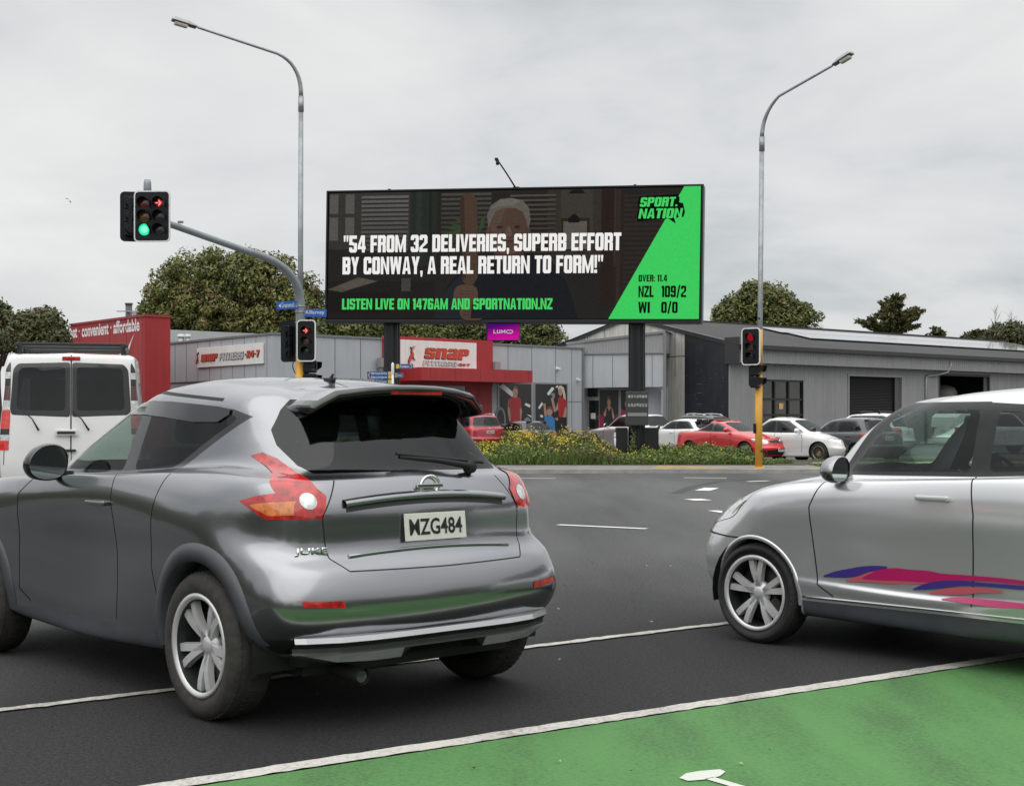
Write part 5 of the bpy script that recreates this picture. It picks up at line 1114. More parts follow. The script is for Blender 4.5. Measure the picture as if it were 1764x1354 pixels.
    for px, ybot in ((675,.05),(1097,.05)):
        Y = 44.5+(42.2-44.5)*(px-562)/645 + .45; c = P(px,700,Y)-base; zt = (T @ Vector((0,0,0))).z
        b = MB(); n = 24; prof = [(.245+.012*(1 if j%2 else -1)) for j in range(n)]
        vs_ = []; 
        for z in (ybot-.1, zt+.02): vs_ += [(c.x+prof[j]*math.cos(2*math.pi*j/n), c.y+prof[j]*math.sin(2*math.pi*j/n), z) for j in range(n)]
        b.add(vs_, [[j,(j+1)%n,n+(j+1)%n,n+j] for j in range(n)]); b.box((c.x,c.y,zt-.08),(.66,.66,.10),0,bev=.02); b.box((c.x,c.y,.04),(.8,.8,.12),0,bev=.02)
        b.build('post', M_POST, root)
        if px > 1000:
            b = MB(); b.box((c.x-.03,c.y-.40,1.62),(.66,.30,1.02),0,bev=.02)
            cab = b.build('meter_cabinet', mat('cabinet grey', (0.035,0.040,0.042), .5), root)
            b = MB()
            for i in range(7): b.box((c.x-.28+.085*i,c.y-.556,1.98),(.062,.01,.085),0); b.box((c.x-.28+.085*i,c.y-.556,1.72),(.066,.01,.10),0)
            b.build('meter_row', mat('meter dials', (0.26,0.26,0.25), .35, noise_amt=.7, noise_scale=14), cab)
            b = MB(); b.box((c.x-.03,c.y-.556,1.44),(.58,.012,.10),0); b.build('cabinet_vent', mat('cabinet vent', (0.22,0.235,0.22), .5), cab)
            b = MB(); b.box((c.x-.46,c.y+.05,.55),(.34,.5,1.0),0,bev=.02); b.box((c.x+.42,c.y+.1,.55),(.46,.5,1.0),0,bev=.02); b.build('plinth_box', M_POST, root)
    A0 = T @ Vector((W*.512,H+.04,-.2)); A1 = P(857,276,40.6)-base
    b = MB(); b.tube([A0, A0*.5+A1*.5+Vector((0,0,.02)), A1], [.028,.024,.02], 8); b.box(A0,(.2,.2,.1),0); b.box(A1+Vector((-.03,0,.02)),(.10,.14,.07),0,bev=.015); b.tube([A1, A1+Vector((0,-.02,-.14))], [.05,.045], 10); b.build('camera_arm', M_FR, root)
    # small glowing sign under the board
    u = ((847+903)/2-562)/645; Ts = T @ Matrix.Translation((W*u, -.36, -.05))
    b = MB(); b.box((0,0,-.10),(1.0,.52,.16),0,M=Ts,bev=.01); b.box((-.52,0,-.10),(.03,.50,.16),0,M=Ts); 
    for x in (-.3,.3): b.box((x,.30,-.10),(.05,.12,.05),0,M=Ts)
    bs = b.build('small_sign', M_FR, root)
    m = bpy.data.materials.new('purple sign'); m.use_nodes = True; t = m.node_tree; t.nodes.clear(); o = t.nodes.new('ShaderNodeOutputMaterial'); em = t.nodes.new('ShaderNodeEmission'); c = t.nodes.new('ShaderNodeTexCoord'); sx = t.nodes.new('ShaderNodeSeparateXYZ'); r = t.nodes.new('ShaderNodeValToRGB')
    t.links.new(c.outputs['Generated'], sx.inputs[0]); 
    ad = t.nodes.new('ShaderNodeMath'); ad.operation = 'MULTIPLY_ADD'; t.links.new(sx.outputs[0], ad.inputs[0]); ad.inputs[1].default_value = -.25; t.links.new(sx.outputs[2], ad.inputs[2]); t.links.new(ad.outputs[0], r.inputs[0])
    e0, e1 = r.color_ramp.elements; e0.position = -.0; e0.color = (*srgb(200,20,150),1); e1.position = .8; e1.color = (*srgb(70,12,110),1); t.links.new(r.outputs[0], em.inputs[0]); t.links.new(em.outputs[0], o.inputs[0])
    q = MB(); q.add([Ts @ Vector(v) for v in ((-.49,-.25,-.012),(.49,-.25,-.012),(.49,.25,-.012),(-.49,.25,-.012))], [[0,1,2,3]]); q.build('sign_face', m, bs)
    block = MB(); LV = .05
    def rr(x0,y0,x1,y1,z=.0): block.add([Ts @ Vector(v) for v in ((x0,y0,z),(x1,y0,z),(x1,y1,z),(x0,y1,z))], [[0,1,2,3]])
    rr(-.30,-.05,-.275,.06); rr(-.275,-.05,-.215,-.028,.0005); rr(-.19,-.045,-.165,.06); rr(-.165,-.05,-.115,-.028,.0005); rr(-.115,-.045,-.09,.06,.001)
    rr(-.06,-.05,-.037,.06); rr(.045,-.05,.068,.06); block.add([Ts @ Vector(v) for v in ((-.04,.06,.0005),(-.037,.02,.0005),(.004,-.03,.0005),(.004,.005,.0005))], [[0,1,2,3]]); block.add([Ts @ Vector(v) for v in ((.045,.06,.0007),(.004,.005,.0007),(.004,-.03,.0007),(.045,.02,.0007))], [[0,1,2,3]])
    ring = []; n = 10
    for rr_ in (.055,.034):
        pts = [(.25+rr_*math.cos(R(-90+180*i/n)), .005+rr_*math.sin(R(-90+180*i/n))) for i in range(n+1)] + [(.15+rr_*math.cos(R(90+180*i/n)), .005+rr_*math.sin(R(90+180*i/n))) for i in range(n+1)]; ring.append(pts)
    k = len(ring[0]); block.add([Ts @ Vector((x,y,.0)) for x, y in ring[0]+ring[1]], [[i,(i+1)%k,k+(i+1)%k,k+i] for i in range(k)])
    block.build('sign_lettering', glow('sign white', (.9,.85,.9), 1.0), bs)
    return root
# ------------------------------------------------------------------ gym, warehouse, red workshop
def rel(root): return Matrix.Translation(-root.location)
def gx3(px, Y): return ((px-882)/F*Y, Y)
class WallR(Wall):
    """a Wall whose pieces come out relative to its building"""
    def __init__(s, A, B, root): super().__init__(A, B); s.root = root; s.o = root.location.copy()
    def T(s, u=0, z=0, off=0): return Matrix.Translation(-s.o) @ super().T(u, z, off)
    def box(s, mb, u0, u1, z0, z1, t, off=0, mi=0):
        c = s.A + s.d*(u0+u1)/2 + s.n*(off+t/2) + Vector((0,0,(z0+z1)/2)) - s.o; mb.box(c, (abs(u1-u0), t, abs(z1-z0)), mi, rz=math.atan2(s.d.y, s.d.x)); return mb
    def quadT(s, px0, px1, py0, py1, off):
        u0, u1 = s.u(px0), s.u(px1); pm = (px0+px1)/2; return s.T(u0, s.at(pm,py1)[1], off), u1-u0, s.at(pm,py0)[1]-s.at(pm,py1)[1]
def build_gym():
    A, B, C = (*gx3(285,67.7),), (*gx3(470,59.7),), (*gx3(1005,72.0),)
    root = empty('gym_building', (B[0], B[1], 0), label='low grey panelled gym building with a red entrance and sign boards', cat='building')
    M_PAN = mat('pale blue grey panel', (0.40,0.425,0.45), .55, noise_amt=.07, noise_scale=.35, streak=.05); M_JNT = mat('panel joint', (0.07,0.075,0.08), .7); M_CAP = mat('parapet cap', (0.20,0.205,0.21), .5, .3)
    M_RED = mat('entrance red', (0.36,0.026,0.030), .5, noise_amt=.06, noise_scale=1.2, streak=.14); M_ROOF = mat('gym roof', (0.25,0.25,0.25), .7, noise_amt=.15, noise_scale=.5)
    M_GL = mat('shop glass', (0.010,0.012,0.013), .06, spec=.8); M_ALU = mat('window aluminium', (0.32,0.33,0.34), .4, .5); M_SGN = mat('sign white', (0.74,0.74,0.72), .45, noise_amt=.03, noise_scale=3, streak=.08); M_GLG = mat('pale green glass', (0.20,0.25,0.235), .12, spec=.8, noise_amt=.15, noise_scale=.6)
    ZP = 5.06
    w1 = WallR(A, B, root); w2 = WallR(B, C, root)
    # shell behind the faces
    b = MB(); Z = ZP-.02; o = root.location; back = Vector((A[0],A[1],0))+w2.d*15; cc = [Vector((*A,0)), Vector((*B,0)), Vector((*C,0)), Vector((C[0]-7, C[1]+9, 0)), Vector((A[0]+9, A[1]+11, 0))]
    n = len(cc); b.add([v-o for v in cc]+[v-o+Vector((0,0,Z)) for v in cc], [[i,(i+1)%n,n+(i+1)%n,n+i] for i in range(n)]+[[n+i for i in range(n)]], 0)
    wl = b.build('wall', M_PAN, root)
    # joints and parapet cap lines
    j = MB()
    for px in (302,321,341,361,381,401,421,441,460): w1.box(j, w1.u(px)-.012, w1.u(px)+.012, 3.15, ZP-.1, .004, .003)
    for px in (523,577,621,875,916,957,985): w2.box(j, w2.u(px)-.014, w2.u(px)+.014, .2 if px in (985,) else 3.12, ZP-.1, .004, .003)
    w2.box(j, w2.u(977), w2.len, 2.30, 2.325, .004, .0035); w2.box(j, w2.u(972)-.012, w2.u(972)+.012, .2, 3.12, .004, .003)
    w1.box(j, w1.u(286), w1.len-.1, 3.10, 3.16, .03, .003); w2.box(j, .1, w2.u(640), 3.10, 3.15, .03, .003)
    j.build('wall_joint', M_JNT, wl)
    c = MB(); w1.box(c, -.1, w1.len+.06, ZP-.09, ZP, .10, -.04); w2.box(c, .0, w2.u(657), ZP-.09, ZP+.002, .10, -.04); w2.box(c, w2.u(846), w2.len+.05, ZP-.09, ZP, .10, -.04); w2.box(c, w2.len-.12, w2.len+.02, .1, ZP-.1, .05, .004); c.build('parapet_cap', M_CAP, root)
    # windows: green glass on the left wing, photo posters further right
    w1b = []
    for px0, px1 in ((289,325),(330,368),(374,412),(417,458)):
        f = MB(); u0, u1 = w1.u(px0), w1.u(px1); w1.box(f, u0, u1, 1.0, 3.02, .05, .004); fr = f.build('window', M_ALU, root); g = MB(); w1.box(g, u0+.09, u1-.09, 1.1, 2.93, .012, .05); g.build('pane', M_GLG, fr)
    # gym sign on the left wing
    def logo_sign(wall, px0, px1, py0, py1, two_line):
        Tq, wd, hg = wall.quadT(px0, px1, py0, py1, .01)
        s = MB(); s.box((wd/2, hg/2, .04), (wd, hg, .08), 0, M=Tq, bev=.012); so_ = s.build('sign_board', M_SGN, root)
        OR = mat('sign orange red', (0.50,0.055,0.025), .4); DK = mat('sign black', (0.02,0.02,0.022), .4); SV = mat('sign silver lettering', (0.55,0.58,0.59), .4, .2); L_ = .082
        def dual(body, x, y, w_, h, m, sh, **k):
            block_text('sign_lettering', body, Tq, x-.03*h, y-.05*h, w_*1.01, h*1.04, DK, so_, lift=L_, shear=sh, depth=.02, grow=.010*h/.5, **k); block_text('sign_lettering', body, Tq, x, y, w_, h, m, so_, lift=L_+.022, shear=sh, depth=.015, **k)
        def fig(x, y, s_):
            k = MB(); kk = MB()
            body = [(0.0,0.0),(.10,.02),(.17,.18),(.40,.42),(.42,.54),(.33,.62),(.30,.72),(.34,.84),(.56,1.0),(.34,.90),(.24,.78),(.20,.66),(.24,.54),(.10,.36),(.0,.16)]
            leg = [(.38,.42),(.44,.28),(.56,.20),(.44,.20),(.33,.30),(.32,.38)]; head = [(.18+.05*math.cos(a),.86+.065*math.sin(a)) for a in np.linspace(0,2*math.pi,10,endpoint=False)]
            tr = lambda pl, e=1.0: [(x+px_*s_*.85, y+py_*s_) for px_, py_ in pl]
            for pl, mb_, zz in ((body,k,L_+.03),(leg,kk,L_+.02),(head,kk,L_+.02)): mb_.prism(tr(pl), Tq @ Matrix.Translation((0,0,zz)), .03)
            for pl in (body,):
                kk.prism([(px_-.025*s_, py_-.02*s_) for px_, py_ in tr(pl)], Tq @ Matrix.Translation((0,0,L_)), .03)
            k.build('sign_emblem', OR, so_); kk.build('sign_emblem_outline', DK, so_)
        if two_line:
            fig(wd*.09, hg*.20, hg*.62); dual('SnaP', wd*.295, hg*.40, wd*.575, hg*.36, OR, .22, V=2.6, H=2.0); dual('FITnESS', wd*.275, hg*.155, wd*.44, hg*.155, SV, .25, V=1.9, H=1.5, gap=1.0); dual('-24-7', wd*.73, hg*.175, wd*.165, hg*.085, OR, .25)
        else:
            fig(wd*.0, hg*.18, hg*.62); dual('SnaP', wd*.075, hg*.30, wd*.255, hg*.36, OR, .15); dual('FITnESS', wd*.365, hg*.30, wd*.355, hg*.36, SV, .15, V=2.0, H=1.6, gap=.9); dual('-24-7', wd*.745, hg*.34, wd*.205, hg*.33, OR, .15)
        return so_
    logo_sign(w1, 342, 456, 595.5, 630, False)
    # red entrance block
    e = MB(); u0, u1 = w2.u(658), w2.u(846); w2.box(e, u0, u1, 3.0, ZP+.10, .12, .004); w2.box(e, w2.u(801), u1, .05, 3.0, .06, .004); w2.box(e, u0, w2.u(700), .05, 3.0, .06, .004); ent = e.build('entrance_surround', M_RED, root)
    e = MB(); w2.box(e, w2.u(684), w2.u(873), 3.14, 3.72, 1.7, .125); 
    e.build('entrance_canopy', M_RED, root)
    e = MB()
    for px in (698,741,784,826,866): w2.box(e, w2.u(px)-.008, w2.u(px)+.008, 3.16, 3.70, .003, 1.826)
    for px in (822,): w2.box(e, w2.u(px)-.01, w2.u(px)+.01, .1, 3.0, .003, .065)
    e.build('canopy_joint', mat('dark red joint', (0.12,0.012,0.014), .6), root)
    e = MB(); w2.box(e, w2.u(701), w2.u(800), .05, 2.95, .05, .004); dr = e.build('entrance_door', M_ALU, root); 
    g = MB()
    for p0, p1 in ((704,727),(730,777),(781,797)): w2.box(g, w2.u(p0), w2.u(p1), .15, 2.45, .01, .054)
    w2.box(g, w2.u(704), w2.u(797), 2.55, 2.88, .01, .054); g.build('door_glass', M_GL, dr)
    logo_sign(w2, 686, 816, 588.5, 638, True).location = w2.n*.12
    # round pink STOP notice
    Tq, wd, hg = w2.quadT(809, 831, 694, 719, .066)
    s = MB(); s.prism([(wd/2+wd*.52*math.cos(R(22.5+45*i)), hg/2+hg*.52*math.sin(R(22.5+45*i))) for i in range(8)], Tq, .01); st = s.build('stop_notice', mat('notice pink', (0.52,0.07,0.13), .4), root)
    block_text('notice_lettering', 'STOP', Tq, wd*.14, hg*.62, wd*.72, hg*.24, M_SGN, st, lift=.0115)
    s = MB()
    for k in range(4): s.box((wd/2, hg*(.52-.10*k), .0115), (wd*(.74-.05*k), hg*.035, .002), 0, M=Tq)
    s.build('notice_line', M_SGN, st)
    # sensor lamp over the doors, boxes and cameras on the walls
    for px, py, w_, h_, d_, m_ in ((705,705,.35,.9,.06,'sign white'),):
        pass
    for px, py in ((652,625),(851,631)):
        b = MB(); u, z = w2.at(px, py); Yw = w2.A.y + w2.d.y*u; w2.box(b, u-.17, u+.17, z-.20, z+.20, .28, .12 if px < 700 else .005); b.build('wall_box', mat('box grey', (0.25,0.25,0.25), .5), root)
    b = MB(); u = w2.u(652); w2.box(b, u-.09, u+.09, .1, w2.at(652,632)[1], .10, .13); b.build('duct', M_ALU, root)
    for px, py in ((959,635),(994,654)):
        u, z = w2.at(px, py); b = MB(); c0 = w2.T(u, z, .0); b.tube([c0 @ Vector((0,0,.02)), c0 @ Vector((0,-.02,.16))], .05, 8); b.box((0,0,.02),(.16,.16,.04),0,M=c0,bev=.01); b.lathe([(.001,-.10),(.06,-.06),(.08,0),(.06,.04)], c0 @ Matrix.Translation((0,-.02,.18)) @ Matrix.Rotation(R(-90),4,'X'), 12); b.build('security_camera', M_SGN, root)
    # ---- posters in the windows
    PB = [mat('poster charcoal', (0.022,0.022,0.024), .22), mat('poster skin', (0.36,0.22,0.17), .3), mat('poster red shirt', (0.34,0.025,0.03), .3), mat('poster grey', (0.20,0.20,0.21), .3), mat('poster blonde', (0.52,0.45,0.36), .3), mat('poster blue', (0.04,0.19,0.42), .3), mat('poster white', (0.62,0.62,0.62), .3), mat('poster magenta', (0.26,0.015,0.06), .3), mat('poster brown', (0.13,0.06,0.045), .3), mat('poster tan', (0.30,0.24,0.18), .3)]
    def poster(wall, px0, px1, py0, py1, shapes, off=.06, frame_=True):
        Tq, wd, hg = wall.quadT(px0, px1, py0, py1, .0)
        if frame_:
            f = MB(); f.box((wd/2, hg/2, .03), (wd+.16, hg+.16, .05), 0, M=Tq); par = f.build('poster_window', M_ALU, root)
        else: par = root
        k = MB(); z = off; k.add([Tq @ Vector((x*wd, y*hg, z)) for x, y in ((0,0),(1,0),(1,1),(0,1))], [[0,1,2,3]], 0)
        for c, pts in shapes:
            z += .0012; a = sum(pts[i][0]*pts[(i+1)%len(pts)][1]-pts[(i+1)%len(pts)][0]*pts[i][1] for i in range(len(pts))); pts = pts if a > 0 else pts[::-1]
            k.add([Tq @ Vector((x*wd, y*hg, z)) for x, y in pts], [list(range(len(pts)))], c)
        return k.build('window_poster', PB, par)
    E = lambda cx_, cy_, rx, ry, n=14: [(cx_+rx*math.cos(2*math.pi*i/n), cy_+ry*math.sin(2*math.pi*i/n)) for i in range(n)]
    lift_ = [(9,[(0,0),(1,0),(1,.05),(0,.05)]),(6,[(.0,.93),(.45,.72),(.50,.80),(.10,1)]),(6,[(.78,.60),(.95,.55),(.97,.60),(.82,.64)]),(6,[(.85,.42),(.99,.36),(.99,.40)]),
      (3,E(.03,.30,.16,.26,18)),(0,E(.03,.30,.12,.21,18)),(1,[(.42,.72),(.42,.80),(.55,.80),(.55,.72)]),(1,E(.485,.855,.085,.09)),(8,[(.40,.86),(.42,.94),(.49,.965),(.56,.93),(.57,.87),(.52,.91),(.45,.91)]),
      (1,[(.27,.70),(.24,.50),(.30,.28),(.36,.30),(.33,.50),(.36,.68)]),(1,[(.62,.68),(.70,.48),(.66,.28),(.60,.30),(.62,.48),(.58,.66)]),
      (2,[(.30,.72),(.42,.76),(.485,.72),(.55,.76),(.66,.71),(.68,.56),(.63,.52),(.64,.22),(.34,.22),(.34,.52),(.27,.56)]),(0,[(.34,.24),(.64,.24),(.70,.0),(.28,.0)]),(3,[(.05,.22),(.95,.20),(.95,.225),(.05,.245)]),(3,E(.86,.22,.13,.15)),(0,E(.86,.22,.06,.07))]
    poster(w2, 859, 914, 661, 752, lift_)
    duo = [(9,[(0,.0),(.42,.0),(.42,.25),(0,.25)]),(3,E(.55,.78,.07,.06)),(0,E(.48,.74,.06,.05)),(6,[(.36,.82),(.52,.95),(.60,.92),(.42,.78)]),(6,[(.08,.55),(.20,.66),(.24,.62),(.12,.52)]),(6,[(.62,.95),(.72,.99),(.70,.93)]),(6,[(.14,.38),(.22,.36),(.24,.40),(.16,.42)]),
      (1,[(.48,.74),(.56,.74),(.64,.50),(.58,.46)]),(1,[(.24,.62),(.30,.64),(.36,.40),(.28,.38)]),(1,E(.44,.48,.095,.085)),(8,[(.36,.50),(.38,.57),(.46,.585),(.54,.55),(.55,.47),(.50,.52),(.42,.53)]),(5,[(.28,.38),(.40,.40),(.50,.40),(.60,.34),(.62,.0),(.26,.0)]),
      (1,E(.79,.86,.075,.085)),(4,[(.70,.88),(.72,.96),(.80,.985),(.90,.94),(.95,.80),(.96,.64),(.90,.66),(.87,.82),(.82,.92),(.75,.92)]),(1,[(.72,.70),(.64,.56),(.56,.52),(.58,.46),(.72,.52)]),(2,[(.70,.74),(.78,.77),(.88,.75),(.97,.68),(.99,.40),(.94,.36),(.72,.36),(.71,.55)]),(1,[(.94,.58),(.99,.52),(.97,.34),(.90,.26),(.62,.32),(.62,.36),(.86,.36)]),(0,[(.70,.37),(.97,.37),(.99,.0),(.72,.0)])]
    poster(w2, 921, 975, 662, 752, duo)
    box_ = [(7,[(0,0),(.3,0),(.22,.42),(0,.5)]),(7,[(1,0),(.8,0),(.85,.45),(1,.5)]),(1,E(.50,.74,.10,.085)),(8,[(.40,.74),(.42,.86),(.52,.88),(.60,.80),(.60,.72),(.54,.80),(.46,.80)]),(1,[(.34,.60),(.46,.66),(.56,.66),(.70,.58),(.80,.40),(.72,.36),(.66,.46),(.36,.46),(.26,.42),(.20,.48)]),(0,[(.36,.60),(.44,.62),(.50,.54),(.58,.62),(.66,.58),(.68,.0),(.32,.0)])]
    poster(w2, 531, 624, 654, 745, [(8,E(.45,.92,.18,.12)),(1,E(.45,.82,.12,.14)),(3,[(.7,.9),(.95,1),(1,.95),(.75,.84)])], .06); poster(w2, 476, 523, 656, 745, [(2,E(.45,.93,.28,.08))], .06)
    # ---- set-back right part under a sloping fascia
    D0, D1 = gx3(1006,72.3), gx3(1144,71.2); w3 = WallR(D0, D1, root)
    M_COR = mat('grey corrugated fascia', (0.30,0.30,0.305), .5, .2); b = MB(); zt0, zt1 = w3.at(1006,589)[1], w3.at(1144,571)[1]; zf = w3.at(1075,608)[1]; zs_ = w3.at(1075,667)[1]
    b.add([w3.T() @ Vector(v) for v in ((-.8,zf,.05),(w3.len,zf,.05),(w3.len,zt1,.05),(-.8,zt0-.05,.05),(-.8,zf,-4),(w3.len,zf,-4),(w3.len,zt1,-4),(-.8,zt0-.05,-4))], [[0,1,2,3],[3,2,6,7],[1,5,6,2],[0,4,5,1]]); 
    k = 0
    while k*.16 < w3.len-.1:
        u = k*.16; zz = zt0+(zt1-zt0)*u/w3.len; b.add([w3.T() @ Vector(v) for v in ((u,zf,.05),(u+.05,zf,.075),(u+.10,zf,.05),(u,zz,.05),(u+.05,zz,.075),(u+.10,zz,.05))], [[0,1,4,3],[1,2,5,4]]); k += 1
    fa = b.build('sloping_fascia', M_COR, root)
    b = MB(); b.add([w3.T() @ Vector(v) for v in ((-.9,zt0-.14,.14),(w3.len+.1,zt1-.09,.14),(w3.len+.1,zt1+.03,.14),(-.9,zt0-.02,.14),(-.9,zt0-.02,-4.2),(w3.len+.1,zt1+.03,-4.2))], [[0,1,2,3],[3,2,5,4]]); w3.box(b, -.8, w3.len, zf-.07, zf, .12, .05); w3.box(b, w3.len-.02, w3.len+.12, .05, zt1-.1, .14, .0); b.build('fascia_trim', M_CAP, root)
    b = MB(); w3.box(b, -.8, w3.len-.03, zs_, zf-.075, .10, .0); w3.box(b, -.8, w3.len, .05, zs_, .08, -1.1); w3.box(b, w3.len-.14, w3.len-.03, .05, zs_, 1.0, -1.0); b.build('wall', M_PAN, root)
    b = MB()
    for px in (1022,1056,1112,1124): w3.box(b, w3.u(px)-.012, w3.u(px)+.012, zs_, zf-.08, .004, .101)
    b.build('wall_joint', M_JNT, root)
    b = MB(); w3.box(b, w3.u(1005), w3.u(1029), .05, 2.55, .05, -1.0); d = b.build('door', M_ALU, root); b = MB(); w3.box(b, w3.u(1008), w3.u(1025), .95, 2.4, .01, -.95); w3.box(b, w3.u(1008), w3.u(1025), .2, .85, .01, -.95); b.build('door_glass', M_GL, d); b = MB(); w3.box(b, w3.u(1011), w3.u(1019), 1.45, 1.75, .006, -.938); b.build('door_notice', M_SGN, d)
    b = MB(); w3.box(b, w3.u(1005), w3.u(1029), 2.6, zs_-.03, .04, -1.0); b.build('window', M_GL, root)
    w3p = WallR((w3.A-w3.n*1.0)[:2], (w3.B-w3.n*1.0)[:2], root); poster(w3p, 1033, 1066, 672, 752, box_, .06); poster(w3p, 1070, 1108, 672, 752, [(7,[(0,0),(.4,0),(.4,.5),(0,.6)]),(1,E(.3,.7,.12,.1)),(2,[(.1,.5),(.5,.6),(.5,0),(.1,0)])], .06)
    # ---- lower left wing, roof step and vents
    w0 = WallR(gx3(231,69.0), A, root); b = MB(); w0.box(b, -8, w0.len, .05, w0.at(255,590)[1], .1, -.1); b.build('wall', M_PAN, root); b = MB(); w0.box(b, -8, w0.len-.02, w0.at(255,590)[1], w0.at(255,590)[1]+.09, .18, -.14); b.build('parapet_cap', M_CAP, root)
    b = MB(); u = w0.len-.12; w0.box(b, u-.06, u+.06, .1, 4.75, .12, .02); w0.box(b, u-.13, u+.13, 4.55, 5.0, .22, .02); b.build('downpipe', M_CAP, root)
    b = MB(); c = P(262,690,68.6)-o; b.box(c+Vector((0,0,0)),(.25,.15,.14),0); b.build('flood_light', M_SGN, root)
    Yb = 76.0; q0, q1 = P(205,564,Yb), P(470,576,Yb+1); b = MB(); b.add([v-o for v in (Vector((q0.x,q0.y,2)),Vector((q1.x,q1.y,2)),q1,q0,q0+Vector((2,8,.2)),q1+Vector((2,8,.2)))], [[0,1,2,3],[3,2,5,4]]); b.build('rear_parapet', mat('rear parapet', (0.36,0.37,0.375), .6, noise_amt=.08, noise_scale=.6), root)
    for px, py, s_, cone in ((272,578,.42,True),(312,580,.24,False),(323.5,580,.2,False)):
        c = P(px, py, 74.5)-o; b = MB(); b.tube([c-Vector((0,0,.9)), c+Vector((0,0,.02))], s_*.62, 12); b.lathe([(s_*.95,-.02),(s_*.9,.06),(s_*.4,.26) if cone else (s_*.7,.12),(.001,.34 if cone else .14)], Matrix.Translation(c), 14); b.build('roof_vent', mat('vent white', (0.50,0.51,0.52), .45, .2), root)
    return root
def build_warehouse():
    A = Vector((*gx3(1255,70.0),0)); d = Vector((.77,.64,0)).normalized(); nb = Vector((-d.y,d.x,0)); LN, DP = 36.0, 14.0
    root = empty('warehouse', A, label='long grey corrugated warehouse with solar panels on its dark roof', cat='building'); o = A.copy()
    M_C = mat('corrugated steel', (0.30,0.30,0.305), .5, .25, noise_amt=.06, noise_scale=.5, streak=.09); M_RF = mat('dark roof steel', (0.060,0.058,0.060), .5, .3, noise_amt=.10, noise_scale=.3); M_CN = mat('stained tilt slab concrete', (0.60,0.59,0.55), .8, noise_amt=.16, noise_scale=.7, streak=.35); M_DK = mat('dark slab paint', (0.017,0.020,0.025), .5, noise_amt=.25, noise_scale=1.5, streak=.3); M_TR = mat('dark flashing', (0.045,0.045,0.048), .45, .3); M_JN = mat('slab joint', (0.05,0.05,0.05), .8)
    wf = WallR(A, A+d*LN, root); wg = WallR(A+nb*DP, A, root)
    ze = 5.0; zr = 6.85; zw = 4.55; ov = .55
    # front wall with ribs, openings left by building it in strips
    ops = [(wf.u(1311),wf.u(1384),.05,3.45),(wf.u(1462),wf.u(1553),.05,3.75),(wf.u(1618),wf.u(1703),.05,3.95)]
    b = MB(); x = 0.0; segs = []
    for u0,u1,z0,z1 in ops: segs.append((x,u0,.05,zw)); segs.append((u0,u1,z1,zw)); x = u1
    segs.append((x,LN,.05,zw))
    for u0,u1,z0,z1 in segs:
        b.add([wf.T() @ Vector(v) for v in ((u0,z0,0),(u1,z0,0),(u1,z1,0),(u0,z1,0))], [[0,1,2,3]])
        n = int((u1-u0)/.2)
        for k in range(n):
            u = u0+.04+k*.2; b.add([wf.T() @ Vector(v) for v in ((u,z0,.001),(u+.035,z0,.03),(u+.075,z0,.03),(u+.11,z0,.001),(u,z1,.001),(u+.035,z1,.03),(u+.075,z1,.03),(u+.11,z1,.001))], [[0,1,5,4],[1,2,6,5],[2,3,7,6]])
    b.build('front_wall', M_C, root)
    b = MB(); b.add([wf.T() @ Vector(v) for v in ((0,4.22,.56),(LN,4.22,.56),(LN,4.95,.56),(0,4.95,.56),(0,4.22,.02),(LN,4.22,.02))], [[0,1,2,3],[0,4,5,1]])
    n = int(LN/.2)
    for k in range(n):
        u = .04+k*.2; b.add([wf.T() @ Vector(v) for v in ((u,4.22,.561),(u+.035,4.22,.59),(u+.075,4.22,.59),(u+.11,4.22,.561),(u,4.95,.561),(u+.035,4.95,.59),(u+.075,4.95,.59),(u+.11,4.95,.561))], [[0,1,5,4],[1,2,6,5],[2,3,7,6]])
    b.build('eave_fascia', M_C, root)
    # roof: two slopes with ribs
    b = MB(); Tn = lambda u, v, z: (d*u + nb*v + Vector((0,0,z)))
    sl = (zr-ze-.1)/(DP/2+.6)
    zroof = lambda v: ze+.1+sl*(v+.6) if v <= DP/2 else zr-sl*(v-DP/2)
    b.add([Tn(-.15,-.75,zroof(-.75)),Tn(LN,-.75,zroof(-.75)),Tn(LN,DP/2,zr),Tn(-.15,DP/2,zr),Tn(-.15,DP+.3,zroof(DP+.3)),Tn(LN,DP+.3,zroof(DP+.3))], [[0,1,2,3],[3,2,5,4]])
    for k in range(int(LN/.25)):
        u = k*.25; b.add([Tn(u,-.75,zroof(-.75)+.002),Tn(u+.03,-.75,zroof(-.75)+.03),Tn(u+.06,-.75,zroof(-.75)+.002),Tn(u,DP/2,zr+.002),Tn(u+.03,DP/2,zr+.03),Tn(u+.06,DP/2,zr+.002)], [[0,1,4,3],[1,2,5,4]])
    b.build('roof', M_RF, root)
    b = MB(); 
    for k in range(int(LN/1.2)): u = k*1.2; b.box(Tn(u+.58,-.80,4.99),(1.19,.14,.20),0,rz=math.atan2(d.y,d.x))
    b.build('gutter', M_TR, root)
    b = MB(); b.box(Tn(LN/2,DP/2,zr+.03),(LN+.3,.4,.05),0,rz=math.atan2(d.y,d.x)); b.build('ridge_cap', M_RF, root)
    # gable end: bare concrete with a dark painted bay at the front
    def gpoly(u0, u1, off, m, name, z0=.05):
        us = sorted({u0,u1,*( [DP/2] if u0 < DP/2 < u1 else [])}); top = [(u, zroof(DP-u)-.04) for u in us]
        pts = [(u0,z0),(u1,z0)]+top[::-1]; k = MB(); k.prism(pts, wg.T(0,0,off-.15), .15); return k.build(name, m, root)
    uc = wg.u(1180)
    gpoly(0, uc, .0, M_CN, 'gable_wall'); gpoly(uc+.003, DP-.02, .03, M_DK, 'painted_gable_wall')
    b = MB()
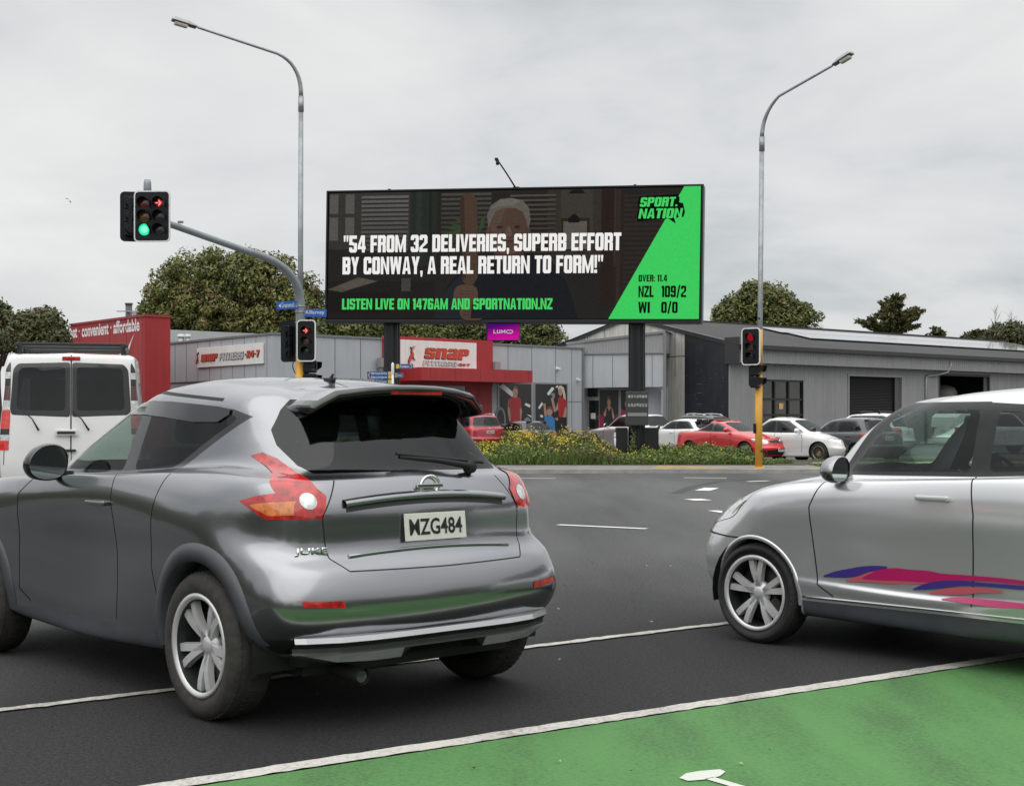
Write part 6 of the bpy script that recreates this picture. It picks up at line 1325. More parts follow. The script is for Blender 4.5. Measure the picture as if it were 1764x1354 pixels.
    for s0,s1,h_ in ((DP/2,DP+.75,.0),(DP/2,-.3,.0)):
        pts = [wg.T() @ Vector((u, zroof(DP-u)+dz, of)) for u in (s0,s1) for dz, of in ((.05,.10),(-.16,.10),(.05,-.2))]; b.add(pts, [[0,1,4,3],[0,3,5,2]])
    b.box(Tn(-.07,-.30,4.8),(.12,.9,1.3),0,rz=math.atan2(d.y,d.x)); b.build('barge_flashing', M_TR, root)
    b = MB()
    for px in (962,1012,1042,1148,1163): w_ = .02; u = wg.u(px); wg.box(b, u-.018, u+.018, 3.6, zroof(DP-u)-.1, .004, .002)
    u = wg.u(1160); wg.box(b, wg.u(1144), uc, 4.62, 4.66, .004, .002); b.build('slab_joint', M_JN, root)
    # small fixings and patched holes on the dark bay
    b = MB(); rr = random.Random(5)
    for k in range(34): u = uc+.15+rr.random()*(DP-uc-.3); z = .8+rr.random()*3.6; s_ = rr.choice((.02,.03,.05)); wg.box(b, u-s_, u+s_, z-.015, z+.02, .004, .032)
    for u_, z in ((.35,3.2),(.35,2.75),(.35,2.2)): u = uc+(DP-uc)*u_; wg.box(b, u-.16, u+.16, z-.02, z+.02, .004, .032)
    b.build('wall_patch', mat('patched plaster', (0.075,0.08,0.082), .7), root)
    b = MB(); u = wg.u(1148); wg.box(b, u-.07, u+.07, .1, 3.9, .10, .02); b.build('downpipe', M_C, root)
    # openings
    M_FRM = mat('black window frame', (0.014,0.015,0.017), .4); M_G2 = mat('warehouse glass', (0.020,0.018,0.014), .05, spec=.8, noise_amt=.8, noise_scale=1.0)
    u0,u1,z0,z1 = ops[0]; b = MB(); wf.box(b, u0, u1, z0, z1, .04, -.16); g = b
    win = g.build('window', M_G2, root); b = MB(); n = 3
    for k in range(n+1): u = u0+(u1-u0)*k/n; wf.box(b, u-.05, u+.05, z0, z1, .08, -.115)
    for z in (z0+.05, 1.05+.6, 2.45, z1-.05): wf.box(b, u0, u1, z-.05, z+.05, .075, -.113)
    b.build('window_frame', M_FRM, win); b = MB(); u = u0+(u1-u0)*.50; wf.box(b, u-.17, u+.17, 1.95, 2.25, .01, -.1); b.build('window_notice', mat('notice orange', (0.60,0.36,0.16), .5), win); b = MB(); wf.box(b, u-.02, u+.2, 1.0, 1.3, .01, -.1); b.build('window_notice', mat('sign white'), win)
    u0,u1,z0,z1 = ops[1]; b = MB(); hh = .085; n = int((z1-z0)/hh)
    vs_ = []; 
    for k in range(n+1):
        z = z0+k*hh; vs_ += [wf.T() @ Vector((u0,z,-.20)), wf.T() @ Vector((u1,z,-.20)), wf.T() @ Vector((u0,z+hh*.5,-.165)), wf.T() @ Vector((u1,z+hh*.5,-.165))]
    b.add(vs_, [[2*i,2*i+1,2*i+3,2*i+2] for i in range(2*n+1)]); b.build('roller_door', mat('roller door', (0.022,0.022,0.023), .45, .2), root)
    for i in (1,2):
        u0,u1,z0,z1 = ops[i]; b = MB()
        for u in (u0-.04,u1+.04): wf.box(b, u-.06, u+.06, .05, z1+.1, .10, -.06)
        wf.box(b, u0-.1, u1+.1, z1, z1+.12, .095, -.06); b.build('door_frame', M_C if i == 1 else M_TR, root)
        b = MB(); wf.box(b, u1-.5 if i == 1 else u1-.4, u1+.02, z0, z1, .05, -.12); b.build('door_reveal', mat('reveal grey', (0.09,0.09,0.09), .6), root)
    # dark interior with two pale tanks behind the open bay
    u0,u1,z0,z1 = ops[2]; b = MB(); b.add([wf.T() @ Vector(v) for v in ((u0-1,.06,-.1),(u1+1,.06,-.1),(u1+1,.06,-6),(u0-1,.06,-6),(u0-1,4.3,-.1),(u1+1,4.3,-.1),(u1+1,4.3,-6),(u0-1,4.3,-6))], [[3,2,6,7],[0,3,7,4],[2,1,5,6],[4,7,6,5],[0,1,2,3]]); b.build('interior', mat('dark interior', (0.02,0.02,0.02), .9), root)
    for f_ in (.3,.72):
        c = wf.T() @ Vector((u0+(u1-u0)*f_,0,-2.2)); b = MB(); b.lathe([(.85,.1),(.85,3.1),(.7,3.35),(.3,3.5),(.001,3.52)], Matrix.Translation(c), 20); b.build('storage_tank', mat('tank grey', (0.22,0.22,0.20), .5), root)
    b = MB(); u = wf.u(1593); 
    b.tube([wf.T() @ Vector(v) for v in ((u+1.6,4.72,.64),(u+1.6,4.4,.62),(u+1.5,4.12,.5),(u+.9,3.95,.18),(u+.12,3.9,.10),(u,3.8,.10),(u,.1,.10))], .06, 8); b.build('downpipe', mat('galvanised pipe', (0.33,0.37,0.40), .4, .5), root)
    # solar panels: two rows of modules lying on the roof
    M_PV = mat('solar panel glass', (0.19,0.20,0.205), .16, spec=1.0, coat=.8, noise_amt=.06, noise_scale=.5); M_PVF = mat('panel edge', (0.02,0.02,0.022), .4)
    fv = (DP/2+.75)/math.hypot(DP/2+.75, zr-zroof(-.75))
    for row, (v0, u_st) in enumerate(((2.15,1395),(3.80,1345))):
        f_ = lambda u: (lambda p: p.x/p.y*F+882)(A+Tn(u,v0,0)); u0_ = next(u for u in np.arange(-2,20,.05) if f_(u) > u_st)
        for k in range(26):
            u = u0_ + k*1.05
            if u > LN-1.5: break
            c = [Tn(u,v0,zroof(v0)+.13),Tn(u+1.03,v0,zroof(v0)+.13),Tn(u+1.03,v0+1.6,zroof(v0+1.6)+.13),Tn(u,v0+1.6,zroof(v0+1.6)+.13)]
            dz = Vector((0,0,-.05)); m1 = MB(); m1.add(c, [[0,1,2,3]], 0); m1.add([p-Vector((0,0,.001)) for p in c]+[p+dz for p in c], [[0,4,5,1],[1,5,6,2],[2,6,7,3],[3,7,4,0]], 1)
            m1.build('solar_panel', [M_PV, M_PVF], root)
    # low timber step/deck and bins are hidden by cars
    return root
def build_red_wall():
    A, B = gx3(122,66.8), gx3(249,60.8); zt = 1.35+(725-545.5)/F*60.8
    root = empty('red_workshop', (B[0],B[1],0), label='red workshop wall with white slogan and tick, behind the white van', cat='building')
    wr = WallR(A, B, root); M = mat('workshop red', (0.35,0.022,0.026), .5, noise_amt=.08, noise_scale=.6, streak=.15); MW = mat('slogan white', (0.75,0.72,0.72), .45)
    b = MB(); wr.box(b, 0, wr.len, .05, zt, 1.2, -1.2); b.build('wall', M, root); b = MB(); wr.box(b, -.05, wr.len+.05, zt, zt+.10, 1.3, -1.24); b.build('wall_cap', mat('workshop cap', (0.30,0.02,0.024), .5), root)
    b = MB()
    for px in (137,189,218,226,246): wr.box(b, wr.u(px)-.012, wr.u(px)+.012, .1, zt-.02, .004, .002)
    wr.box(b, 0, wr.len, zt-.35, zt-.33, .004, .002); b.build('wall_joint', mat('workshop joint', (0.17,0.012,0.014), .6), root)
    u0, u1 = wr.u(119), wr.u(240.5); z = wr.at(185,576.5)[1]
    text_obj('slogan_lettering', 'fast · convenient · affordable', wr.T(u0, z, .002), 1, MW, root, bold=.028, width=u1-u0, height=.58, lift=.004)
    b = MB(); pts = [(231,574.5),(218,604),(212,614),(209,602),(204,600),(209,622),(215,622),(222,604)]; q = [wr.at(*p) for p in pts]
    b.add([wr.T(0,0,.004) @ Vector((u,z,0)) for u, z in q], [list(range(len(q)))[::-1]]); b.build('tick_mark', MW, root)
    return root
# ------------------------------------------------------------------ poles, signals, street signs
M_GALV = mat('galvanised steel', (0.30,0.32,0.335), .45, .55, noise_amt=.25, noise_scale=3); M_YEL = mat('signal pole yellow', (0.66,0.35,0.045), .5, noise_amt=.16, noise_scale=2.5)
M_ARM = mat('painted grey arm', (0.25,0.28,0.30), .45, .3, noise_amt=.12, noise_scale=3); M_SIG = mat('signal black', (0.008,0.009,0.011), .55, spec=.25); M_EDGE = mat('white board edge', (0.70,0.70,0.69), .5)
def arc(p0, p1, p2, n=14): return [p0*(1-t)**2+p1*2*t*(1-t)+p2*t*t for t in np.linspace(0,1,n)]
def luminaire(b_root, T, o):
    """flat cobra-head lantern; T local x along the arm, z up"""
    b = MB(); sec = [(0,.05,.035),(.10,.09,.06),(.35,.15,.10),(.80,.17,.11),(.86,.16,.06)]
    vs_ = []
    for x,w_,h in sec: vs_ += [(x,-w_,0),(x,w_,0),(x,w_*.75,h),(x,-w_*.75,h)]
    b.add([T @ Vector(v) for v in vs_], [[i*4+j,(i+1)*4+j,(i+1)*4+(j+1)%4,i*4+(j+1)%4] for i in range(4) for j in range(4)]+[[16,17,18,19]]); h = b.build('lamp_head', mat('lamp housing', (0.42,0.43,0.43), .4, .3), b_root)
    b = MB(); b.box((.45,0,-.012),(.78,.26,.03),0,M=T,bev=.008); b.box((.16,0,-.03),(.2,.16,.05),0,M=T,bev=.01); b.build('lamp_tray', mat('lamp tray', (0.12,0.12,0.115), .5), h)
    b = MB(); b.box((.55,0,-.075),(.44,.22,.12),0,M=T,bev=.05); b.build('lamp_bowl', mat('lamp bowl', (0.48,0.46,0.40), .15, coat=.5), h)
def street_light(name, base, low_z, top, bend, end, r0, label, parts=()):
    root = empty(name, base, label=label, cat='street light'); o = Vector(base)
    b = MB(); b.tube([Vector((0,0,low_z)), top-o], [r0, r0*.82], 14); b.tube([top-o+Vector((0,0,-.35)), top-o+Vector((0,0,.02))], r0*.98, 14); b.build('pole', M_GALV, root)
    b = MB(); pts = [top-o]+[p-o for p in bend]+[end-o]; n = len(pts); b.tube(pts, [r0*.80-(r0*.38)*i/(n-1) for i in range(n)], 10); b.build('lamp_arm', M_GALV, root)
    dx = (end-bend[-1]).normalized(); x = dx; y = Vector((0,0,1)).cross(x).normalized(); z = x.cross(y); e = end-o
    luminaire(root, Matrix(((x.x,y.x,z.x,e.x),(x.y,y.y,z.y,e.y),(x.z,y.z,z.z,e.z),(0,0,0,1))) @ Matrix.Scale(.72, 4), o)
    return root
def arrow_poly(s_):     # right arrow centred on 0
    return [[(-.9*s_,-.16*s_),(-.15*s_,-.16*s_),(-.15*s_,.16*s_),(-.9*s_,.16*s_)],[(.62*s_,0),(.02*s_,.75*s_),(-.30*s_,.62*s_),(.12*s_,0)],[(.62*s_,0),(.12*s_,0),(-.30*s_,-.62*s_),(.02*s_,-.75*s_)]]
G_RED = glow('red signal light', (0.62,0.012,0.025), .95); G_REDC = glow('red signal core', (1.0,0.28,0.24), 1.2); G_GRN = glow('green signal light', (0.03,0.80,0.42), 1.1); G_GRNC = glow('green signal core', (0.25,0.95,0.66), 1.05)
M_LENS = {'r': mat('unlit red lens', (0.10,0.008,0.008), .25, coat=.5), 'a': mat('unlit amber lens', (0.11,0.045,0.008), .25, coat=.5), 'g': mat('unlit green lens', (0.006,0.022,0.016), .25, coat=.5), 'k': mat('dark lens', (0.012,0.012,0.013), .3, coat=.4)}
def traffic_light(loc, yaw, pitch, cols, rad, bw, bh, spx, spz, label, lit={}, arrows={}, back=False, group=None, edge=True, lens_k={}, dim=False):
    """board facing local -y. cols columns of 3 aspects (red, amber, green)"""
    root = empty('traffic_light', loc, yaw, label=label, cat='traffic light', group=group)
    T = Matrix(((1,0,0,0),(0,0,-1,0),(0,1,0,0),(0,0,0,1)))      # local x right, y up, z toward -y
    def rrect(w_, h, r_, n=5):
        p = []
        for cx_, cy, a0 in ((w_/2-r_,h/2-r_,0),(-w_/2+r_,h/2-r_,90),(-w_/2+r_,-h/2+r_,180),(w_/2-r_,-h/2+r_,270)): p += [(cx_+r_*math.cos(R(a0+90*i/n)), cy+r_*math.sin(R(a0+90*i/n))) for i in range(n+1)]
        return p
    b = MB(); b.prism(rrect(bw-.05,bh-.05,.07), T @ Matrix.Translation((0,0,-.02)), .03); b.build('backing_board', M_SIG, root)
    if edge:
        b = MB(); o_ = rrect(bw,bh,.10); i_ = rrect(bw-.055,bh-.055,.078); n = len(o_)
        for z in (.012,-.022): b.add([T @ Vector((x,y,z)) for x,y in o_+i_], [[i,(i+1)%n,n+(i+1)%n,n+i] if z > 0 else [n+i,n+(i+1)%n,(i+1)%n,i] for i in range(n)])
        b.add([T @ Vector((x,y,z)) for z in (-.022,.012) for x,y in o_], [[i,(i+1)%n,n+(i+1)%n,n+i] for i in range(n)]); b.build('board_edge', M_EDGE if not back else M_SIG, root)
    for c in range(cols):
        xo = (c-(cols-1)/2)*spx
        b = MB()
        for k in range(3): b.box((xo,.10,(1-k)*spz),(spz*.96,.17,spz*.97),0,bev=.02)
        b.box((xo,.20,0),(.08,.06,bh*.7),0); 
        if back: 
            for k in range(3): b.tube([(xo,.185,(1-k)*spz),(xo,.22,(1-k)*spz)], [rad*.9,rad*.6], 14)
        hs = b.build('signal_housing', M_SIG, root)
        for k in range(3):
            key = (c,k); Tk = Matrix.Translation((xo,0,(1-k)*spz)) @ T
            b = MB(); n = 20; a0, a1 = -32, 212; vs_ = []
            for z, tilt in ((.01,0),(.20 if rad > .09 else .12, -.012)):
                for rr_ in (rad*1.06, rad*1.02):
                    for i in range(n+1):
                        a = R(a0+(a1-a0)*i/n); dz = z if z < .05 else z*(.45+.55*max(0,math.sin(a))**.5); vs_.append((rr_*math.cos(a), rr_*math.sin(a)+tilt, dz))
            m_ = n+1; fs = []
            for i in range(n): fs += [[i,i+1,2*m_+i+1,2*m_+i],[m_+i,3*m_+i,3*m_+i+1,m_+i+1],[2*m_+i,2*m_+i+1,3*m_+i+1,3*m_+i]]
            b.add([Tk @ Vector(v) for v in vs_], fs, 0, True); b.build('visor', M_SIG, root)
            col = 'rag'[k]; on = lit.get(key)
            mm = {'red': glow('red signal seen aslant', (.30,.006,.012), 1.0) if dim else G_RED, 'green': G_GRN, None: M_LENS[lens_k.get(key, 'k' if (arrows.get(key) or (c == 1)) else col)]}[on if key not in arrows else None]
            b = MB(); b.lathe([(.001,.028),(rad*.5,.024),(rad*.97,.010)], Tk, 22); ln = b.build('lens', mm, root)
            if on == 'green':
                b = MB(); b.lathe([(.001,.031),(rad*.5,.0265),(rad*.6,.0255)], Tk, 22); b.build('lamp_core', G_GRNC, ln)
            if key in arrows:
                b = MB()
                for pl in arrow_poly(rad*.92): b.prism(pl if sum(pl[i][0]*pl[(i+1)%len(pl)][1]-pl[(i+1)%len(pl)][0]*pl[i][1] for i in range(len(pl))) > 0 else pl[::-1], Tk @ Matrix.Translation((0,0,.030)), .002)
                b.build('arrow', G_RED if on == 'red' else M_SIG, ln)
                if on == 'red':
                    b = MB()
                    for pl in arrow_poly(rad*.62): pl = [(x-rad*.03,y) for x,y in pl]; b.prism(pl if sum(pl[i][0]*pl[(i+1)%len(pl)][1]-pl[(i+1)%len(pl)][0]*pl[i][1] for i in range(len(pl))) > 0 else pl[::-1], Tk @ Matrix.Translation((0,0,.0325)), .001)
                    b.build('arrow_core', G_REDC, ln)
    return root
def ped_signal(loc, yaw, label):
    root = empty('pedestrian_signal', loc, yaw, label=label, cat='pedestrian signal')
    b = MB()
    for z in (.16,-.16): b.box((0,0,z),(.28,.22,.30),0,bev=.03)
    b.box((0,.12,0),(.10,.10,.5),0); b.build('signal_housing', M_SIG, root)
    for z in (.16,-.16):
        b = MB(); b.add([(-.13,-.11,z+.13),(.13,-.11,z+.13),(.13,-.27,z+.11),(-.13,-.27,z+.11),(-.13,-.11,z-.10),(.13,-.11,z-.10),(-.13,-.25,z-.02),(.13,-.25,z-.02)], [[0,1,2,3],[0,3,6,4],[1,5,7,2]]); b.build('visor', M_SIG, root)
        b = MB(); b.box((0,-.112,z),(.20,.006,.20),0); b.build('lens', M_LENS['k'], root)
    return root
def build_street():
    # ---- right pole
    Y = 37.6; base = Vector(((1307-882)/F*Y, Y, .1)); at = lambda px, py, dy=0: P(px, py, Y+dy)
    top = at(1312.5, 238); bend = arc(top, at(1313,196), at(1342,166,-.3), 9)[1:]+[at(1430,116,-1.1)]
    root = street_light('signal_light_pole', base, 0, top, bend, at(1434,113.5,-1.15), .075, 'tall street light pole rising from a yellow signal post beside the red coupe')
    b = MB(); zt = at(1307,568).z-.1; b.tube([(0,0,0),(0,0,at(0,640).z-.1)], .165*.5*1.18, 16); b.tube([(.015,0,at(0,642).z-.1),(.015,0,zt)], .088, 16); b.tube([(0,0,at(0,640).z-.16),(0,0,at(0,636).z-.1)], .108, 16); b.tube([(0,0,-.02),(0,0,.03)], .15, 16); b.build('post', M_YEL, root)
    for z in (.55,2.2,2.75,3.5,3.75): 
        pass
    b = MB()
    for z, a in ((.45,2.2),(2.15,1.2),(2.45,1.4),(3.95,1.5),(2.3,2.0)): b.box((-.10*math.cos(a)*.9,-.10*math.sin(a),z),(.035,.035,.05),0)
    b.box((-.115,-.03,1.05),(.06,.10,.26),0,bev=.01); b.build('post_fitting', M_SIG, root)
    traffic_light(at(1293.5,597,-.25), R(-34), 0, 1, .105, .53, .98, .3, .245, 'three-lamp traffic light showing red on the yellow post by the red coupe', lit={(0,0):'red'}, dim=True)
    ped_signal(at(1301.5,648,-.1), R(62), 'black pedestrian signal below the traffic light on the yellow post by the red coupe')
    # ---- left pole with mast arm
    Y = 34.3; base = Vector(((517-882)/F*Y, Y, .1)); at = lambda px, py, dy=0: P(px, py, Y+dy)
    top = at(518.5, 168); bend = arc(top, at(520,112), at(478,93,-.3), 10)[1:]+[at(346,49.5,-1.0)]
    root = street_light('signal_light_pole', base, 2.0, top, bend, at(341,48,-1.03), .070, 'tall street light pole sharing its post with the grey signal mast arm')
    zj = at(517,520).z-.1
    b = MB(); b.tube([(0,0,0),(0,0,at(0,618).z-.1)], .105, 16); b.build('post', M_YEL, root)
    b = MB(); pts = [Vector((0,0,at(0,618).z-.1)), at(517.5,560)-base, at(517.5,520)-base]+[p-base for p in arc(at(517.5,520), at(514,455,-.2), at(425,433,-1.2), 12)[1:]]+[at(300,389,-2.6)-base, at(262,376,-3.0)-base]
    n = len(pts); b.tube(pts, [.118-.045*i/(n-1) for i in range(n)], 14); b.build('mast_arm', M_ARM, root)
    b = MB(); 
    for z in (538,528,556): b.tube([(0,0,at(0,z).z-.1-.015),(0,0,at(0,z).z-.1+.015)], .128, 16)
    c = at(311,390,-2.5)-base; b.box(c+Vector((0,0,.09)),(.12,.05,.05),0); b.build('strap', M_GALV, root)
    Yt = Y-3.0
    traffic_light(P(262,373,Yt-.28), R(-3), 0, 2, .132, .80, 1.12, .335, .288, 'six-lamp traffic light on the mast arm showing green and a red arrow', lit={(0,2):'green',(1,0):'red'}, arrows={(1,0):1}, lens_k={(0,0):'r',(0,1):'a'})
    traffic_light(P(239,374,Yt+.22), R(192), 0, 2, .132, .80, 1.10, .335, .288, 'back of the traffic light board behind the six-lamp one on the mast arm', back=True, edge=True)
    b = MB(); c = P(254,318,Yt); b.tube([c+Vector((0,0,-.5)), c+Vector((0,0,.02)), c+Vector((0,0,.10))], [.10,.085,.07], 12); b.tube([P(262,376,Yt), c+Vector((0,0,-.45))], .06, 8)
    o_ = b.build('mast_spigot', M_ARM, root); o_.location = -base
    traffic_light(at(527.5,587,-.28), R(-6), 0, 1, .105, .47, 1.0, .3, .238, 'single-column traffic light with a red arrow on the left post below the blue street names', lit={(0,0):'red'}, arrows={(0,0):1})
    traffic_light(at(500,588,.18), R(150), 0, 1, .105, .55, 1.0, .3, .245, 'back of the single-column traffic light facing away on the left post', back=True)
    ped_signal(at(534,643,-.05), R(60), 'black pedestrian signal at the foot of the left post, just above the crossover roof')
    b = MB(); b.tube([at(506,618)-base, at(504,632)-base, at(508,642)-base, at(515,646)-base], .012, 6); b.build('cable', M_SIG, root)
    # blue street-name blades
    M_BLUE = mat('street sign blue', (0.018,0.10,0.42), .4); M_SW = mat('street sign white', (0.72,0.74,0.76), .45)
    def blade(px0, px1, py0, py1, text, arrow, skew, label, small=None):
        c0, c1 = at(px0,(py0+py1)/2,skew[0]), at(px1,(py0+py1)/2+skew[2],skew[1]); h = (py1-py0)/F*Y; w_ = (c1-c0).length; c = c0+Vector((0,0,-h/2))
        r_ = empty('street_sign', c, label=label, cat='street sign'); T = frame(Vector((0,0,0)), c1-c0); b = MB(); b.box((w_/2,h/2,-.012),(w_,h,.022),0,M=T,bev=.006); s_ = b.build('blade', M_BLUE, r_)
        x0 = .05
        if arrow: b = MB(); b.add([T @ Vector(v) for v in ((.045,h*.5,.004),(.105,h*.24,.004),(.105,h*.76,.004))], [[0,1,2]]); b.build('arrow', M_SW, s_); x0 = .13
        text_obj('street_name', text, T @ Matrix.Translation((x0,h*.24,0)), 1, M_SW, s_, bold=.003, width=(w_-x0-.05)*(.86 if small else 1.0), height=h*.64, lift=.004)
        if small: text_obj('street_name', small, T @ Matrix.Translation((w_-.075,h*.24,0)), 1, M_SW, s_, width=.055, height=h*.22, lift=.004)
        b = MB(); xm_ = w_ if px1 < 520 else 0; b.box((xm_,h/2,-.03),(.06,.10,.06),0,M=T); b.build('bracket', M_GALV, r_)
    blade(477.5, 513.5, 520.5, 534, 'Greenwood', True, (-.5,-.1,-2.0), 'blue street sign reading Greenwood on the left post', 'St'); blade(523.5, 562, 533, 546, 'Killarney', False, (-.05,-.2,.3), 'blue street sign reading Killarney on the left post')
    # ---- finger post with blue destination boards
    Y = 39.0; base = Vector((*gx(676.5,Y)[:2], .1)); at = lambda px, py, dy=0: P(px, py, Y+dy)
    root = empty('finger_post', base, label='white finger post with blue direction boards in front of the billboard post', cat='sign post'); b = MB(); zt = at(0,625).z-.1; b.tube([(0,0,0),(0,0,zt-.05)], .034, 12); b.lathe([(.036,-.32),(.042,-.3),(.042,-.05),(.03,-.01),(.001,.01)], Matrix.Translation((0,0,zt)), 14); b.build('post', M_EDGE, root)
    M_BL2 = mat('path sign blue', (0.012,0.085,0.27), .4); M_YL = mat('path sign yellow', (0.62,0.40,0.06), .45)
    def finger(px0, px1, py0, py1, lines, left, dy=0, label=None):
        c0, c1 = at(px0,py1,dy[0] if isinstance(dy,tuple) else dy), at(px1,py1,dy[1] if isinstance(dy,tuple) else dy); h = (py1-py0)/F*Y; w_ = (c1-c0).length; T = Matrix.Translation(-base) @ frame(c0, c1-c0); b = MB(); b.box((w_/2,h/2,-.012),(w_,h,.022),0,M=T,bev=.005); s_ = b.build('direction_board', M_BL2, root)
        q = MB(); xe = w_-.10 if left else .02
        for k in range(len(lines)): q.box((xe+.045,h*(k+.5)/len(lines),.002),(.085,h/len(lines)*.86,.006),0,M=T)
        for s2 in (1,-1):
            x0, x1 = (.075,.02) if left else (w_-.075,w_-.02); pl = [(x0,h/2+s2*h*.42),(x1,h/2),(x1+(.022 if left else -.022),h/2),(x0+(.022 if left else -.022),h/2+s2*h*.42)]
            q.add([T @ Vector((x,y,.004)) for x,y in pl], [[0,1,2,3]]); 
        q.build('board_panel', M_YL, s_)
        for k, tx in enumerate(lines): text_obj('board_lettering', tx, T @ Matrix.Translation((.11 if left else .135, h*(len(lines)-1-k+.24)/len(lines),0)), 1, M_SW, s_, bold=.01, width=w_-.25, height=h/len(lines)*.52, lift=.003)
    finger(681, 712, 627, 635.5, ['Frankton'], False); finger(632.5, 675, 640, 653, ['500m Western Rail Trail','0.8km Lake Rotoroa'], True); finger(645, 675, 654, 662, ['3.3km City Centre'], True); finger(680.5, 695, 642, 651, ['Dinsdale'], False, (0,.55))
    # ---- two short steel bollards and a painted post in the planting
    for i, px in enumerate((1060.5,1072.5)):
        bz = P(px,746,43.2); r_ = empty('bollard', (bz.x,43.2,.1), label=['short silver steel bollard in the flowers, left of a pair by the billboard post','short silver steel bollard nearest the billboard cabinet, right of a pair'][i], cat='bollard', group='steel bollards in the planting')
        b = MB(); b.tube([(0,0,0),(0,0,bz.z-.1)], .055, 14); b.lathe([(.055,0),(.05,.012),(.001,.016)], Matrix.Translation((0,0,bz.z-.1)), 14); b.build('post', mat('bollard steel', (0.50,0.50,0.49), .35, .7), r_); b = MB(); b.tube([(0,0,bz.z-.24),(0,0,bz.z-.18)], .057, 14); b.build('band', M_EDGE, r_)
    # chimney flue beyond the red workshop, old stub pole and tiny bird
    c = P(222,560,72); r_ = empty('flue_pipe', (c.x,72,0), label='grey steel flue pipe rising behind the red workshop wall', cat='pipe'); z1 = P(222,525,72).z; b = MB(); b.tube([(0,0,0),(0,0,z1)], .17, 14); b.tube([(0,0,z1),(0,0,z1+.08)], .20, 14); b.build('flue', mat('flue steel', (0.10,0.105,0.11), .5, .4), r_); b = MB(); b.box((0,-.2,P(0,537,72).z),(1.1,.06,.05),0); b.box((.35,-.2,P(0,541,72).z),(.16,.1,.22),0); b.build('bracket', M_GALV, r_)
    c = P(119,346,60); b = MB()
    b.add([c+Vector(v)*.62 for v in ((-.30,0,.16),(-.12,-.03,.17),(0,-.05,.06),(.10,-.06,-.02),(.02,.06,.0),(-.10,.08,.12),(.06,0,-.16),(.14,0,-.10))], [[0,1,5],[1,2,4,5],[2,3,7,6,4]]); o_ = b.build('bird', mat('bird feathers', (0.02,0.02,0.022), .8)); tag(o_, 'small dark bird gliding in the grey sky above the van', 'bird')
    # scrap of white litter at the kerb
    b = MB(); c = P(897,805,40.6); c.z = .13; b.add([c+Vector(v) for v in ((-.16,0,0),(.02,-.08,.02),(.17,0,.01),(.10,.06,.10),(-.02,.03,.07))], [[0,1,4],[1,2,3,4],[0,4,3]]); o_ = b.build('litter', mat('paper', (0.6,0.58,0.53), .8)); tag(o_, 'crumpled scrap of white paper at the edge of the flower bed', 'litter')
# ------------------------------------------------------------------ planting and trees
def leaf_mats(name, cols, rough=.5):
    r = []
    for i, c in enumerate(cols):
        m = mat('%s %d' % (name, i), c, rough, spec=.35); r.append(m)
    return r
def quads_obj(name, C, U, V, mi, mats, parent=None, tri=False, **k):
    """fast mesh of many little leaf faces: centre C, half axes U and V"""
    n = len(C)
    if tri: co = np.stack([C-U, C+U, C+V], 1).reshape(-1,3); kk = 3
    else: co = np.stack([C-U, C-V*.9, C+U, C+V], 1).reshape(-1,3); kk = 4
    me = bpy.data.meshes.new(name); me.vertices.add(n*kk); me.vertices.foreach_set('co', co.ravel().astype(np.float32))
    me.loops.add(n*kk); me.loops.foreach_set('vertex_index', np.arange(n*kk, dtype=np.int32)); me.polygons.add(n); me.polygons.foreach_set('loop_start', np.arange(0,n*kk,kk,dtype=np.int32)); me.polygons.foreach_set('loop_total', np.full(n,kk,dtype=np.int32))
    for m in mats: me.materials.append(m)
    me.polygons.foreach_set('material_index', mi.astype(np.int32)); me.update(calc_edges=True); me.validate()
    o = bpy.data.objects.new(name, me); COL.objects.link(o)
    if parent: o.parent = parent
    return tag(o, **k)
def unit(v): return v/np.maximum(np.linalg.norm(v, axis=-1, keepdims=True), 1e-9)
def leaf_cloud(g, centres, radii, per, leaf, flat=.75, up=.3):
    """leaf clumps: each centre gets `per` leaves lying outward on a rough little dome"""
    n = len(centres)*per; c = np.repeat(centres, per, 0); r = np.repeat(radii, per)[:,None]
    d = unit(g.normal(size=(n,3))); d[:,2] = d[:,2]*flat+.08; rr = g.uniform(.35,1.05,(n,1))**.6
    pos = c + d*r*rr; nor = unit(d + g.normal(size=(n,3))*.55 + np.array([0,0,up])); a = unit(np.cross(nor, g.normal(size=(n,3)))); b = np.cross(nor, a); s = g.uniform(.6,1.3,(n,1))*leaf
    return pos, a*s*1.25, b*s*.55
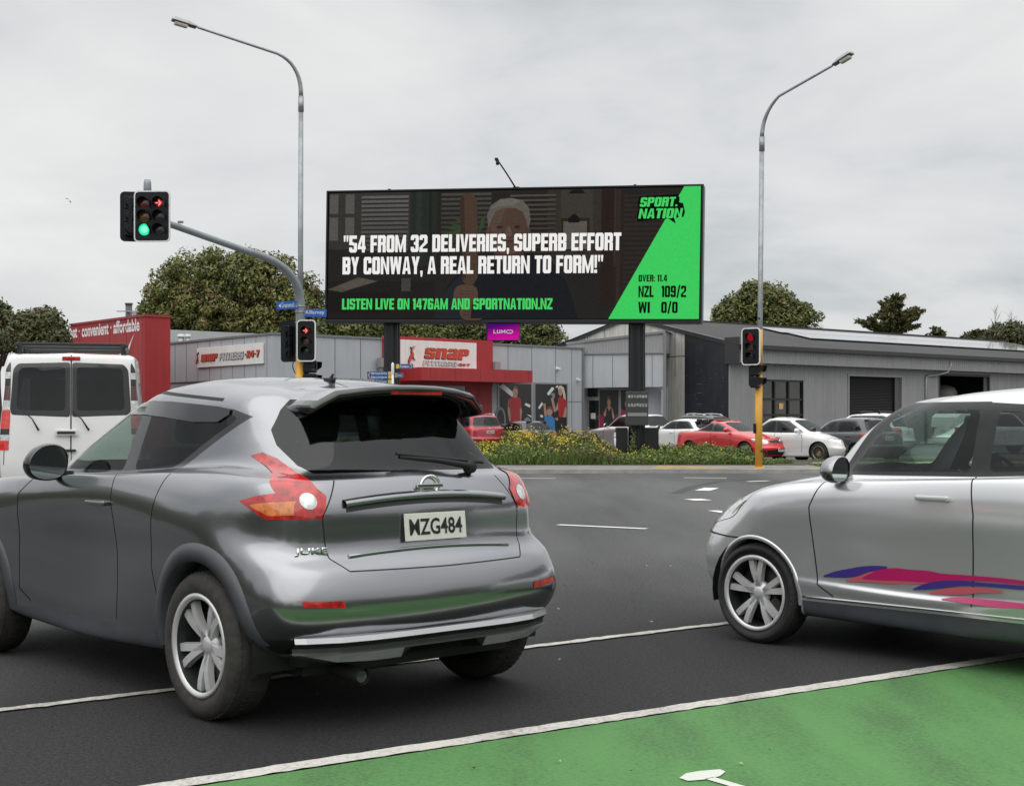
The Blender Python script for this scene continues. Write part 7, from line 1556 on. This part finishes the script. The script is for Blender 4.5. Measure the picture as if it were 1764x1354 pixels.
def broad_tree(name, base, blobs, seed, mats, label, trunk_h, trunk_r, n_clump=260, per=60, leaf=.16, clump_r=.55, trunk_m=None, cat='tree', group=None, wt=None):
    """blobs: list of (dx, dz, rx, ry, rz) lobes around the base; clumps cover the lobes with gaps"""
    g = np.random.default_rng(seed); root = empty(name, base, label=label, cat=cat, group=group)
    cs = []; rs = []
    vol = np.array([b[2]*b[4] for b in blobs]); cnt = np.maximum(4, (n_clump*vol/vol.sum()).astype(int))
    for (dx,dz,rx,ry,rz), k in zip(blobs, cnt):
        d = unit(g.normal(size=(k,3))); rad = g.uniform(.70,1.06,(k,1)) + .22*(g.random((k,1)) < .12); p = d*rad*np.array([rx,ry,rz])+np.array([dx,0,dz]); cs.append(p); rs.append(clump_r*g.uniform(.5,1.5,k))
    cs = np.concatenate(cs); rs = np.concatenate(rs); keep = cs[:,2] > .25; cs, rs = cs[keep], rs[keep]
    pos, U, V = leaf_cloud(g, cs, rs, per, leaf)
    w_ = wt or [1/len(mats)]*len(mats)
    cm = g.choice(len(mats), len(cs), p=w_); mi = np.repeat(cm, per); flip = g.random(len(mi)) < .35; mi[flip] = g.choice(len(mats), flip.sum(), p=w_)
    quads_obj('crown', pos, U, V, mi, mats, root)
    b = MB(); tm = trunk_m or mat('bark', (0.07,0.058,0.045), .9, noise_amt=.4, noise_scale=4)
    zc = np.mean([q[1] for q in blobs]); b.tube([(0,0,-.1),(.05,0,trunk_h*.5),(.0,.05,trunk_h),(.1,0,zc)], [trunk_r*1.2,trunk_r,trunk_r*.8,trunk_r*.4], 9)
    for dx,dz,rx,ry,rz in blobs: 
        b.tube([(0,0,trunk_h*.8),(dx*.5,0,trunk_h*.5+dz*.5),(dx,0,dz+rz*.4)], [trunk_r*.6,trunk_r*.4,trunk_r*.12], 7)
    for k in range(0, len(cs), max(1, len(cs)//40)):
        p = cs[k]; b.tube([(p[0]*.45,p[1]*.45,trunk_h*.6+p[2]*.4),tuple(p*.92)], [trunk_r*.2,.02], 5)
    b.build('trunk', tm, root); return root
def at_blobs(Y, base_px, lobes):
    """lobes measured as (px, py, half width px, half height px) at distance Y -> (dx, dz, rx, ry, rz)"""
    s = F/Y; x0 = (base_px-882)/s; return [((px-882)/s-x0, EYE-(py-725)/s, rx/s, min(rx,ry*1.4)/s, rz_/s) for px,py,rx,rz_ in lobes for ry in (rz_,)]
def build_green():
    G1 = leaf_mats('broadleaf', [(0.085,0.104,0.026),(0.135,0.150,0.036),(0.185,0.178,0.055),(0.165,0.125,0.05),(0.045,0.060,0.018)])
    Y = 86
    lob = at_blobs(Y, 400, [(300,510,42,48),(345,490,60,55),(410,480,62,45),(470,495,55,45),(385,540,110,50),(515,525,45,42),(275,555,32,45),(545,560,45,40),(330,565,70,40),(455,560,80,42)])
    broad_tree('broadleaf_tree', (gx(400,Y).x, Y, 0), lob, 3, G1, 'huge round olive green tree behind the gym, left of the billboard', 5, .5, 760, 100, .105, .58, wt=[.27,.30,.21,.10,.12])
    lob = at_blobs(82, 620, [(585,572,45,32),(650,568,50,30),(720,570,50,26),(620,590,60,25)]); broad_tree('broadleaf_tree', (gx(640,82).x, 82, 0), at_blobs(82, 640, [(585,575,45,32),(650,572,50,30),(705,575,40,26)]), 4, G1, 'olive green tree whose crown shows under the billboard, above the red entrance', 4, .4, 300, 90, .105, .56, wt=[.3,.25,.1,.05,.3])
    broad_tree('broadleaf_tree', (gx(830,83).x, 83, 0), at_blobs(83, 830, [(760,580,42,28),(820,572,50,30),(880,572,45,30),(930,580,35,22)]), 5, G1, 'dark leafy tree whose crown shows under the billboard behind the small purple sign', 4, .4, 320, 90, .105, .56, wt=[.32,.22,.08,.05,.33])
    Y = 108
    broad_tree('broadleaf_tree', (gx(1315,Y).x, Y, 0), at_blobs(Y, 1315, [(1300,520,32,26),(1330,530,40,28),(1265,540,30,22),(1370,545,28,22),(1315,555,75,30)]), 8, G1, 'round dark green tree behind the warehouse roof, above the yellow pole', 5, .45, 460, 90, .13, .62, wt=[.32,.26,.14,.06,.22])
    # dark trees at the far left
    broad_tree('broadleaf_tree', (gx(78,57).x, 57, 0), at_blobs(57, 78, [(60,560,30,20),(80,562,22,20),(62,585,42,25),(40,582,22,22),(92,588,20,16)]), 11, leaf_mats('dark leaf', [(0.052,0.070,0.022),(0.085,0.092,0.030),(0.105,0.085,0.036)]), 'dark bushy tree left of the red workshop slogan', 3, .22, 260, 80, .075, .36)
    broad_tree('broadleaf_tree', (gx(-8,70).x, 70, 0), at_blobs(70, -8, [(-10,555,26,28),(0,580,24,22),(-25,580,25,25)]), 12, MATS and leaf_mats('dark leaf', [(0.052,0.070,0.022),(0.085,0.092,0.030),(0.105,0.085,0.036)]), 'dark tree at the left edge of the photo above the van', 3, .3, 200, 80, .10, .42)
    # airy conifer with ragged upswept branches
    def conifer(base_px, Y, px_top, py_top, half_px, py_bot, seed, label, dens=1.0, cols=None, wind=.0):
        g = np.random.default_rng(seed); s = F/Y; base = Vector((gx(base_px,Y).x, Y, 0)); root = empty('conifer_tree', base, label=label, cat='tree')
        zt = EYE-(py_top-725)/s; zb = EYE-(py_bot-725)/s; hw = half_px/s; b = MB(); b.tube([(0,0,0),(0,0,zb),((px_top-base_px)/s,0,zt)], [.28,.2,.02], 8)
        C_, U_, V_ = [], [], []; nb = int(42*dens)
        for i in range(nb):
            t = (i+.5)/nb; z0 = zb-(zt-zb)*.15+(zt-zb)*1.05*t; L_ = hw*(1.05-t*.82)*g.uniform(.45,1.15); az = g.uniform(0,2*math.pi); rise = g.uniform(.15,.75)
            x0 = (px_top-base_px)/s*max(0,(z0-zb)/(zt-zb)); p0 = np.array([x0,0,z0]); d = np.array([math.cos(az),math.sin(az)*.8,rise]); d = d/np.linalg.norm(d); p1 = p0+d*L_
            b.tube([p0,(p0+p1)/2+np.array([0,0,-.03*L_]),p1], [.05,.03,.008], 5); m = int(46*dens*max(.5,L_))
            tt = g.uniform(.15,1.05,m); pos = p0+(p1-p0)*tt[:,None]+g.normal(size=(m,3))*np.array([.16,.16,.10])*(1.15-tt[:,None]*.5); dirs = unit(d+g.normal(size=(m,3))*.6); si = unit(np.cross(dirs,g.normal(size=(m,3)))); l = g.uniform(.10,.24,(m,1))*(Y/95); C_.append(pos); U_.append(dirs*l); V_.append(si*l*.45)
        C_ = np.concatenate(C_); mm = leaf_mats('conifer', cols or [(0.055,0.066,0.020),(0.085,0.094,0.028),(0.095,0.078,0.028)]); quads_obj('crown', C_, np.concatenate(U_), np.concatenate(V_), g.integers(0,len(mm),len(C_)), mm, root); b.build('trunk', mat('bark', (0.07,0.058,0.045)), root); return root
    conifer(1538, 110, 1546, 512, 62, 575, 21, 'ragged conifer with upswept branches behind the solar panels', 1.5)
    conifer(1612, 115, 1612, 566, 24, 588, 22, 'small conifer tip behind the warehouse ridge, between larger trees', .6)
    conifer(1678, 112, 1684, 570, 30, 592, 23, 'short bushy conifer at the right end of the warehouse ridge', .9)
    broad_tree('bushy_tree', (gx(1740,105).x, 105, 0), at_blobs(105, 1740, [(1735,580,28,20),(1760,585,26,18),(1715,590,20,14),(1745,598,40,16)]), 25, leaf_mats('hedge leaf', [(0.058,0.064,0.024),(0.085,0.086,0.030),(0.04,0.045,0.018)]), 'dense bushy tree with bare twigs above it at the right edge', 3, .3, 280, 80, .11, .46)
    for i, (px, top) in enumerate(((1714,528),(1743,538),(1728,556))):
        Y = 106; s = F/Y; g = random.Random(50+i); base = gx(px,Y); root = empty('bare_tree', base, label=['taller bare twiggy sapling above the bushy tree at right','second bare twiggy sapling, right of the taller one','shortest bare twiggy sapling, between the two taller ones'][i], cat='tree', group='bare saplings at the right'); b = MB(); zt = EYE-(top-725)/s
        b.tube([(0,0,0),(.03,0,zt*.6),(0,0,zt)], [.09,.05,.01], 6)
        for k in range(26):
            z = zt*(.55+.43*k/26); a = g.uniform(0,6.28); l = (1-(z/zt))*2.2+.35; p1 = Vector((math.cos(a)*l*.55, math.sin(a)*l*.5, z+l*1.0)); b.tube([(0,0,z),p1], [.016,.005], 4)
            b.tube([p1*.5+Vector((0,0,z))*.5, p1+Vector((g.uniform(-.25,.25),0,g.uniform(.0,.3)))], [.010,.004], 4)
        b.build('trunk', mat('twig bark', (0.16,0.14,0.125), .9), root)
    # ---- flower bed: grasses, dark weeds and yellow daisies
    g = np.random.default_rng(40); N_ = 62000
    x = g.uniform(-9.5,8.9,N_); y = g.uniform(40.3,45.2,N_); keep = (x < 7.3+(y-40.2)*.12)
    x, y = x[keep], y[keep]; t = (y-40.3)/4.9
    hgt = lambda x, t: (.34+.46*t)*(1.0+.22*np.sin(x*1.3)+.16*np.sin(x*3.1+1)+.12*np.sin(x*7.3+t*9))*np.clip(1.0-np.maximum(0,x-2.2)*.12,.36,1)
    h = hgt(x,t)*g.uniform(.55,1.15,len(x)); n = len(x)
    C_ = np.stack([x,y,np.full(n,.1)],1); lean = g.normal(size=(n,2))*.28; tip = np.stack([lean[:,0]*h,lean[:,1]*h,h],1); a = g.uniform(0,math.pi,n); wd = g.uniform(.008,.02,n); U = np.stack([np.cos(a)*wd,np.sin(a)*wd,np.zeros(n)],1)
    GM = leaf_mats('grass', [(0.115,0.175,0.034),(0.080,0.130,0.026),(0.155,0.180,0.048),(0.095,0.072,0.040),(0.16,0.14,0.06)], .6)
    pz = np.sin(x*.9+2)+np.sin(x*2.3+y*1.7); mi = np.where((pz < -.2)&(g.random(n) < .55)&(x < 3), 3, g.choice(5,n,p=[.36,.34,.19,.05,.06])); mi = np.where((t < .18)&(g.random(n) < .7), g.choice([0,1],n), mi)
    quads_obj('flower_bed_grass', C_, U, tip, mi, GM, tri=True, kind='stuff')
    # leafy clumps through the grass
    n = 26000; x = g.uniform(-9.5,7.5,n); t = g.uniform(0,1,n); y = 40.3+4.8*t; x = x[:]; h = .1+hgt(x,t)*g.uniform(.35,1.0,n); d = unit(g.normal(size=(n,3))+np.array([0,-.3,.7])); a = unit(np.cross(d,g.normal(size=(n,3)))); s = g.uniform(.018,.05,(n,1))
    pz = np.sin(x*.9+2)+np.sin(x*2.3+y*1.7); mi = np.where((pz < -.1)&(g.random(n) < .6)&(x < 3.2), 3, g.choice(5,n,p=[.38,.36,.16,.06,.04]))
    quads_obj('weed_leaves', np.stack([x,y,h],1), a*s*1.4, np.cross(d,a)*s*.7, mi, GM, kind='stuff')
    # daisies, thickest on the left and centre
    n = 2600; x = np.concatenate([g.normal(-.6,2.6,1700), g.uniform(-9,8,500), g.normal(1.2,1.0,400)]); t = np.clip(g.beta(2.2,1.3,n),0,1); keep = (x > -9.5)&(x < 7.3); x, t = x[keep], t[keep]; n = len(x); y = 40.4+4.7*t; cl = (np.sin(x*5.1)+np.sin(x*2.2+y*3)+g.normal(size=n)*.6) > -.35; x, y, t = x[cl], y[cl], t[cl]; n = len(x)
    z = .1+hgt(x,t)*g.uniform(.85,1.18,n); FM = leaf_mats('daisy', [(0.62,0.46,0.02),(0.70,0.55,0.05),(0.70,0.66,0.40)], .6); d = unit(g.normal(size=(n,3))*.5+np.array([0,-.8,.7])); a = unit(np.cross(d,g.normal(size=(n,3)))); b_ = np.cross(d,a); s = g.uniform(.016,.034,(n,1)); C_ = np.stack([x,y,z],1)
    quads_obj('yellow_daisies', np.concatenate([C_,C_]), np.concatenate([a*s,unit(a+b_)*s]), np.concatenate([b_*s*.9,unit(b_-a)*s*.9]), np.tile(g.choice(3,n,p=[.5,.42,.08]),2), FM, kind='stuff')
    # rounded bushes at the right end and two tall single weeds
    BM = leaf_mats('bush', [(0.10,0.150,0.030),(0.135,0.175,0.042),(0.075,0.110,0.026)], .55)
    def bush(px, py_top, half_px, Y, seed, label, n=2600, cat='bush', name='low_bush', cols=BM, leaf=.05):
        gg = np.random.default_rng(seed); c = gx(px,Y); r = half_px/F*Y; zt = EYE-(py_top-725)/F*Y-.1; root = empty(name, (c.x,Y,.1), label=label, cat=cat); d = unit(gg.normal(size=(n,3))); d[:,2] = abs(d[:,2]); pos = d*np.array([r,r*.8,zt])*gg.uniform(.55,1.06,(n,1))*(1+.12*np.sin(d[:,:1]*9+seed)); nor = unit(d+gg.normal(size=(n,3))*.7); a = unit(np.cross(nor,gg.normal(size=(n,3)))); s = gg.uniform(.5,1.2,(n,1))*leaf
        quads_obj('foliage', pos, a*s*1.6, np.cross(nor,a)*s*.45, gg.integers(0,len(cols),n), cols, root); b = MB()
        for k in range(9): p = pos[k*37]; b.tube([(0,0,0),tuple(p*.8)], [.012,.005], 5)
        b.build('stem', mat('green stem', (0.09,0.10,0.04), .7), root); return root
    bush(1270, 769, 38, 42.0, 61, 'rounded green bush in front of the red coupe, left of the yellow pole', 5200, leaf=.034); bush(1205, 775, 40, 42.5, 62, 'pale low bush at the tail of the red coupe', 3600, leaf=.034); bush(1340, 790, 26, 41.6, 63, 'small dark green bush right of the yellow pole', 2600, leaf=.03); bush(1316, 793, 22, 41.0, 64, 'tiny bush at the foot of the yellow pole', 1700, leaf=.03); bush(1375, 797, 18, 43.5, 65, 'small low bush under the nose of the white saloon', 1100, leaf=.03)
    bush(938, 733, 22, 43.8, 66, 'tall grey green weed standing above the daisies by the black hatchback', 900, 'plant', 'tall_weed', leaf_mats('grey weed', [(0.10,0.125,0.075),(0.075,0.10,0.05)], .6), .03); bush(1090, 742, 9, 42.6, 67, 'slender pale green weed in front of the right billboard post', 420, 'plant', 'tall_weed', leaf_mats('pale weed', [(0.12,0.17,0.05),(0.09,0.13,0.04)], .6), .035)
    # mown grass on the right verge
    n = 30000; x = g.uniform(8.4,26,n); t = g.uniform(0,1,n); y = 38.9+(x-8.4)*.05+t*(1.7+(x-8.4)*.02); C_ = np.stack([x,y,np.full(n,.1)],1); hh = g.uniform(.02,.07,n); lean = g.normal(size=(n,2))*.5; a = g.uniform(0,math.pi,n)
    quads_obj('verge_grass', C_, np.stack([np.cos(a)*.012,np.sin(a)*.012,np.zeros(n)],1), np.stack([lean[:,0]*hh,lean[:,1]*hh,hh],1), g.choice(3,n), GM[:3], tri=True, kind='stuff')
    n = 16000; x = g.uniform(9.2,30,n); t = g.uniform(0,1,n); y = 43.1+(x-9)*.17+t*1.3; C_ = np.stack([x,y,np.full(n,.1)],1); hh = g.uniform(.02,.09,n); lean = g.normal(size=(n,2))*.5; a = g.uniform(0,math.pi,n)
    quads_obj('verge_grass', C_, np.stack([np.cos(a)*.012,np.sin(a)*.012,np.zeros(n)],1), np.stack([lean[:,0]*hh,lean[:,1]*hh,hh],1), g.choice(4,n), GM[:3]+[GM[4]], tri=True, kind='stuff')
# ------------------------------------------------------------------ build everything
build_ground(); build_gym(); build_warehouse(); build_red_wall(); build_billboard(); build_street()
grey_crossover(); silver_hatch(); white_van(); build_parked(); build_ute(); build_green()
